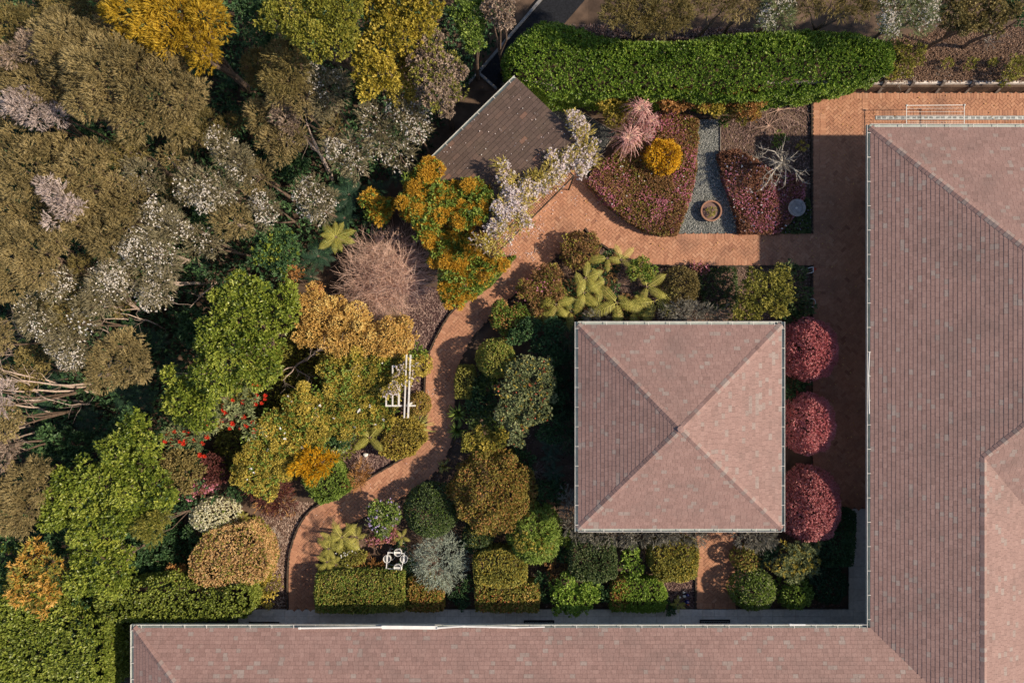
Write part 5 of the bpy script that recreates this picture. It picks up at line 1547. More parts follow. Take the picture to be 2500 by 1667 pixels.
bush(10, 'shrub', 'dark red twiggy shrub above the mulch bank', 'shrub', 'wisp', maroon, 1.4, [(120, 270, 130), (40, 220, 90), (200, 330, 90)], extra=[('red_tips', 'wisp', rust, 0.2, {})])
bush(10, 'wattle_bush', 'bright orange-yellow flowering bush above the small green box hedge', 'shrub', 'feather', golden, 2.2, [(400, 40, 75), (330, 80, 60), (280, 110, 50), (420, 110, 60), (480, 60, 60), (390, 160, 40), (530, 30, 40)], scale=0.8)
block(10, 'clipped_hedge', 'small dark green clipped square hedge by the curved path', clip_green, 1.1, [(330, 190), (450, 80), (560, 60), (660, 240), (560, 310), (450, 345), (400, 300)], 'medium', scale=0.85, shoulder=0.3)
bush(9, 'fern_patch', 'small yellow-green fern clump beside the cream dome', 'shrub', 'long', fern_l, 0.6, [(1670, 430, 50), (1620, 400, 40)], dens=0.6) if False else fern(9, 1660, 430, 0.5, 60, 'small yellow-green fern beside the cream dome', 7, FR_L)
bush(9, 'shrub', 'low green shrub in front of the cream dome', 'shrub', 'medium', deepgreen, 0.9, [(1350, 540, 70), (1300, 350, 60), (1620, 250, 60)])
bush(9, 'shrub', 'rusty low shrub above the long clipped hedge', 'shrub', 'medium', rust, 1.0, [(1230, 820, 60), (1180, 800, 40)])
bush(9, 'shrub', 'dark green low plants in the shaded hollow by the tan dome', 'shrub', 'broad', deepgreen, 0.8, [(1000, 720, 80), (1100, 740, 60), (980, 640, 60)])
bare(10, 115, 620, 95, 0.9, 'white bare twig shrub on the mulch bank', M_lichen, 9, 2, r=0.018, nb=4, up=0.5)
# ------------------------------------------------------------------ MIDDLE LEFT
def twig_ball():
    p = P(*Q(6, 890, 330), 1.2)
    root = empty('bare_twig_ball', (p.x, p.y, 0), 'leafless pinkish twig ball shrub beside the orange bush', 'shrub')
    mb = MB()
    R_ = 345 / 2.8 * (CAM_H - 1.3) / FPX
    for i in range(900):
        d = Vector(rdirs(1)[0]); d.z = abs(d.z) * 0.9 + 0.05; d.normalize()
        L = random.uniform(0.7, 1.06)
        a0 = random.uniform(0, 6.28); r0 = R_ * 0.55 * math.sqrt(random.random())
        s = Vector((r0 * math.cos(a0), r0 * math.sin(a0), 0.5 + 0.5 * random.random()))
        e = Vector((d.x * R_, d.y * R_ * 0.97, 0.4 + d.z * 1.6)) * L
        e = e.lerp(Vector((s.x * 1.4, s.y * 1.4, e.z)), 0.2); e.x *= 1.2; e.y *= 1.2
        m = s.lerp(e, 0.5) + Vector((0, 0, 0.35 * random.random())) + Vector(rdirs(1)[0]) * 0.15
        w = Vector(rdirs(1)[0]) * 0.08
        pts = []
        for k in range(6):
            t = k / 5
            q = s * (1 - t) ** 2 + m * 2 * t * (1 - t) + e * t * t
            pts.append(q + w * math.sin(t * 5 + i) * t)
        mb.tube(pts, [0.0095 * (1 - 0.6 * k / 5) for k in range(6)], 3, random.random(), cap=False)
        for k in range(4):
            j = random.randint(2, 5)
            dd = ((pts[j] - pts[j - 1]).normalized() + Vector(rdirs(1)[0]) * 0.8).normalized()
            q = pts[j]
            mb.tube([q, q + dd * 0.2 + Vector((0, 0, 0.02)), q + dd * random.uniform(0.3, 0.55) + Vector((0, 0, 0.05))], [0.006, 0.005, 0.003], 3, random.random(), cap=False)
    for i in range(26):
        a0 = random.uniform(0, 6.28); r0 = R_ * 0.7 * math.sqrt(random.random())
        mb.tube([(0.1 * math.cos(a0), 0.1 * math.sin(a0), 0), (r0 * .5 * math.cos(a0), r0 * .5 * math.sin(a0), 0.4), (r0 * math.cos(a0), r0 * math.sin(a0), 0.8)], [0.03, 0.022, 0.012], 5)
    mb.build('branches', M_twig, root)
twig_ball()
tree(6, 'ochre_shrub', 'wide ochre-orange autumn shrub between the glossy tree and the path', 'shrub', 'medium', ochre, 2.0,
     [(420, 540, 110), (500, 640, 150), (400, 740, 110), (660, 720, 150), (800, 790, 140), (930, 740, 140), (1010, 800, 90), (1030, 680, 60), (700, 600, 90), (560, 800, 100)], scale=0.78, r0=0.05, flat=0.6, dens=0.9)
bush(6, 'shrub', 'small orange-brown shrub left of the twig ball', 'shrub', 'medium', rust, 1.4, [(270, 350, 60), (420, 440, 50), (250, 320, 40)])
tree(6, 'olive_shrub', 'sprawling olive-yellow shrub beside the white pergola frame', 'shrub', 'medium', oliveyellow, 1.8,
     [(560, 960, 130), (720, 950, 130), (860, 960, 110), (900, 1060, 110), (760, 1090, 150), (600, 1110, 150), (680, 1230, 140), (840, 1220, 100), (520, 1240, 120), (930, 1180, 70), (1000, 940, 70), (560, 1330, 110), (720, 1310, 100), (880, 1290, 80)], scale=0.78, r0=0.05, flat=0.55, extra=[('green_leaves', 'medium', clip_green, 0.25, {})], flowers=(white_f, 1.2, 0.09, 0))
tree(6, 'olive_shrub', 'sprawling olive-yellow shrub at the foot of the red flowered tree', 'shrub', 'medium', oliveyellow, 1.9,
     [(330, 1220, 120), (420, 1330, 120), (280, 1350, 130), (120, 1380, 110), (180, 1470, 130), (60, 1510, 120), (300, 1470, 120), (20, 1600, 120), (130, 1620, 130), (-20, 1720, 110), (90, 1760, 90), (440, 1420, 90)], scale=0.78, r0=0.05, flat=0.55, extra=[('green_leaves', 'medium', clip_green, 0.2, {})], flowers=(white_f, 1.0, 0.09, 0))
leaning(6, 'bare white branches spreading over the olive shrubs below the ochre shrub', [[(260, 990), (310, 940), (420, 880), (550, 810)], [(270, 980), (340, 930), (380, 900), (440, 850)], [(290, 960), (220, 980), (150, 1030), (120, 1060)], [(280, 970), (330, 1010), (380, 1040), (340, 1160), (300, 1230)], [(390, 1060), (420, 1170), (440, 1310)], [(600, 950), (660, 880), (700, 900), (720, 960)], [(300, 940), (260, 1000), (200, 1060)]], 1.95, M_barkw, 0.03, 6, 'bare_branches', 0.5, None)
bush(6, 'shrub', 'dark green shrub left of the sunlit fern by the path', 'shrub', 'broad', deepgreen, 1.3, [(480, 1430, 70), (560, 1400, 60), (440, 1520, 60), (600, 1470, 60)], extra=[('brighter_leaves', 'broad', puka, 0.3, {})])
bush(6, 'shrub', 'pale olive shrub with small white blooms left of the sunlit fern', 'shrub', 'medium', greygreen, 0.9, [(620, 1440, 55), (580, 1520, 45)], flowers=(white_f, 25, 0.06, 0))
fern(6, 790, 1450, 0.8, 160, 'sunlit fern on the bark bed below the white pergola frame', 4, FR_L)
bare(6, 850, 1390, 80, 0.7, 'grey-brown dead twiggy plant behind the sunlit fern', M_twig, 7, 2, r=0.012, nb=3)
block(6, 'olive_shrub', 'low rounded yellow-orange shrub along the left edge of the path bend', orangegreen, 0.9, [(900, 1400), (960, 1330), (1060, 1310), (1140, 1370), (1170, 1460), (1120, 1510), (1080, 1570), (960, 1590), (860, 1560)], 'medium', shoulder=0.45, lump=0.06, cat='shrub', scale=0.8, extra=[('yellow_leaves', 'medium', oliveyellow, 0.5, dict(shoulder=0.45, lump=0.06))])
dome(6, 'clipped_ball', 'yellow-green clipped ball touching the white pergola rails on the path side', oliveyellow, 1.0, (1140, 950), 68, 80)
bush(6, 'shrub', 'dark green leafy plant above the yellow-green clipped ball', 'shrub', 'broad', clip_green, 0.8, [(1110, 850, 40), (1140, 890, 40)])
dome(6, 'clipped_ball', 'orange-yellow clipped ball below the pergola rails on the path side', orangegreen, 1.0, (1125, 1225), 75, 78, extra=[('orange_tips', 'fine', ochre, 0.5, {})])
bush(10, 'shrub', 'rusty dried shrub by the lower path edge', 'shrub', 'wisp', rust, 0.7, [(700, 170, 60), (740, 110, 50), (660, 200, 40)])
bare(10, 720, 60, 90, 0.5, 'pinkish dead twigs on the bark bed above the rusty shrub', M_twig, 8, 2, r=0.012, nb=3)

def flax(zone, x, y, rpx, label, n=60, mat=None, H=0.7):
    p = P(*Q(zone, x, y), 0.2)
    R_ = rpx / 2.8 * (CAM_H - 0.4) / FPX
    root = empty('flax', (p.x, p.y, 0), label, 'plant')
    mb = MB()
    for i in range(n):
        a = random.uniform(0, 6.28); L = R_ * random.uniform(0.6, 1.15); w = 0.018; h = H * random.uniform(0.5, 1.1)
        d = Vector((math.cos(a), math.sin(a), 0)); s = Vector((-d.y, d.x, 0)) * w
        pts = [d * 0.04, d * L * 0.4 + Vector((0, 0, h * 0.9)), d * L * 0.8 + Vector((0, 0, h * 0.85)), d * L + Vector((0, 0, h * 0.35))]
        vs = []
        for q, f in zip(pts, (0.8, 1.0, 0.7, 0.1)): vs += [q - s * f, q + s * f]
        mb.add(vs, [(0, 1, 3, 2), (2, 3, 5, 4), (4, 5, 7, 6)], random.uniform(0.2, 0.9))
    mb.build('leaves', mat or flax_m, root)
flax(6, 1120, 1370, 120, 'yellow-green strap-leaved flax at the left edge of the path', 70)
flax(6, 1395, 1285, 80, 'green strap-leaved plant on the right edge of the path, upper one', 50, clip_green, 0.5)
flax(6, 1390, 1400, 75, 'green strap-leaved plant on the right edge of the path, lower one', 45, clip_green, 0.5)
flax(10, 1300, 90, 60, 'small strap-leaved tuft at the path edge by the big orange-green ball', 30, flax_m, 0.35)

# orange flowering bush at the shed
OB = [(1180, 1200, 100), (1120, 1290, 110), (1250, 1330, 110), (1100, 1430, 110), (1230, 1460, 120), (1370, 1360, 120), (1500, 1310, 110), (1420, 1470, 120), (1560, 1380, 80), (1540, 1460, 70),
      (1280, 1600, 110), (1400, 1620, 120), (1180, 1560, 80), (1300, 1720, 110), (1420, 1780, 130), (1540, 1740, 110), (1620, 1800, 90), (1350, 1860, 100), (1440, 1930, 110), (1330, 2010, 70), (1560, 1880, 90), (1500, 1690, 100), (1390, 2050, 50)]
tree(2, 'orange_bush', 'tall orange flowering bush leaning on the shed roof', 'shrub', 'broad', clip_green, 3.0, [(x, y, r, None, 1.0 if y < 1600 else 0.72) for x, y, r in OB], r0=0.08, flat=0.65, dens=0.85,
     extra=[('orange_leaves', 'long', orangeleaf, 1.7, dict(scale=0.65, inner=0.15, up_bias=0.6))])
tree(2, 'orange_bush', 'small separate orange bush left of the tall orange one', 'shrub', 'broad', clip_green, 2.2, [(860, 1450, 85), (920, 1400, 50), (810, 1340, 45), (760, 1380, 40)], flat=0.7, dens=0.6, extra=[('orange_leaves', 'long', orangeleaf, 1.2, dict(scale=0.7, inner=0.12, up_bias=0.6))])
block(0, 'ground_cover', 'low green creeper along the path edge under the orange bush', clip_green, 0.3, [(1240, 632), (1258, 625), (1194, 702), (1150, 730), (1118, 742), (1150, 715), (1195, 685)], 'fine', cat='plant', shoulder=0.1, stems=False)

# ------------------------------------------------------------------ wisteria over the shed eave
def wisteria():
    H_ = 3.2
    lb = [(1700, 1140, 45), (1740, 1220, 60), (1770, 1320, 80), (1700, 1420, 60), (1800, 1410, 80), (1860, 1330, 60), (1740, 1500, 80), (1830, 1530, 70), (1650, 1590, 60), (1570, 1640, 60), (1700, 1620, 70), (1640, 1700, 50)]
    L = lobes_of(2, H_, lb, 0.5) + lobes_of(3, 3.1, [(300, 1110, 55), (270, 1200, 60), (350, 1150, 50), (420, 1080, 60), (330, 1230, 50), (190, 1240, 70), (120, 1290, 70), (250, 1290, 40),
         (480, 1110, 60), (540, 1020, 70), (520, 920, 60), (470, 850, 55), (440, 800, 35), (560, 1100, 50), (500, 1160, 40), (60, 1360, 70), (40, 1450, 60)], 0.5)
    L += lobes_of(8, 1.0, [], 0.5)
    o = P(1285, 505, 0)
    root = empty('wisteria', o, 'lilac-white flowering wisteria trained along the shed eave', 'climber')
    lv = [l for i, l in enumerate(L)]
    V, F, t = foliage(lv, 'wisp', tuple(o), 0.5, tb=0.08, k=7, L=0.13, W=0.035)
    put('foliage', np_mesh('foliage', V, F, t), wist_l, root)
    A = sum(math.pi * l[3] * l[4] for l in lv)
    p, nr, _ = lobe_points(lv, int(A * 2200), 6, 0.4, 0.25, -0.3)
    p = p + 0.10 * rdirs(len(p))
    V, F, t = speckle(p, nr, int(A * 480), 0.068, tuple(o), 0.55, k=5, clump=1.9)
    put('blossoms', np_mesh('blossoms', V, F, t), lilac_f, root)
    mb = MB()
    prev = Vector((0, 0, 0))
    for (a, b) in (((1285, 505), (1330, 470)), ((1330, 470), (1400, 400)), ((1285, 505), (1220, 575)), ((1285, 505), (1240, 450)), ((1400, 400), (1420, 330)), ((1220, 575), (1180, 620))):
        pa = P(*a, 2.75) - o; pb = P(*b, 2.85) - o
        mb.tube([pa, pa.lerp(pb, 0.5) + Vector((0.05, -0.05, 0.08)), pb], [0.03, 0.025, 0.018], 6)
    mb.tube([(0, 0, 0), (0.1, 0.1, 1.2), P(1285, 505, 2.75) - o], [0.06, 0.05, 0.035], 7)
    for i in range(60):
        l = lv[random.randrange(len(lv))]
        q = Vector(l[:3]) - o
        d = Vector(rdirs(1)[0]); d.z = abs(d.z) * 0.4
        grow(mb, q, d.normalized(), 0.5, 0.008, 1, 2, 0.5, 0.02)
    mb.build('vine_stem', M_barkw, root)
wisteria()
# fallen petals and stray flowers
for nm, poly, n in (('fallen_petals', terrace, 260), ('fallen_petals', winding, 110)):
    pa = np.array(poly); x0, y0 = pa.min(0); x1, y1 = pa.max(0)
    cl = RNG.uniform(0, 1, (14, 2)) * (np.array([x1 - x0, y1 - y0])) + np.array([x0, y0])
    ctr = cl[RNG.integers(0, 14, n * 4)]
    q = np.where(RNG.uniform(0, 1, (n * 4, 1)) < 0.55, ctr + RNG.normal(0, 0.13, (n * 4, 2)), RNG.uniform(0, 1, (n * 4, 2)) * np.array([x1 - x0, y1 - y0]) + np.array([x0, y0]))
    if poly is terrace:
        w_ = np.exp(-edge_dist(q[:, 0], q[:, 1], [tuple(TERR[0][:2]), tuple(TERR[1][:2]), tuple(TERR[0][:2])]) / 0.8)
        q = q[RNG.uniform(0, 1, len(q)) < w_]
    k = in_poly(q[:, 0], q[:, 1], poly); q = q[k][:n]
    pp = np.stack([q[:, 0], q[:, 1], np.full(len(q), 0.085)], 1)
    V, F, t = leaf_arrays(pp, unit(UP + 0.1 * rdirs(len(pp))), 3, 0.04, 0.03, 1.5, 0.0)
    V[:, 2] = np.maximum(V[:, 2], 0.079)
    tag(put(nm, np_mesh(nm, V, F, t), lilac_f), kind='stuff')

# ------------------------------------------------------------------ TOP: hedge, bank, trees beyond
HEDGE = [(1240, 118), (1262, 96), (1312, 62), (1365, 60), (1400, 70), (1440, 86), (1525, 104), (1680, 104), (1776, 86), (1860, 83), (1985, 77), (2060, 84), (2120, 95), (2170, 104), (2185, 140), (2170, 175), (2120, 186), (2060, 206),
         (1985, 214), (1880, 227), (1776, 235), (1686, 224), (1544, 226), (1420, 225), (1346, 224), (1283, 205), (1244, 182), (1232, 150)]
block(0, 'hedge', 'very long deep green clipped hedge along the top of the garden', hedge, 2.3, HEDGE, 'broad', 0.0, scale=0.78, lump=0.13, shoulder=0.4, lscale=2.2, dens=1.35)
bush(4, 'shrub', 'thinning yellow-green end of the hedge on the dry bank', 'shrub', 'medium', olive, 0.7, [(930, 350, 90), (960, 440, 80), (1040, 400, 60), (900, 500, 50), (1090, 440, 35)], zbase=BANK_H, dens=0.55, flat=0.5) if False else None
def bank_bush(zone, label, mat, lb, H=0.6, kind='medium', dens=0.6, name='shrub', **kw):
    return tree(zone, name, label, 'shrub', kind, mat, BANK_H + H, lb, zbase=BANK_H, fname='foliage', stem='stem', r0=0.02, flat=0.45, dens=dens, **kw)
bank_bush(4, 'thin yellow-green shrub where the long hedge peters out on the dry bank', olive, [(890, 340, 70), (950, 370, 80), (960, 460, 80), (1040, 400, 60), (880, 500, 50), (1080, 330, 40)])
bank_bush(4, 'small green weed on the dry bank, leftmost of three', olive, [(1265, 430, 35)], 0.35, name='weed')
bank_bush(4, 'small green weed on the dry bank, middle of three', olive, [(1430, 442, 40)], 0.35, name='weed')
bank_bush(4, 'small green weed on the dry bank, rightmost of three', olive, [(1570, 432, 35)], 0.35, name='weed')
bank_bush(4, 'twiggy green-brown shrub above the retaining wall at the right edge', olive, [(1720, 480, 80), (1780, 440, 60), (1660, 540, 50)], 0.7, dens=0.5)
bare(4, 1700, 500, 110, 0.7, 'grey bare twigs over the retaining wall at the right edge', M_lichen, 8, 2, z0=BANK_H, r=0.012)
bare(4, 960, 520, 110, 0.4, 'dead roots and stems at the end of the long hedge', M_lichen, 8, 2, z0=BANK_H, r=0.016, up=0.2, lift=0.0)
bare(4, 1230, 480, 80, 0.25, 'fallen bare branch on the dry bank', M_lichen, 5, 2, z0=BANK_H, r=0.014, up=0.1, lift=0.0)
TP = 'trees beyond the long hedge'
tree(3, 'tea_tree', 'wide drooping olive-brown tree beyond the hedge, top centre', 'tree', 'needle', tea_olive, 4.0, [(760, 60, 110), (900, 80, 130), (1050, 90, 130), (1170, 90, 100), (950, -40, 150), (1100, -40, 150), (700, 120, 70), (880, 170, 80), (1060, 190, 70), (1150, 160, 60)], TP, zbase=BANK_H, flat=0.5, r0=0.09)
tree(3, 'tea_tree', 'olive spray right of the wide drooping tree beyond the hedge', 'tree', 'needle', tea_olive, 3.8, [(1490, 60, 70), (1500, 10, 60), (1340, 40, 70)], TP, zbase=BANK_H, flat=0.5)
tree(3, 'tea_tree', 'brown spray beside the olive one beyond the hedge', 'tree', 'needle', tea, 3.8, [(1620, 40, 80), (1660, -30, 80)], TP, zbase=BANK_H, flat=0.5)
tree(4, 'flowering_tea_tree', 'white speckled tree beyond the hedge, left of the brown gap', 'tree', 'wisp', greygreen, 3.8, [(80, 60, 110), (130, 120, 80), (30, 130, 60), (60, -40, 110)], TP, flowers=W2, zbase=BANK_H)
tree(4, 'tea_tree', 'dark brown trees in the gap between two white speckled ones', 'tree', 'needle', tea_olive, 3.8, [(300, 40, 100), (470, 20, 100), (620, 40, 110), (740, 20, 80)], TP, zbase=BANK_H)
tree(4, 'flowering_tea_tree', 'pair of white speckled crowns beyond the dry bank', 'tree', 'wisp', greygreen, 3.8, [(890, 70, 120), (870, 170, 70), (1080, 60, 120), (1100, 140, 80), (980, -30, 120)], TP, flowers=W2, zbase=BANK_H)
tree(4, 'olive_tree', 'round olive brown tree beyond the dry bank', 'tree', 'medium', tea_olive, 3.8, [(1300, 110, 110), (1430, 90, 130), (1560, 110, 130), (1500, 0, 140), (1620, 60, 90), (1380, 190, 60)], TP, zbase=BANK_H)
tree(4, 'broadleaf_tree', 'dark green tree in the upper right corner', 'tree', 'medium', deepgreen, 3.8, [(1750, 30, 90), (1780, 120, 60)], TP, zbase=BANK_H)
bare(4, 1600, 250, 110, 1.0, 'grey bare twigs under the round olive brown tree', M_lichen, 9, 2, z0=BANK_H, r=0.012)

# shrubs under the long hedge
bush(3, 'shrub', 'round olive-brown shrub right of the shed gravel', 'shrub', 'medium', oliveyellow, 1.4, [(700, 730, 85), (780, 760, 80), (720, 810, 70), (660, 690, 50)], dens=0.7)
bush(3, 'shrub', 'orange-brown autumn shrub under the hedge, left of the gravel path end', 'shrub', 'medium', rust, 1.2, [(1180, 690, 70), (1090, 700, 60), (1270, 680, 70), (1330, 710, 60), (1180, 640, 50)])
bush(3, 'shrub', 'yellow-olive shrub right above the gravel path end', 'shrub', 'medium', oliveyellow, 1.2, [(1420, 735, 60), (1450, 690, 50), (1340, 740, 40)])
bush(3, 'shrub', 'bright orange autumn shrub under the hedge, right of the gravel path end', 'shrub', 'medium', orangegreen, 1.3, [(1580, 740, 80), (1660, 690, 80), (1650, 760, 70), (1540, 690, 60), (1720, 680, 40)], extra=[('orange_leaves', 'medium', rust, 0.8, {})])
bush(3, 'shrub', 'small green plant at the side of the gravel path end', 'shrub', 'medium', clip_green, 0.5, [(1480, 830, 35)])
p = P(1734, 275); st_ = empty('stone_step', p, 'dark stone step at the head of the gravel path', 'step')
mb = MB(); mb.box((0, 0.05, 0.1), (0.6, 0.3, 0.3)); mb.build('riser', M_dtimber, st_)
mb = MB(); mb.box((0, 0.22, 0.27), (0.66, 0.16, 0.05)); mb.build('tread', M_conc, st_)
block(0, 'azalea_bed', 'heart-shaped bed of pink flowering azalea left of the gravel path', azalea, 0.62, [(1436, 445), (1462, 405), (1505, 372), (1560, 340), (1590, 290), (1622, 268), (1662, 276), (1702, 292), (1702, 357), (1693, 446), (1682, 490), (1655, 566), (1622, 571), (1590, 563), (1551, 545), (1497, 506), (1452, 460)], 'medium', scale=0.75,
      cat='flower bed', shoulder=0.35, lump=0.07, lscale=3.5, flowers=[(pinkpetal, 220, 0.05, 1.6), (white_f, 5, 0.05, 0, 'white_blossoms')], extra=[('green_leaves', 'medium', olive, 0.2, dict(shoulder=0.35, lump=0.07, scale=0.8))])
block(0, 'azalea_bed', 'bed of purple-pink azalea under the bare white tree', azalea_p, 0.5, [(1760, 372), (1800, 365), (1850, 395), (1890, 420), (1935, 425), (1962, 450), (1965, 480), (1930, 540), (1905, 566), (1812, 566), (1793, 500), (1770, 440)], 'medium', scale=0.75,
      cat='flower bed', shoulder=0.3, lump=0.07, lscale=3.5, flowers=[(pinkpetal, 200, 0.05, 1.6), (mauve_f, 20, 0.04, 0, 'purple_blossoms'), (white_f, 10, 0.07, 0, 'white_blossoms')])
block(0, 'ground_cover', 'dark low plants in the shaded corner of the azalea bed', clip_dark, 0.25, [(1905, 566), (1935, 535), (1968, 480), (1978, 500), (1978, 566)], 'fine', cat='plant', stems=False, flowers=(mauve_f, 40, 0.04, 0))
dome(3, 'golden_bush', 'round golden-yellow bush in the heart-shaped azalea bed', golden, 1.6, (1075, 1060), 155, 150, 'medium', lump=0.08, dens=0.8, sub=5, scale=0.75)
# weeping pink tree and white bare branches
def weeping(zone, x, y, rpx, H, label, mat=pinkspray, n=60):
    rpx *= 1.25
    p = P(*Q(zone, x, y), H)
    R_ = rpx / 2.8 * (CAM_H - H) / FPX
    root = empty('weeping_tree', (p.x, p.y, 0), label, 'tree', 'weeping pink trees')
    mb = MB(); V = []; 
    O = []; A = []
    for i in range(n):
        a = random.uniform(0, 6.28); L = R_ * random.uniform(0.6, 1.1); sw = random.uniform(-.5, .5)
        pts = [Vector((math.cos(a + sw * t) * L * t, math.sin(a + sw * t) * L * t, H + 0.18 * math.sin(t * 3.14) - 0.55 * t * t)) for t in np.linspace(0.02, 1, 7)]
        mb.tube(pts, [0.014 * (1 - .8 * k / 6) for k in range(7)], 3, 0.5, cap=False)
        for k in range(26):
            t = random.uniform(0.15, 1) * 6; j = min(5, int(t)); q = pts[j].lerp(pts[j + 1], t - j)
            O.append(q[:]); A.append((pts[j + 1] - pts[j]).normalized()[:])
    mb.tube([(0, 0, 0), (0.04, 0, H * .5), (0, 0, H)], [0.05, 0.04, 0.03], 6)
    mb.build('branches', M_twig, root)
    V, F, t = leaf_arrays(np.array(O), np.array(A), 3, 0.055, 0.02, 0.7, 0.05)
    put('blossoms', np_mesh('blossoms', V, F, t), mat, root)
bush(3, 'pink_bush', 'soft dusty pink blossom bush among the bare white branches', 'shrub', 'wisp', pinkspray, 1.5, [(900, 780, 60), (960, 840, 55), (860, 880, 60), (840, 970, 55), (930, 930, 45)], dens=0.5)
weeping(3, 905, 745, 105, 1.9, 'weeping pink tree above the golden bush, upper of the pair')
weeping(3, 830, 940, 110, 1.7, 'weeping pink tree above the golden bush, lower of the pair')
weeping(3, 985, 830, 60, 1.7, 'small weeping pink spray right of the pair of pink trees', n=20)
bare(3, 950, 860, 150, 1.6, 'white bare branches between the weeping pink trees', M_lichen, 8, 3, r=0.02, name='bare_tree', cat='tree')
bare(3, 1080, 850, 110, 1.3, 'grey twiggy bare bush above the golden bush', M_lichen, 10, 3, r=0.012, nb=3)
bare(3, 1030, 660, 75, 1.6, 'small white bare sapling under the long hedge', M_lichen, 5, 2, r=0.016, name='bare_tree', cat='tree')
# white lichen tree right
def lichen_tree():
    o = P(*Q(4, 150, 1100), 0.3); o.z = 0
    root = empty('bare_tree', o, 'white lichen-covered bare tree over the purple azalea bed', 'tree')
    mb = MB()
    H_ = 1.7
    C0 = P(*Q(4, 140, 1110), H_ * 0.7) - o
    mb.tube([(0, 0, 0), (C0.x * .5, C0.y * .5, H_ * .4), C0], [0.07, 0.06, 0.05], 7)
    for tip in ((150, 980), (80, 1110), (0, 1070), (20, 1280), (280, 1250), (160, 1270), (210, 1090), (-20, 1010), (100, 1250), (40, 1180)):
        e = P(*Q(4, *tip), random.uniform(1.3, 2.1)) - o
        m_ = C0.lerp(e, 0.5) + Vector((random.uniform(-.12, .12), random.uniform(-.12, .12), 0.1))
        pts = [C0, C0.lerp(m_, 0.5), m_, m_.lerp(e, 0.5), e]
        mb.tube(pts, [0.034, 0.027, 0.021, 0.015, 0.008], 5, random.random())
        for k in range(13):
            i = random.randint(1, 4); q = pts[i - 1].lerp(pts[i], random.random())
            d = ((pts[i] - pts[i - 1]).normalized() + Vector(rdirs(1)[0]) * 0.9).normalized()
            grow(mb, q, d, random.uniform(0.15, 0.4), 0.013, 1, 2, 0.6, 0.02)
    mb.build('branches', M_lichen, root)
lichen_tree()
bare(3, 1745, 1070, 100, 1.3, 'grey bare bush left of the white lichen-covered tree', M_lichen, 9, 3, r=0.013)
bare(4, 130, 740, 190, 0.5, 'brown dry twigs over the bed beside the plaza corner', M_twig, 14, 2, r=0.011, nb=3, up=0.35, lift=0.0)
bare(4, 60, 850, 140, 0.45, 'brown dry twigs lower in the bed beside the plaza', M_twig, 10, 2, r=0.011, nb=3, up=0.3, lift=0.0)
bush(4, 'shrub', 'small green plant in the dark part of the twig bed', 'shrub', 'medium', clip_green, 0.4, [(115, 965, 50)], dens=0.6)
bush(4, 'shrub', 'small yellow plant in the dark part of the twig bed', 'shrub', 'medium', oliveyellow, 0.35, [(275, 1000, 32)], dens=0.6)

# ------------------------------------------------------------------ BED above the pavilion
bush(7, 'azalea', 'rusty green azalea in the corner where the two paths part', 'shrub', 'medium', azalea, 0.85, [(470, 120, 80), (540, 190, 90), (440, 210, 80), (560, 110, 60), (400, 150, 40)], scale=0.8, extra=[('green_leaves', 'medium', olive, 0.35, dict(scale=0.8))])
bush(7, 'azalea', 'large rusty green azalea along the terrace edge with a few pink flowers', 'shrub', 'medium', azalea, 0.9, [(240, 400, 100), (150, 450, 80), (300, 340, 70), (230, 530, 90), (320, 450, 70), (200, 600, 60)], scale=0.8, extra=[('green_leaves', 'medium', olive, 0.45, dict(scale=0.8))], flowers=(pinkpetal, 12, 0.06, 2))
bush(7, 'azalea', 'green azalea with red tips beside the path bend', 'shrub', 'medium', clip_green, 0.85, [(60, 620, 80), (-20, 640, 80), (-60, 560, 50), (20, 720, 70), (80, 700, 60), (-70, 660, 50)], scale=0.8, extra=[('red_tips', 'medium', rust, 0.35, dict(scale=0.8))])
bush(7, 'shrub', 'bright green leafy bush below the top path', 'shrub', 'medium', clip_green, 1.0, [(900, 290, 70), (950, 330, 55), (860, 320, 50)], extra=[('yellow_leaves', 'medium', olive, 0.4, {})])
bare(7, 770, 390, 100, 0.8, 'pinkish leafless shrub in the middle of the ferns', M_twig, 12, 3, r=0.012, nb=3)
bush(7, 'shrub', 'olive undershrub spread beneath the sunlit ferns', 'shrub', 'medium', azalea, 0.55, [(640, 400, 100), (560, 520, 90), (430, 440, 80), (800, 560, 90), (900, 560, 80), (380, 580, 70), (480, 620, 60), (690, 260, 80), (610, 300, 70)], dens=0.6, extra=[('green_leaves', 'medium', deepgreen, 0.6, {})])
for i, (x, y, z, r, n, lb) in enumerate(((530, 360, 1.0, 110, 5, 'sunlit fern right of the large rusty azalea'), (680, 225, 0.9, 90, 5, 'sunlit fern below the corner azalea, left of two by the top path'), (775, 235, 0.9, 90, 5, 'sunlit fern by the top path, right of two'),
    (330, 540, 0.9, 110, 5, 'sunlit fern nearest the terrace edge azalea'), (520, 460, 0.9, 110, 5, 'sunlit fern below the one beside the rusty azalea'), (745, 530, 0.9, 130, 6, 'large sunlit fern below the pinkish leafless shrub'), (1000, 520, 0.9, 140, 6, 'large sunlit fern left of the brown clipped dome'),
    (950, 420, 0.9, 100, 5, 'sunlit fern above the large one by the clipped dome'), (610, 555, 0.8, 90, 5, 'sunlit fern by the pavilion gutter, middle'), (430, 590, 0.7, 90, 5, 'small sunlit fern near the pavilion corner'), (850, 590, 0.7, 110, 6, 'half shaded fern touching the pavilion gutter'),
    (620, 340, 0.8, 60, 5, 'small sunlit fern above the pinkish leafless shrub'))):
    fern(7, x, y, z, r * 1.6, lb, 3 if r < 100 else 4, FR_L, group='sunlit ferns above the pavilion', start=random.uniform(0, 6.28), arc=4.0 if r < 100 else 5.0)
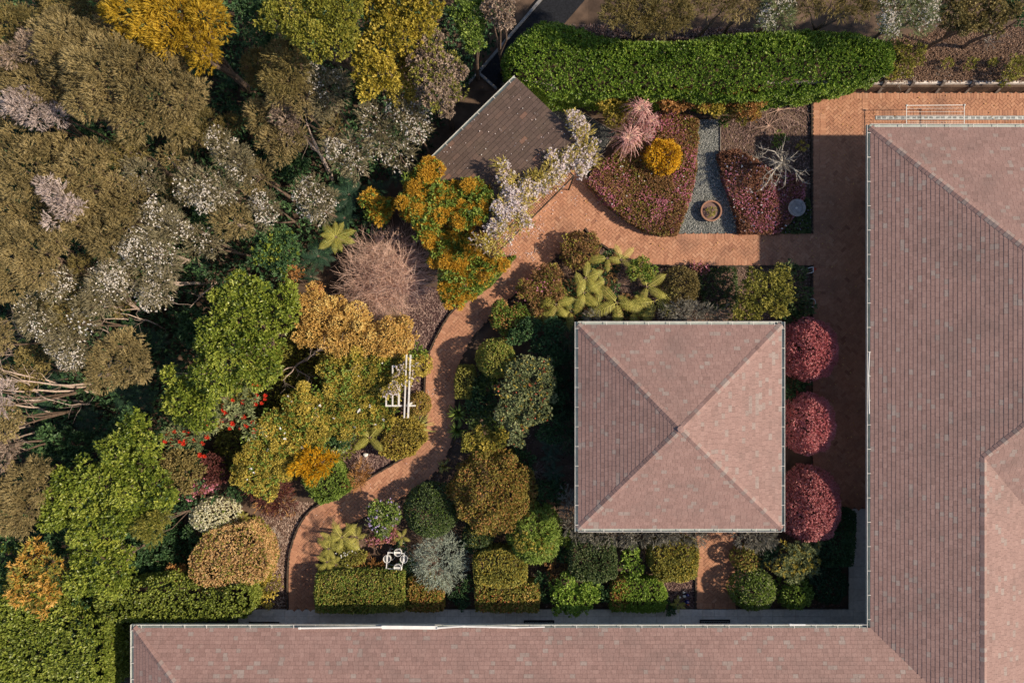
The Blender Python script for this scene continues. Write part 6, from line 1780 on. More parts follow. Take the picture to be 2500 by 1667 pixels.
dome(7, 'clipped_dome', 'brown-green clipped dome above the pavilion', clip_brown, 1.25, (1185, 415), 140, 138, dens=1.1)
block(7, 'ground_cover', 'dark low cover right of the brown clipped dome', clip_dark, 0.4, [(1310, 310), (1560, 290), (1580, 560), (1350, 560)], 'medium', cat='plant', stems=False, dens=0.5, lump=0.1)
bush(7, 'azalea', 'small pink azalea at the lower edge of the top path', 'shrub', 'medium', azalea_p, 0.5, [(1290, 290, 40), (1340, 300, 30)], flowers=(pinkpetal, 200, 0.05, 0), scale=0.8)
bush(7, 'shrub', 'grey silver bushes along the pavilion gutter above the roof', 'shrub', 'wisp', greysilver, 1.5, [(1090, 610, 60), (1180, 600, 60), (1270, 600, 60), (1360, 600, 55), (1440, 610, 50), (1220, 560, 40)])
bush(7, 'shrub', 'grey twiggy low shrub at the pavilion corner gutter', 'shrub', 'wisp', greysilver, 1.0, [(580, 630, 45), (650, 640, 40)])
tree(7, 'olive_bush', 'large sunlit olive bush above the pavilion beside the plaza', 'shrub', 'medium', olive, 1.9, [(1700, 390, 90), (1640, 450, 80), (1780, 400, 90), (1840, 350, 70), (1720, 520, 90), (1620, 560, 60), (1810, 500, 90), (1880, 430, 60), (1560, 620, 50), (1660, 620, 60), (1900, 500, 50), (1840, 580, 60)], flat=0.7, dens=0.8)
bush(8, 'shrub', 'dark green shrub by the plaza corner, right of the large olive bush', 'shrub', 'medium', clip_dark, 0.9, [(250, 330, 60), (280, 480, 60), (230, 560, 60), (290, 580, 50), (180, 300, 50), (340, 550, 35)], dens=0.7)

# ------------------------------------------------------------------ BED left of the pavilion
dome(6, 'clipped_ball', 'yellow-green clipped ball right of the curved path', clip_olive, 1.75, (1650, 910), 132, 134, extra=[('green_leaves', 'fine', clip_green, 0.6, {})])
block(6, 'clipped_hedge', 'small oblong clipped olive hedge at the right edge of the curved path', clip_olive, 0.8, [(1400, 965), (1500, 960), (1505, 1060), (1480, 1180), (1380, 1180), (1375, 1080)], 'fine', shoulder=0.15)
tree(7, 'flowering_bush', 'tall grey-green bush with reddish tips left of the pavilion', 'shrub', 'broad', greygreen, 1.95, [(60, 1000, 90), (140, 960, 80), (230, 980, 80), (260, 1080, 80), (90, 1120, 100), (200, 1180, 100), (30, 1230, 90), (140, 1290, 90), (240, 1270, 60), (60, 1370, 80), (60, 1460, 50), (-20, 1120, 70), (-40, 1290, 60)], flat=0.7, scale=0.72, extra=[('red_tips', 'fine', red_tip, 0.03, dict(inner=0.05, sub=8)), ('yellow_leaves', 'broad', oliveyellow, 0.08, dict(scale=0.7))])
bush(6, 'shrub', 'yellow-green rounded bush above the big orange-green ball', 'shrub', 'medium', olive, 1.1, [(1480, 1480, 60), (1570, 1430, 55), (1640, 1480, 60), (1560, 1530, 70), (1690, 1440, 40)], extra=[('yellow_leaves', 'medium', oliveyellow, 0.5, {})])
dome(11, 'clipped_ball', 'big orange-green round shrub left below the pavilion, the largest ball', orangegreen, 2.1, (-110, 280), 285, 280, 'medium', lump=0.09, sub=0, scale=0.9, extra=[('orange_leaves', 'medium', rust, 0.5, dict(sub=0, lump=0.09, scale=0.8))])
dome(10, 'clipped_dome', 'dark green clipped mound left of the big orange-green ball', clip_dark, 1.5, (1205, 400), 185, 185, extra=[('brighter_leaves', 'fine', clip_green, 0.25, {})])
dome(10, 'clipped_ball', 'small dark green ball under the big orange-green ball', clip_dark, 1.0, (1530, 570), 105, 90, extra=[('brighter_leaves', 'fine', olive, 0.3, {})])
dome(11, 'clipped_ball', 'long-leaved yellow-green ball right of the big orange-green ball', clip_green, 1.7, (185, 565), 185, 200, 'long', lump=0.05, dens=1.5, scale=0.72, extra=[('yellow_leaves', 'long', oliveyellow, 0.5, dict(scale=0.7))])
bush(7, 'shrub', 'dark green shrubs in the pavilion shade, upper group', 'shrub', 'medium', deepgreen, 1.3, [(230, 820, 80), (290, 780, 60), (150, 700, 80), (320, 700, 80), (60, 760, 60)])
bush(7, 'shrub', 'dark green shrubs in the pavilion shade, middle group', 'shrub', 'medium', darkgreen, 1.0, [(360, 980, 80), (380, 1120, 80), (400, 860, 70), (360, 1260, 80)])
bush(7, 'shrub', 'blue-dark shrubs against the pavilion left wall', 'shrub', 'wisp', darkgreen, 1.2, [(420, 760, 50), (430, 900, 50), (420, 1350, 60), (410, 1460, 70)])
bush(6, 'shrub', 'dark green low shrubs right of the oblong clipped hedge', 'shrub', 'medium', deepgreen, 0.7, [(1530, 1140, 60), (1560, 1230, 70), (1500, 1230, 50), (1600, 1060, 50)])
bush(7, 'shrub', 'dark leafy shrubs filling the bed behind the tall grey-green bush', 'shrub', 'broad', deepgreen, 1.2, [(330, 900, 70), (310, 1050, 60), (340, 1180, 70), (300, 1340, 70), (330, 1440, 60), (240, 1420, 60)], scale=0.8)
bush(6, 'shrub', 'green underplanting between the clipped ball and the tall grey-green bush', 'shrub', 'medium', clip_dark, 0.9, [(1600, 1090, 70), (1540, 1320, 60), (1620, 1290, 60), (1500, 1340, 40), (1640, 1370, 50)], extra=[('brighter_leaves', 'medium', clip_green, 0.25, {})])
bush(11, 'shrub', 'dark green low shrubs round the grey leafless shrub', 'shrub', 'medium', deepgreen, 0.7, [(120, 60, 60), (250, 250, 70), (330, 280, 60), (330, 200, 50), (60, 20, 60)])
bush(11, 'shrub', 'dark green low shrubs above the bright green leafy shrub', 'shrub', 'medium', deepgreen, 0.6, [(300, 640, 60), (380, 690, 50), (230, 860, 50), (250, 960, 50), (640, 960, 50)])
bush(10, 'shrub', 'dark green cover between the square hedges and the silver shrub', 'shrub', 'medium', deepgreen, 0.55, [(1060, 760, 50), (1380, 960, 50), (1460, 900, 50), (1420, 1010, 50), (1460, 620, 50), (1000, 640, 40)])
fern(7, 300, 1500, 0.9, 110, 'dark fern under the tall grey-green bush', 7, FR_D)
bare(11, 190, 140, 120, 0.9, 'grey leafless shrub in the shade left of the pavilion', M_lichen, 9, 3, r=0.012)
fern(11, 290, 20, 0.8, 90, 'dark fern in the shade left of the pavilion, upper one', 7, FR_D)
fern(11, 310, 130, 0.7, 90, 'dark fern in the shade left of the pavilion, lower one', 7, FR_D)
bush(11, 'shrub', 'grey silver shrubs at the lower left corner of the pavilion', 'shrub', 'wisp', greysilver, 1.1, [(410, 300, 50), (420, 400, 55), (440, 480, 60), (480, 540, 50)])
bush(11, 'shrub', 'green leafy plants between the long-leaved ball and the dark box', 'shrub', 'medium', clip_green, 0.8, [(440, 580, 40), (400, 590, 40), (520, 570, 30)])
bush(11, 'shrub', 'grey silver hedge of soft bushes along the lower pavilion gutter', 'shrub', 'wisp', greysilver, 1.15, [(600, 560, 55), (700, 565, 55), (800, 570, 60), (900, 560, 60), (1000, 565, 60), (1100, 560, 60), (1200, 560, 65), (1290, 560, 60), (540, 540, 40)])
bush(11, 'shrub', 'grey silver bush right of the south path under the pavilion gutter', 'shrub', 'wisp', greysilver, 1.15, [(1620, 570, 75), (1700, 580, 70), (1770, 560, 60)])
# ------------------------------------------------------------------ BED along the bottom
bush(10, 'rhododendron', 'purple flowered rhododendron beside the curved path', 'shrub', 'broad', clip_green, 1.3, [(860, 440, 80), (920, 390, 70), (830, 380, 50), (880, 500, 60), (960, 430, 50)], scale=0.8, flowers=(mauve_f, 30, 0.07, 1.5), extra=[('pale_leaves', 'medium', greygreen, 0.4, {})])
bush(10, 'azalea', 'pink azalea under the purple rhododendron', 'shrub', 'medium', azalea_p, 0.9, [(930, 550, 50), (860, 570, 50), (810, 590, 40)], flowers=(pinkpetal, 150, 0.06, 1.5))
for x, y, z, r, lb in ((600, 570, 0.9, 120, 'sunlit fern by the path bend, right of two at the top'), (530, 580, 0.8, 90, 'sunlit fern by the path bend, left of two at the top'), (510, 650, 0.8, 90, 'sunlit fern by the path bend, third down'), (500, 740, 0.7, 90, 'sunlit fern by the path bend, lower one'), (700, 570, 0.8, 95, 'sunlit fern left of the purple rhododendron'), (490, 790, 0.6, 70, 'blue-green fern above the large square hedge'), (1010, 570, 0.7, 60, 'small sunlit fern right of the pink azalea'), (560, 760, 0.6, 80, 'sunlit fern left of the variegated shrub')):
    fern(10, x, y, z, r * 1.3, lb, 5, FR_L, group='ferns at the lower path bend')
bush(10, 'shrub', 'small variegated green shrub left of the white pot stand', 'shrub', 'medium', olive, 0.8, [(640, 660, 70), (700, 690, 60), (650, 720, 60)], scale=0.8, flowers=(white_f, 25, 0.05, 0))
bush(10, 'shrub', 'brown dried shrub between the variegated shrub and the pot stand', 'shrub', 'wisp', rust, 0.5, [(760, 750, 60), (840, 770, 50), (700, 750, 40)])
fern(10, 1060, 700, 0.5, 70, 'dark fern right of the white pot stand', 6, FR_D)
fern(10, 1060, 800, 0.5, 60, 'dark fern at the lower right of the white pot stand', 6, FR_D)
dome(10, 'silver_shrub', 'spiky blue-silver shrub in the lower bed, the only bluish one', silver, 1.35, (1265, 755), 172, 176, 'spike', lump=0.1, dens=1.1, inner=0.35, up_bias=0.1, out_bias=0.0, jit=0.9, L=0.09)
block(10, 'clipped_hedge', 'large rectangular clipped hedge beside the lower end of the path', clip_olive, 1.1, [(430, 830), (560, 805), (800, 800), (1020, 815), (1025, 1000), (1020, 1075), (750, 1088), (430, 1082), (415, 960)], 'fine', extra=[('green_leaves', 'fine', clip_green, 0.5, {})], flowers=(rust, 25, 0.05, 0, 'red_tips'))
block(10, 'clipped_hedge', 'small square reddish clipped hedge below the blue-silver shrub', orangegreen, 0.9, [(1060, 850), (1180, 850), (1285, 920), (1290, 1070), (1160, 1080), (1045, 1070)], 'fine', extra=[('red_tips', 'fine', rust, 0.5, {}), ('green_leaves', 'fine', clip_green, 0.3, {})])
block(11, 'clipped_hedge', 'rectangular hedge with scattered red tips along the tiled walk', clip_olive, 0.9, [(-215, 900), (60, 885), (205, 895), (217, 980), (205, 1080), (-60, 1083), (-215, 1075)], 'fine', flowers=[(red_tip, 60, 0.05, 1.5, 'red_tips')], extra=[('orange_leaves', 'fine', ochre, 0.25, {})])
block(11, 'clipped_hedge', 'rounded yellow-green clipped hedge behind the red-tipped hedge', clip_olive, 1.3, [(-235, 740), (-180, 680), (-50, 668), (60, 690), (125, 760), (125, 860), (60, 905), (-100, 915), (-220, 880)], 'fine', shoulder=0.4, extra=[('yellow_leaves', 'fine', oliveyellow, 0.4, dict(shoulder=0.4))])
bush(11, 'broadleaf_shrub', 'bright green leafy shrub hanging over the tiled walk', 'shrub', 'broad', brightgreen, 1.1, [(400, 890, 80), (500, 900, 80), (560, 950, 60), (430, 990, 90), (350, 950, 60), (530, 1010, 60), (450, 1050, 45), (340, 1040, 40)], scale=0.9)
bush(11, 'shrub', 'dark reddish low shrub above the bright green leafy shrub', 'shrub', 'medium', azalea, 0.5, [(330, 800, 60), (290, 730, 50), (380, 780, 40)], dens=0.6)
block(11, 'clipped_hedge', 'dark glossy clipped box right of the long-leaved ball', clip_dark, 1.25, [(440, 620), (560, 600), (720, 610), (738, 700), (735, 840), (650, 872), (480, 865), (428, 800), (428, 680)], 'medium', scale=0.8, shoulder=0.3, extra=[('pale_leaves', 'medium', greygreen, 0.25, dict(shoulder=0.3, scale=0.75))])
bush(11, 'shrub', 'loose bright green shrub between the two clipped boxes', 'shrub', 'broad', brightgreen, 0.9, [(840, 700, 60), (880, 780, 60), (800, 760, 40), (860, 640, 40)], dens=0.6, scale=0.85)
bare(11, 850, 740, 110, 0.7, 'brown bare stems inside the loose green shrub', M_barkw, 8, 2, r=0.01)
block(11, 'clipped_hedge', 'yellowish clipped box left of the south path', clip_olive, 1.2, [(990, 640), (1080, 610), (1290, 610), (1300, 720), (1285, 840), (1180, 870), (1050, 870), (985, 780)], 'medium', scale=0.85, shoulder=0.3, extra=[('yellow_leaves', 'medium', oliveyellow, 0.5, dict(shoulder=0.3, scale=0.8))])
block(11, 'clipped_hedge', 'low bright green clipped box with an orange left end', brightgreen, 0.8, [(725, 880), (800, 865), (1040, 870), (1085, 960), (1070, 1075), (900, 1085), (710, 1075), (708, 960)], 'fine', extra=[('orange_end', 'fine', rust, 0.8, dict(poly=[(725, 880), (800, 865), (830, 960), (810, 1060), (712, 1070), (708, 960)]))])
fern(11, 1160, 1030, 0.4, 65, 'small fern at the edge of the tiled walk near the south path', 7, FR_L)
bush(11, 'shrub', 'dark little plant beside the small fern on the walk edge', 'shrub', 'medium', deepgreen, 0.4, [(1100, 1060, 40), (1080, 1030, 30)])
fern(11, 620, 900, 0.4, 50, 'dark fern right of the bright green leafy shrub', 6, FR_D)
dome(11, 'clipped_box', 'small olive clipped cube right of the south path', clip_olive, 1.0, (1640, 725), 98, 82, extra=[('red_tips', 'fine', rust, 0.25, {})])
dome(11, 'clipped_ball', 'pale green clipped ball at the right of the south path', clip_green, 1.25, (1690, 945), 155, 138, extra=[('pale_leaves', 'fine', greygreen, 0.5, {})])
bush(12, 'shrub', 'silvery olive bush with pointed leaf clusters under the third red ball', 'shrub', 'long', greygreen, 1.3, [(180, 680, 70), (270, 690, 80), (120, 770, 60), (230, 780, 80), (330, 640, 60), (330, 760, 60)], scale=0.75, extra=[('pale_leaves', 'long', oliveyellow, 0.3, dict(scale=0.7))])
dome(12, 'clipped_ball', 'bright green leafy ball near the corner of the tiled walk', clip_green, 1.15, (240, 955), 118, 112, 'medium', lump=0.06)
dome(12, 'clipped_ball', 'dark blue-green shaded ball in the corner of the tiled walk', deepgreen, 1.1, (470, 900), 120, 125, 'medium', lump=0.06)
block(12, 'clipped_hedge', 'dark shaded hedge beside the third red ball and the tiled walk', deepgreen, 1.0, [(440, 420), (560, 390), (640, 400), (640, 600), (620, 765), (430, 770), (400, 640)], 'fine')
bush(12, 'shrub', 'dark filler shrubs between the red ball and the corner balls', 'shrub', 'medium', darkgreen, 0.9, [(360, 830, 60), (60, 640, 60), (20, 720, 50), (420, 650, 50)])
# the three red balls
RB = 'crimson clipped balls beside the pavilion'
dome(8, 'crimson_ball', 'topmost crimson-pink clipped ball beside the pavilion, the brightest', redball, 1.9, (348, 850), 194, 216, 'medium', lump=0.055, scale=0.72, dens=1.3, inner=0.3, group=RB)
dome(8, 'crimson_ball', 'middle crimson clipped ball beside the pavilion', redball, 1.85, (345, 1366), 178, 210, 'medium', lump=0.055, scale=0.72, dens=1.3, inner=0.3, group=RB, tb=-0.08)
dome(12, 'crimson_ball', 'lowest and largest dark crimson clipped ball beside the pavilion', redball_d, 2.0, (358, 366), 206, 260, 'medium', lump=0.055, scale=0.72, dens=1.3, inner=0.3, group=RB)
bush(8, 'shrub', 'dark green plants in the gap between the first two crimson balls', 'shrub', 'medium', deepgreen, 0.7, [(230, 1090, 70), (180, 1150, 50), (300, 1060, 40)])
bush(8, 'shrub', 'dark green plants in the gap below the olive bush above the first crimson ball', 'shrub', 'medium', deepgreen, 0.7, [(220, 620, 50), (160, 640, 40)])
# ------------------------------------------------------------------ small objects
# terracotta ring planter
p = P(1732, 518); pot = empty('planter', p, 'round terracotta planter standing on the gravel path', 'planter')
r = 26 * (CAM_H - 0.4) / FPX
mb = MB(); mb.lathe([(r * .84, 0), (r * .95, 0.20), (r, 0.22), (r, 0.29), (r * .86, 0.29), (r * .84, 0.19), (0.0, 0.19)], 40); mb.build('bowl', M_terra, pot, smooth=False)
mb = MB(); mb.lathe([(r * .84, 0.195), (r * .4, 0.22), (0.0, 0.225)], 24); mb.build('soil', M_bark, pot)
L = [(p.x + 0.02, p.y - 0.02, 0.29, 0.2, 0.18, 0.12)]
V, F, t = foliage(L, 'long', tuple(p), 0.9, scale=0.5); put('plant', np_mesh('plant', V, F, t), olive, pot)
# bird bath
p = P(1944, 508, 0.7); bb = empty('bird_bath', (p.x, p.y, 0), 'round grey concrete bird bath in the dark corner of the azalea bed', 'bird bath')
r = 21.5 * (CAM_H - 0.75) / FPX
mb = MB(); mb.lathe([(r * .45, 0.62), (r * .95, 0.70), (r, 0.78), (r * .97, 0.79), (r * .72, 0.735), (r * .70, 0.70), (r * .3, 0.685), (0.0, 0.68)], 40); mb.build('bowl', M_conc, bb, smooth=False)
mb = MB(); mb.lathe([(0.24, 0.0), (0.24, 0.06), (0.12, 0.12), (0.10, 0.5), (0.16, 0.63)], 20); mb.build('pedestal', M_conc, bb)
mb = MB(); mb.lathe([(0.035, 0.68), (0.035, 0.74), (0.018, 0.75), (0.015, 0.70), (0.0, 0.70)], 12); mb.build('spout', M_white, bb)

# pot stand with four white rings
def ring(mb, c, r, h, wl=0.012, n=28):
    mb.lathe([(r, 0), (r, h), (r - wl, h), (r - wl, 0), (r, 0)], n, c)
ZS = 0.75
def S(x, y, z): return P(900 + x / 15.68, 1310 + y / 15.68, z)
o = S(1080, 880, 0); o.z = 0
stand = empty('pot_stand', o, 'white metal frame stand with four round pot rings in the lower bed', 'stand')
mb = MB()
cs = [S(740, 600, ZS), S(1370, 640, ZS), S(1250, 1260, ZS), S(670, 1215, ZS)]
for c in cs:
    c = c - o; mb.bar((c.x, c.y, 0), (c.x, c.y, ZS), 0.035, 0.035)
mb.build('leg', M_white, stand) if False else None
for c in cs:
    m1 = MB(); c = c - o; m1.bar((c.x, c.y, 0), (c.x, c.y, ZS), 0.035, 0.035); m1.build('leg', M_white, stand)
for a, b, nm in ((0, 1, 'rail'), (2, 3, 'rail'), (1, 2, 'rail'), (3, 0, 'rail')):
    m1 = MB(); m1.bar(cs[a] - o + Vector((0, 0, -0.02)), cs[b] - o + Vector((0, 0, -0.02)), 0.03, 0.035); m1.build(nm, M_white, stand)
    m1 = MB(); m1.bar(cs[a] - o - Vector((0, 0, 0.5)), cs[b] - o - Vector((0, 0, 0.5)), 0.025, 0.025); m1.build('rail', M_white, stand)
for x, y in ((705, 845), (1350, 850), (1120, 600), (1110, 1185)):
    c = S(x, y, ZS) - o
    m1 = MB(); ring(m1, (c.x, c.y, ZS - 0.1), 0.148, 0.13); ro = m1.build('pot_ring', M_white, stand)
    m2 = MB(); m2.lathe([(0.125, ZS - 0.16), (0.132, ZS - 0.08), (0.0, ZS - 0.09)], 24, (c.x, c.y, 0)); m2.build('inner_pot', M_conc, ro)
    m2 = MB(); d = Vector((0, 1, 0)) if x in (705, 1350) else Vector((1, 0, 0)); cz = Vector((c.x, c.y, ZS - 0.01)); m2.bar(cz - d * 0.14, cz + d * 0.14, 0.05, 0.02); m2.build('handle', M_white, ro)
for x, y in ((860, 740), (1470, 815)):
    c = S(x, y, 0.4) - o
    m1 = MB(); ring(m1, (c.x, c.y, 0.35), 0.15, 0.05); m1.build('pot_ring', M_white, stand)
c = S(1390, 560, 0.35) - o
for k in range(4):
    m1 = MB(); m1.box((c.x, c.y + 0.09 - 0.06 * k, 0.33), (0.24, 0.035, 0.02)); m1.build('slat', M_barkw, stand)
c = S(1240, 400, 0.5); lid = empty('stool', (c.x, c.y, 0), 'round rusty brown stool top behind the white pot stand', 'stool')
mb = MB(); mb.lathe([(0.0, 0.36), (0.15, 0.36), (0.155, 0.38), (0.15, 0.40), (0.0, 0.40)], 28); mb.build('seat', M_terra, lid)
mb = MB(); ring(mb, (0, 0, 0.36), 0.162, 0.05, 0.008); mb.build('rim', M_white, lid)
for a in (0.5, 2.6, 4.7):
    m1 = MB(); m1.bar((0.08 * math.cos(a), 0.08 * math.sin(a), 0.36), (0.13 * math.cos(a), 0.13 * math.sin(a), 0), 0.025, 0.025); m1.build('leg', M_dtimber, lid)

# white pergola frame among the shrubs
ZP = 2.2
def A(x, y, z=ZP): return P(920 + x / 8.71, 850 + y / 8.71, z)
o = A(640, 800); o.z = 0
arb = empty('pergola', o, 'white painted timber pergola frame half covered by the olive shrub', 'pergola')
def beam(nm, a, b, w=0.045, h=0.1, dz=0.0):
    m1 = MB(); m1.bar(A(*a) - o + Vector((0, 0, dz)), A(*b) - o + Vector((0, 0, dz)), w, h); m1.build(nm, M_offwhite, arb)
beam('rail', (640, 135), (590, 1475), 0.042, 0.11, 0.06); beam('rail', (725, 140), (670, 1475), 0.05, 0.11, 0.06)
beam('slat', (200, 950), (200, 1235), 0.042, 0.08); beam('slat', (338, 830), (335, 1235), 0.042, 0.08); beam('slat', (475, 760), (468, 1235), 0.06, 0.08)
beam('crossbeam', (185, 1222), (540, 1222), 0.055, 0.10, -0.02); beam('crossbeam', (600, 1222), (820, 1222), 0.055, 0.10, -0.05)
beam('crossbeam', (325, 385), (620, 390), 0.055, 0.10, -0.02); beam('slat', (338, 375), (338, 800), 0.05, 0.08, -0.02)
for x, y in ((195, 1222), (338, 385), (632, 1222), (660, 385)):
    c = A(x, y) - o; m1 = MB(); m1.bar((c.x, c.y, 0), (c.x, c.y, ZP - 0.09), 0.07, 0.07); m1.build('post', M_white, arb)
L = lobes_of(6, 2.25, [(1030, 980, 45), (1080, 1020, 45), (1000, 1040, 50), (960, 1110, 45), (1040, 1060, 40), (900, 1150, 30), (1100, 960, 30)], 0.5)
c = A(690, 560); cl = empty('climber', (c.x, c.y, 0), 'blossoming climber sprawled across the white pergola frame', 'climber')
V, F, t = foliage(L, 'medium', (c.x, c.y, 0), 0.75); put('foliage', np_mesh('foliage', V, F, t), oliveyellow, cl)
pp, nr, _ = lobe_points(L, 900, 6, 0.4, 0.1, -0.2); V, F, t = speckle(pp, nr, 200, 0.06, (c.x, c.y, 0), clump=2.5); put('blossoms', np_mesh('blossoms', V, F, t), lilac_f, cl)
mb = MB()
for l in L: mb.tube([(0, 0, 0), ((l[0] - c.x) * .4, (l[1] - c.y) * .4, 1.3), (l[0] - c.x, l[1] - c.y, l[2])], [0.025, 0.02, 0.008], 5)
mb.build('stem', M_barkb, cl)

# lattice roof of the shed porch
a, b = P(1401, 430, 2.4), P(1349, 482, 2.4)
dv = (b - a).normalized(); nv = Vector((dv.y, -dv.x, 0))
if nv.x > 0: nv = -nv
nv = Vector((-0.7, 0.7, 0)).normalized()
e2 = P(1200, 630, 2.4)
o = (a + e2) / 2; o.z = 0
tr = empty('trellis', o, 'dark lattice porch roof under the wisteria beside the shed', 'trellis')
LN = (e2 - a).length; dv = (e2 - a).normalized(); WD = 0.62
nv = Vector((-dv.y, dv.x, 0)); nv = nv if nv.x < 0 else -nv
mb = MB()
k = 0.0
while k < LN:
    q = a + dv * k - o; mb.bar(q, q + nv * WD, 0.014, 0.018); k += 0.075
k = 0.0
while k < WD:
    q = a + nv * k - o + Vector((0, 0, 0.02)); mb.bar(q, q + dv * LN, 0.014, 0.018); k += 0.075
mb.build('lattice', M_dtimber, tr)
for q0, q1 in ((a, a + dv * LN), (a, a + nv * WD), (a + nv * WD, a + nv * WD + dv * LN), (a + dv * LN, a + dv * LN + nv * WD)):
    m1 = MB(); m1.bar(q0 - o - Vector((0, 0, 0.02)), q1 - o - Vector((0, 0, 0.02)), 0.05, 0.06); m1.build('frame', M_dtimber, tr)
for q in (a, a + dv * LN):
    q = q - o; m1 = MB(); m1.bar((q.x, q.y, 0), (q.x, q.y, 2.36), 0.05, 0.05); m1.build('post', M_dtimber, tr)

# black cast doormats on the tiled walk
def mat_(x, y, label):
    p = P(x, y, 0.06)
    root = empty('door_mat', p, label, 'doormat', 'black doormats on the tiled walk')
    W = 74 * (CAM_H - 0.06) / FPX; D = 0.5
    m1 = MB()
    for s in (0, 1):
        m1.box((0, -s * (D - 0.03) - 0.015, 0.014), (W, 0.03, 0.026)); m1.box(((s - 0.5) * (W - 0.03), -D / 2, 0.014), (0.03, D - 0.062, 0.026))
    m1.box((0, -0.115, 0.014), (W - 0.062, 0.018, 0.026)); m1.box((0, -D / 2 - 0.05, 0.010), (W - 0.24, D - 0.24, 0.018))
    m1.build('rubber_frame', M_iron, root)
    m2 = MB(); m2.box((0, -D / 2, 0.002), (W - 0.01, D - 0.01, 0.004)); m2.build('backing', M_iron, root)
    m3 = MB(); m3.box((0, -D / 2 - 0.05, 0.021), (W - 0.30, D - 0.30, 0.006)); m3.build('bristle_panel', M_dtimber, root)
    sc = MB()
    n = 12
    for i in range(n):
        cx = -W / 2 + 0.09 + (W - 0.18) * i / (n - 1)
        sc.tube([(cx + 0.03 * math.cos(t), -0.066 + 0.024 * math.sin(t), 0.012) for t in np.linspace(math.pi * 0.95, math.pi * 2.05, 8)], 0.010, 5)
    for s in (-1, 1):
        for k in range(3):
            cy = -0.13 - 0.09 * k
            sc.tube([(s * (W / 2 - 0.075) + 0.026 * math.cos(t), cy + 0.03 * math.sin(t), 0.012) for t in np.linspace(math.pi * 0.9, math.pi * 2.0, 8)], 0.009, 5)
    o_ = sc.build('scrollwork', M_steel, root); o_['kind'] = 'stuff'
mat_(645, 1517, 'black doormat at the left end of the tiled walk by the long hedge')
mat_(1316, 1513, 'black doormat below the bright green leafy shrub, middle of the tiled walk')
mat_(1745, 1511.5, 'black doormat at the foot of the south path')

# folding clothes line on the house wall
z = 1.0
a, b, c, d = P(2213, 258, z), P(2354, 257, z), P(2354, 307, z), P(2213, 307, z)
o = (a + b + c + d) / 4; o.z = 0
cl_ = empty('clothes_line', o, 'white folding clothes line frame over the brick strip and drain', 'clothes line')
for q0, q1, nm in ((a, b, 'front_bar'), (b, c, 'arm'), (a, d, 'arm')):
    m1 = MB(); m1.bar(q0 - o, q1 - o + (Vector((0, -0.6, 0)) if nm == 'arm' else Vector()), 0.022, 0.022); m1.build(nm, M_white, cl_)
for k in range(5):
    q0 = a.lerp(d, 0.15 + 0.17 * k) - o; q1 = b.lerp(c, 0.15 + 0.17 * k) - o
    m1 = MB(); m1.bar(q0, q1, 0.008, 0.008); m1.build('line', M_white, cl_)
for q in (a, b):
    q = q - o; m1 = MB(); m1.lathe([(0.035, -0.03), (0.045, 0), (0.035, 0.035), (0, 0.04)], 10, q); m1.build('joint', M_steel, cl_)
wy = yn - OV
for q in (c, d):
    m1 = MB(); m1.bar(Vector((q.x - o.x, wy - o.y + 0.12, z - 0.6)), Vector((q.x - o.x, wy - o.y + 0.12, z + 0.1)), 0.05, 0.05); m1.build('wall_bracket', M_white, cl_)
    m1 = MB(); m1.bar(q - o + Vector((0, -0.6, 0)), Vector((q.x - o.x, wy - o.y + 0.12, z)), 0.045, 0.045); m1.build('arm', M_white, cl_)

# slotted drain along the brick strip
x0, x1 = P(2135, 289).x, P(2530, 289).x; y = P(0, 289.5).y
dr = empty('drain', (x0, y, 0), 'long slotted grey drain channel set in the brick strip by the house', 'drain')
mb = MB(); mb.box(((x1 - x0) / 2, 0, 0.045), (x1 - x0, 0.15, 0.06)); mb.build('channel', M_trench, dr)
for s in (-1, 1):
    m1 = MB(); m1.box(((x1 - x0) / 2, s * 0.075, 0.06), (x1 - x0, 0.014, 0.05)); m1.build('channel_rim', M_conc, dr)
gl = 28.6 / 62.0
g = MB()
g.box((gl / 2, 0.055, 0.08), (gl - 0.006, 0.02, 0.015)); g.box((gl / 2, -0.055, 0.08), (gl - 0.006, 0.02, 0.015))
g.box((0.03, 0, 0.08), (0.055, 0.09, 0.014)); g.box((gl - 0.03, 0, 0.08), (0.055, 0.09, 0.014)); g.box((gl / 2, 0, 0.08), (0.05, 0.09, 0.014))
for k in range(12):
    xx = 0.075 + k * (gl - 0.15) / 11
    g.box((xx, 0, 0.079), (0.012, 0.09, 0.012))
gm = g.mesh('grating'); gm.materials.append(M_steel)
k = 0
while k * gl < x1 - x0 - gl:
    oo = bpy.data.objects.new('grating', gm); oo.location = (k * gl, 0, random.uniform(-0.001, 0.001)); oo.parent = dr; link(oo); k += 1

# white plastic pipes lying in and beside the gutter of the bottom wing, and on the long side
def pipe(a, b, label, z=2.6, r=0.035, name='gutter_pipe'):
    pa, pb = P(*a, z), P(*b, z)
    o = (pa + pb) / 2
    root = empty(name, o, label, 'pipe', 'white pipes lying along the roof edge')
    mb = MB(); mb.tube([pa - o, (pa + pb) / 2 - o, pb - o], r, 8); mb.build('tube', M_white, root)
    m1 = MB(); d = (pb - pa).normalized(); m1.tube([pa - o - d * 0.02, pa - o + d * 0.06], r * 1.25, 8); m1.build('socket', M_white, root)
pipe((730, 1532.5), (932, 1530), 'long thin white pipe lying in the bottom gutter, left of the wide flashing', 2.63)
pipe((1068, 1532), (1130, 1527.5), 'short slanting white pipe just right of the wide white flashing', 2.64)
pipe((1131, 1528), (1260, 1531), 'white pipe on the bottom gutter right of the slanting one', 2.63)
pipe((1260, 1531), (1330, 1529.5), 'white pipe end above the middle bench', 2.63, 0.025)
pipe((1928, 1524.5), (1966, 1524.5), 'short white pipe in the gutter near the inner corner', 2.63)
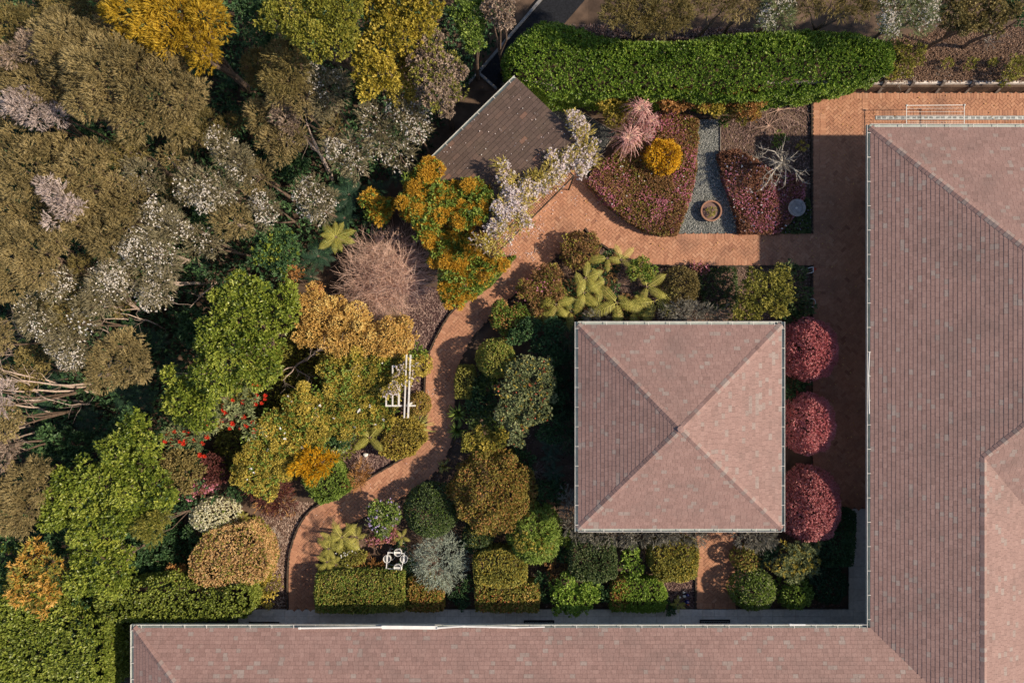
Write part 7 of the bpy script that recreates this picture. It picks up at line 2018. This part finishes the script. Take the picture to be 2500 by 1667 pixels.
pipe((2122.5, 860), (2120, 915), 'thin white pipe along the long side gutter, upper piece', 2.62, 0.02)
pipe((2120, 915), (2122, 1010), 'thin white pipe along the long side gutter, lower piece', 2.62, 0.02)
pa, pb = P(932, 1530, 2.63), P(1068, 1531, 2.63); o = (pa + pb) / 2
fl_ = empty('flashing', o, 'wide white metal flashing strip lying on the bottom gutter', 'flashing')
mb = MB(); mb.bar(pa - o, pb - o, 0.13, 0.02); mb.build('strip', M_white, fl_)
mb = MB(); mb.bar(pa - o + Vector((0, 0.06, 0.02)), pb - o + Vector((0, 0.06, 0.02)), 0.015, 0.04); mb.build('lip', M_white, fl_)

# garden bits
def stone(zone, x, y, r, label, mat, z=0.0, name='stone', cat='stone', group=None, sq=0.7):
    p = P(*Q(zone, x, y), z)
    root = empty(name, p, label, cat, group) if False else None
    mb = MB()
    n = 10
    for i in range(5):
        th = math.pi * i / 4
        for j in range(n):
            a = 2 * math.pi * j / n
            k = 1 + 0.14 * math.sin(3 * a + i + x) + random.uniform(-.05, .05)
            mb.v.append((r * math.sin(th) * math.cos(a) * k, r * math.sin(th) * math.sin(a) * k * 0.85, r * sq * (1 + math.cos(th)) * 0.9 - 0.01))
    for i in range(4):
        for j in range(n):
            mb.f.append([i * n + j, (i + 1) * n + j, (i + 1) * n + (j + 1) % n, i * n + (j + 1) % n]); mb.t.append(0.5)
    ob = mb.build(name, mat); ob.location = p
    return tag(ob, label, cat, group)
stone(6, 1520, 1335, 0.12, 'white stone under the tall grey-green bush, larger of two', M_white)
stone(6, 1555, 1365, 0.08, 'small white stone beside the larger white one', M_white)
stone(10, 610, 265, 0.07, 'white stone at the foot of the dark square hedge', M_white)
stone(10, 765, 8, 0.1, 'pale cream stone at the path side under the orange-yellow shrub', M_white)
stone(7, 235, 437, 0.05, 'tiny pink ornament in the large rusty azalea', pinkpetal, 1.2) if False else None
M_blue = plain_mat('blue_glaze', (0.02, 0.02, 0.16), 0.15, 0.6, 0.1, 6)
M_orange = plain_mat('orange_plastic', (0.5, 0.1, 0.02), 0.4, 0.4, 0.1, 6)
def T(x, y): return ((1640 + x / 15.68 - 1240) * 2.8, (1400 + y / 15.68 - 1107) * 2.8)
for x, y, rr, lb, m_ in ((445, 700, 0.06, 'white pebble on the mulch by the south path, topmost', M_white), (470, 845, 0.065, 'white pebble on the mulch by the south path, middle one', M_white), (300, 890, 0.05, 'white pebble on the mulch by the south path, leftmost', M_white),
                         (595, 795, 0.075, 'small dark blue glass ball on the mulch by the south path', M_blue), (565, 1050, 0.105, 'larger dark blue glass ball at the walk edge by the south path', M_blue)):
    q = T(x, y); stone(11, q[0], q[1], rr, lb, m_, 0.0, 'glass_ball' if m_ is M_blue else 'pebble', 'ball' if m_ is M_blue else 'pebble', sq=0.95)
# little orange flowerpot
q = T(610, 1140); p = P(*Q(11, *q)); fp = empty('flowerpot', p, 'tiny orange flowerpot beside the larger blue glass ball', 'flowerpot')
mb = MB(); mb.lathe([(0.025, 0), (0.04, 0.07), (0.044, 0.08), (0.034, 0.08), (0.0, 0.06)], 14); mb.build('pot', M_orange, fp)
mb = MB(); mb.lathe([(0.048, 0.0), (0.05, 0.012), (0.0, 0.012)], 14); mb.build('saucer', M_orange, fp)
# white tap frame at the plaza corner
o = P(1977, 660); tp = empty('tap_frame', o, 'small white pipe frame round a red tap at the plaza bed corner', 'tap')
zt = 0.6
fr = [P(1970.5, 655, zt) - o, P(1985, 652, zt) - o, P(1985.5, 664, zt) - o, P(1978, 666.5, zt) - o]
for q in fr:
    m1 = MB(); m1.bar((q.x, q.y, 0), (q.x, q.y, zt), 0.02, 0.02); m1.build('leg', M_white, tp)
for q0, q1 in zip(fr[:-1], fr[1:]):
    m1 = MB(); m1.bar(q0, q1, 0.022, 0.022); m1.build('rail', M_white, tp)
M_red = plain_mat('red_paint', (0.45, 0.05, 0.02), 0.4, 0.4, 0.1, 6)
mb = MB(); mb.tube([(0, 0, 0), (0, 0, 0.45)], 0.02, 8); mb.build('standpipe', M_steel, tp)
mb = MB(); mb.lathe([(0.0, 0.45), (0.055, 0.46), (0.06, 0.48), (0.0, 0.5)], 12); mb.build('tap_handle', M_red, tp)
# hose ring in the shrub
o = P(*Q(8, 297, 535), 0.15); o.z = 0
hs = empty('hose_coil', o, 'coiled pale hose in the dark corner bed by the plaza', 'hose')
for i in range(2):
    pts = [(0.14 * math.cos(t) * (1 - .06 * i), 0.16 * math.sin(t), 0.75 + 0.03 * i) for t in np.linspace(-1.8, 2.6, 22)]
    m1 = MB(); m1.tube(pts, 0.011, 6); m1.build('loop', M_offwhite, hs)
m1 = MB(); m1.bar((0, 0, 0), (0, 0, 0.75), 0.04, 0.04); m1.build('post', M_dtimber, hs)
# twig lying on the terrace
o = P(1312, 600, 0.09); tw = empty('fallen_twig', o, 'small fallen twig lying on the terrace bricks', 'twig')
mb = MB(); mb.tube([P(1305, 618, 0.09) - o, P(1309, 600, 0.1) - o, P(1308, 590, 0.095) - o], [0.012, 0.009, 0.005], 5); mb.tube([P(1306, 612, 0.09) - o, P(1312, 606, 0.1) - o, P(1319, 603, 0.095) - o], [0.008, 0.006, 0.004], 5)
mb.build('branches', M_barkw, tw)
# dry leaves on the plaza and the roofs
for nm, poly, n, zz, m_ in (('fallen_leaves', plaza, 240, 0.085, ochre), ('fallen_leaves', winding, 150, 0.085, rust), ('fallen_leaves', top_path, 60, 0.085, ochre)):
    pa = np.array(poly); q = RNG.uniform(0, 1, (n * 4, 2)) * (pa.max(0) - pa.min(0)) + pa.min(0)
    k = in_poly(q[:, 0], q[:, 1], poly); q = q[k][:n]
    pp = np.stack([q[:, 0], q[:, 1], np.full(len(q), zz)], 1)
    V, F, t = leaf_arrays(pp, unit(UP + 0.3 * rdirs(len(pp))), 1, 0.07, 0.04, 1.4, 0.0)
    V[:, 2] = np.maximum(V[:, 2], 0.08)
    tag(put(nm, np_mesh(nm, V, F, t), m_), kind='stuff')
u_ = (sB - sL).normalized(); v_ = (sT - sL)
n = 150
a = RNG.uniform(0, 1, n); b = RNG.uniform(0, 1, n)
pp = np.array([(sL + (sB - sL) * float(x) + (sT - sL) * float(y))[:] for x, y in zip(a, b)]); pp[:, 2] += 0.03
V, F, t = leaf_arrays(pp, unit(UP + 0.2 * rdirs(n)), 1, 0.05, 0.035, 1.5, 0.0)
V[:, 2] = np.maximum(V[:, 2], np.repeat(pp[:, 2], 4) - 0.004)
tag(put('fallen_petals', np_mesh('fallen_petals', V, F, t), lilac_f), kind='stuff')
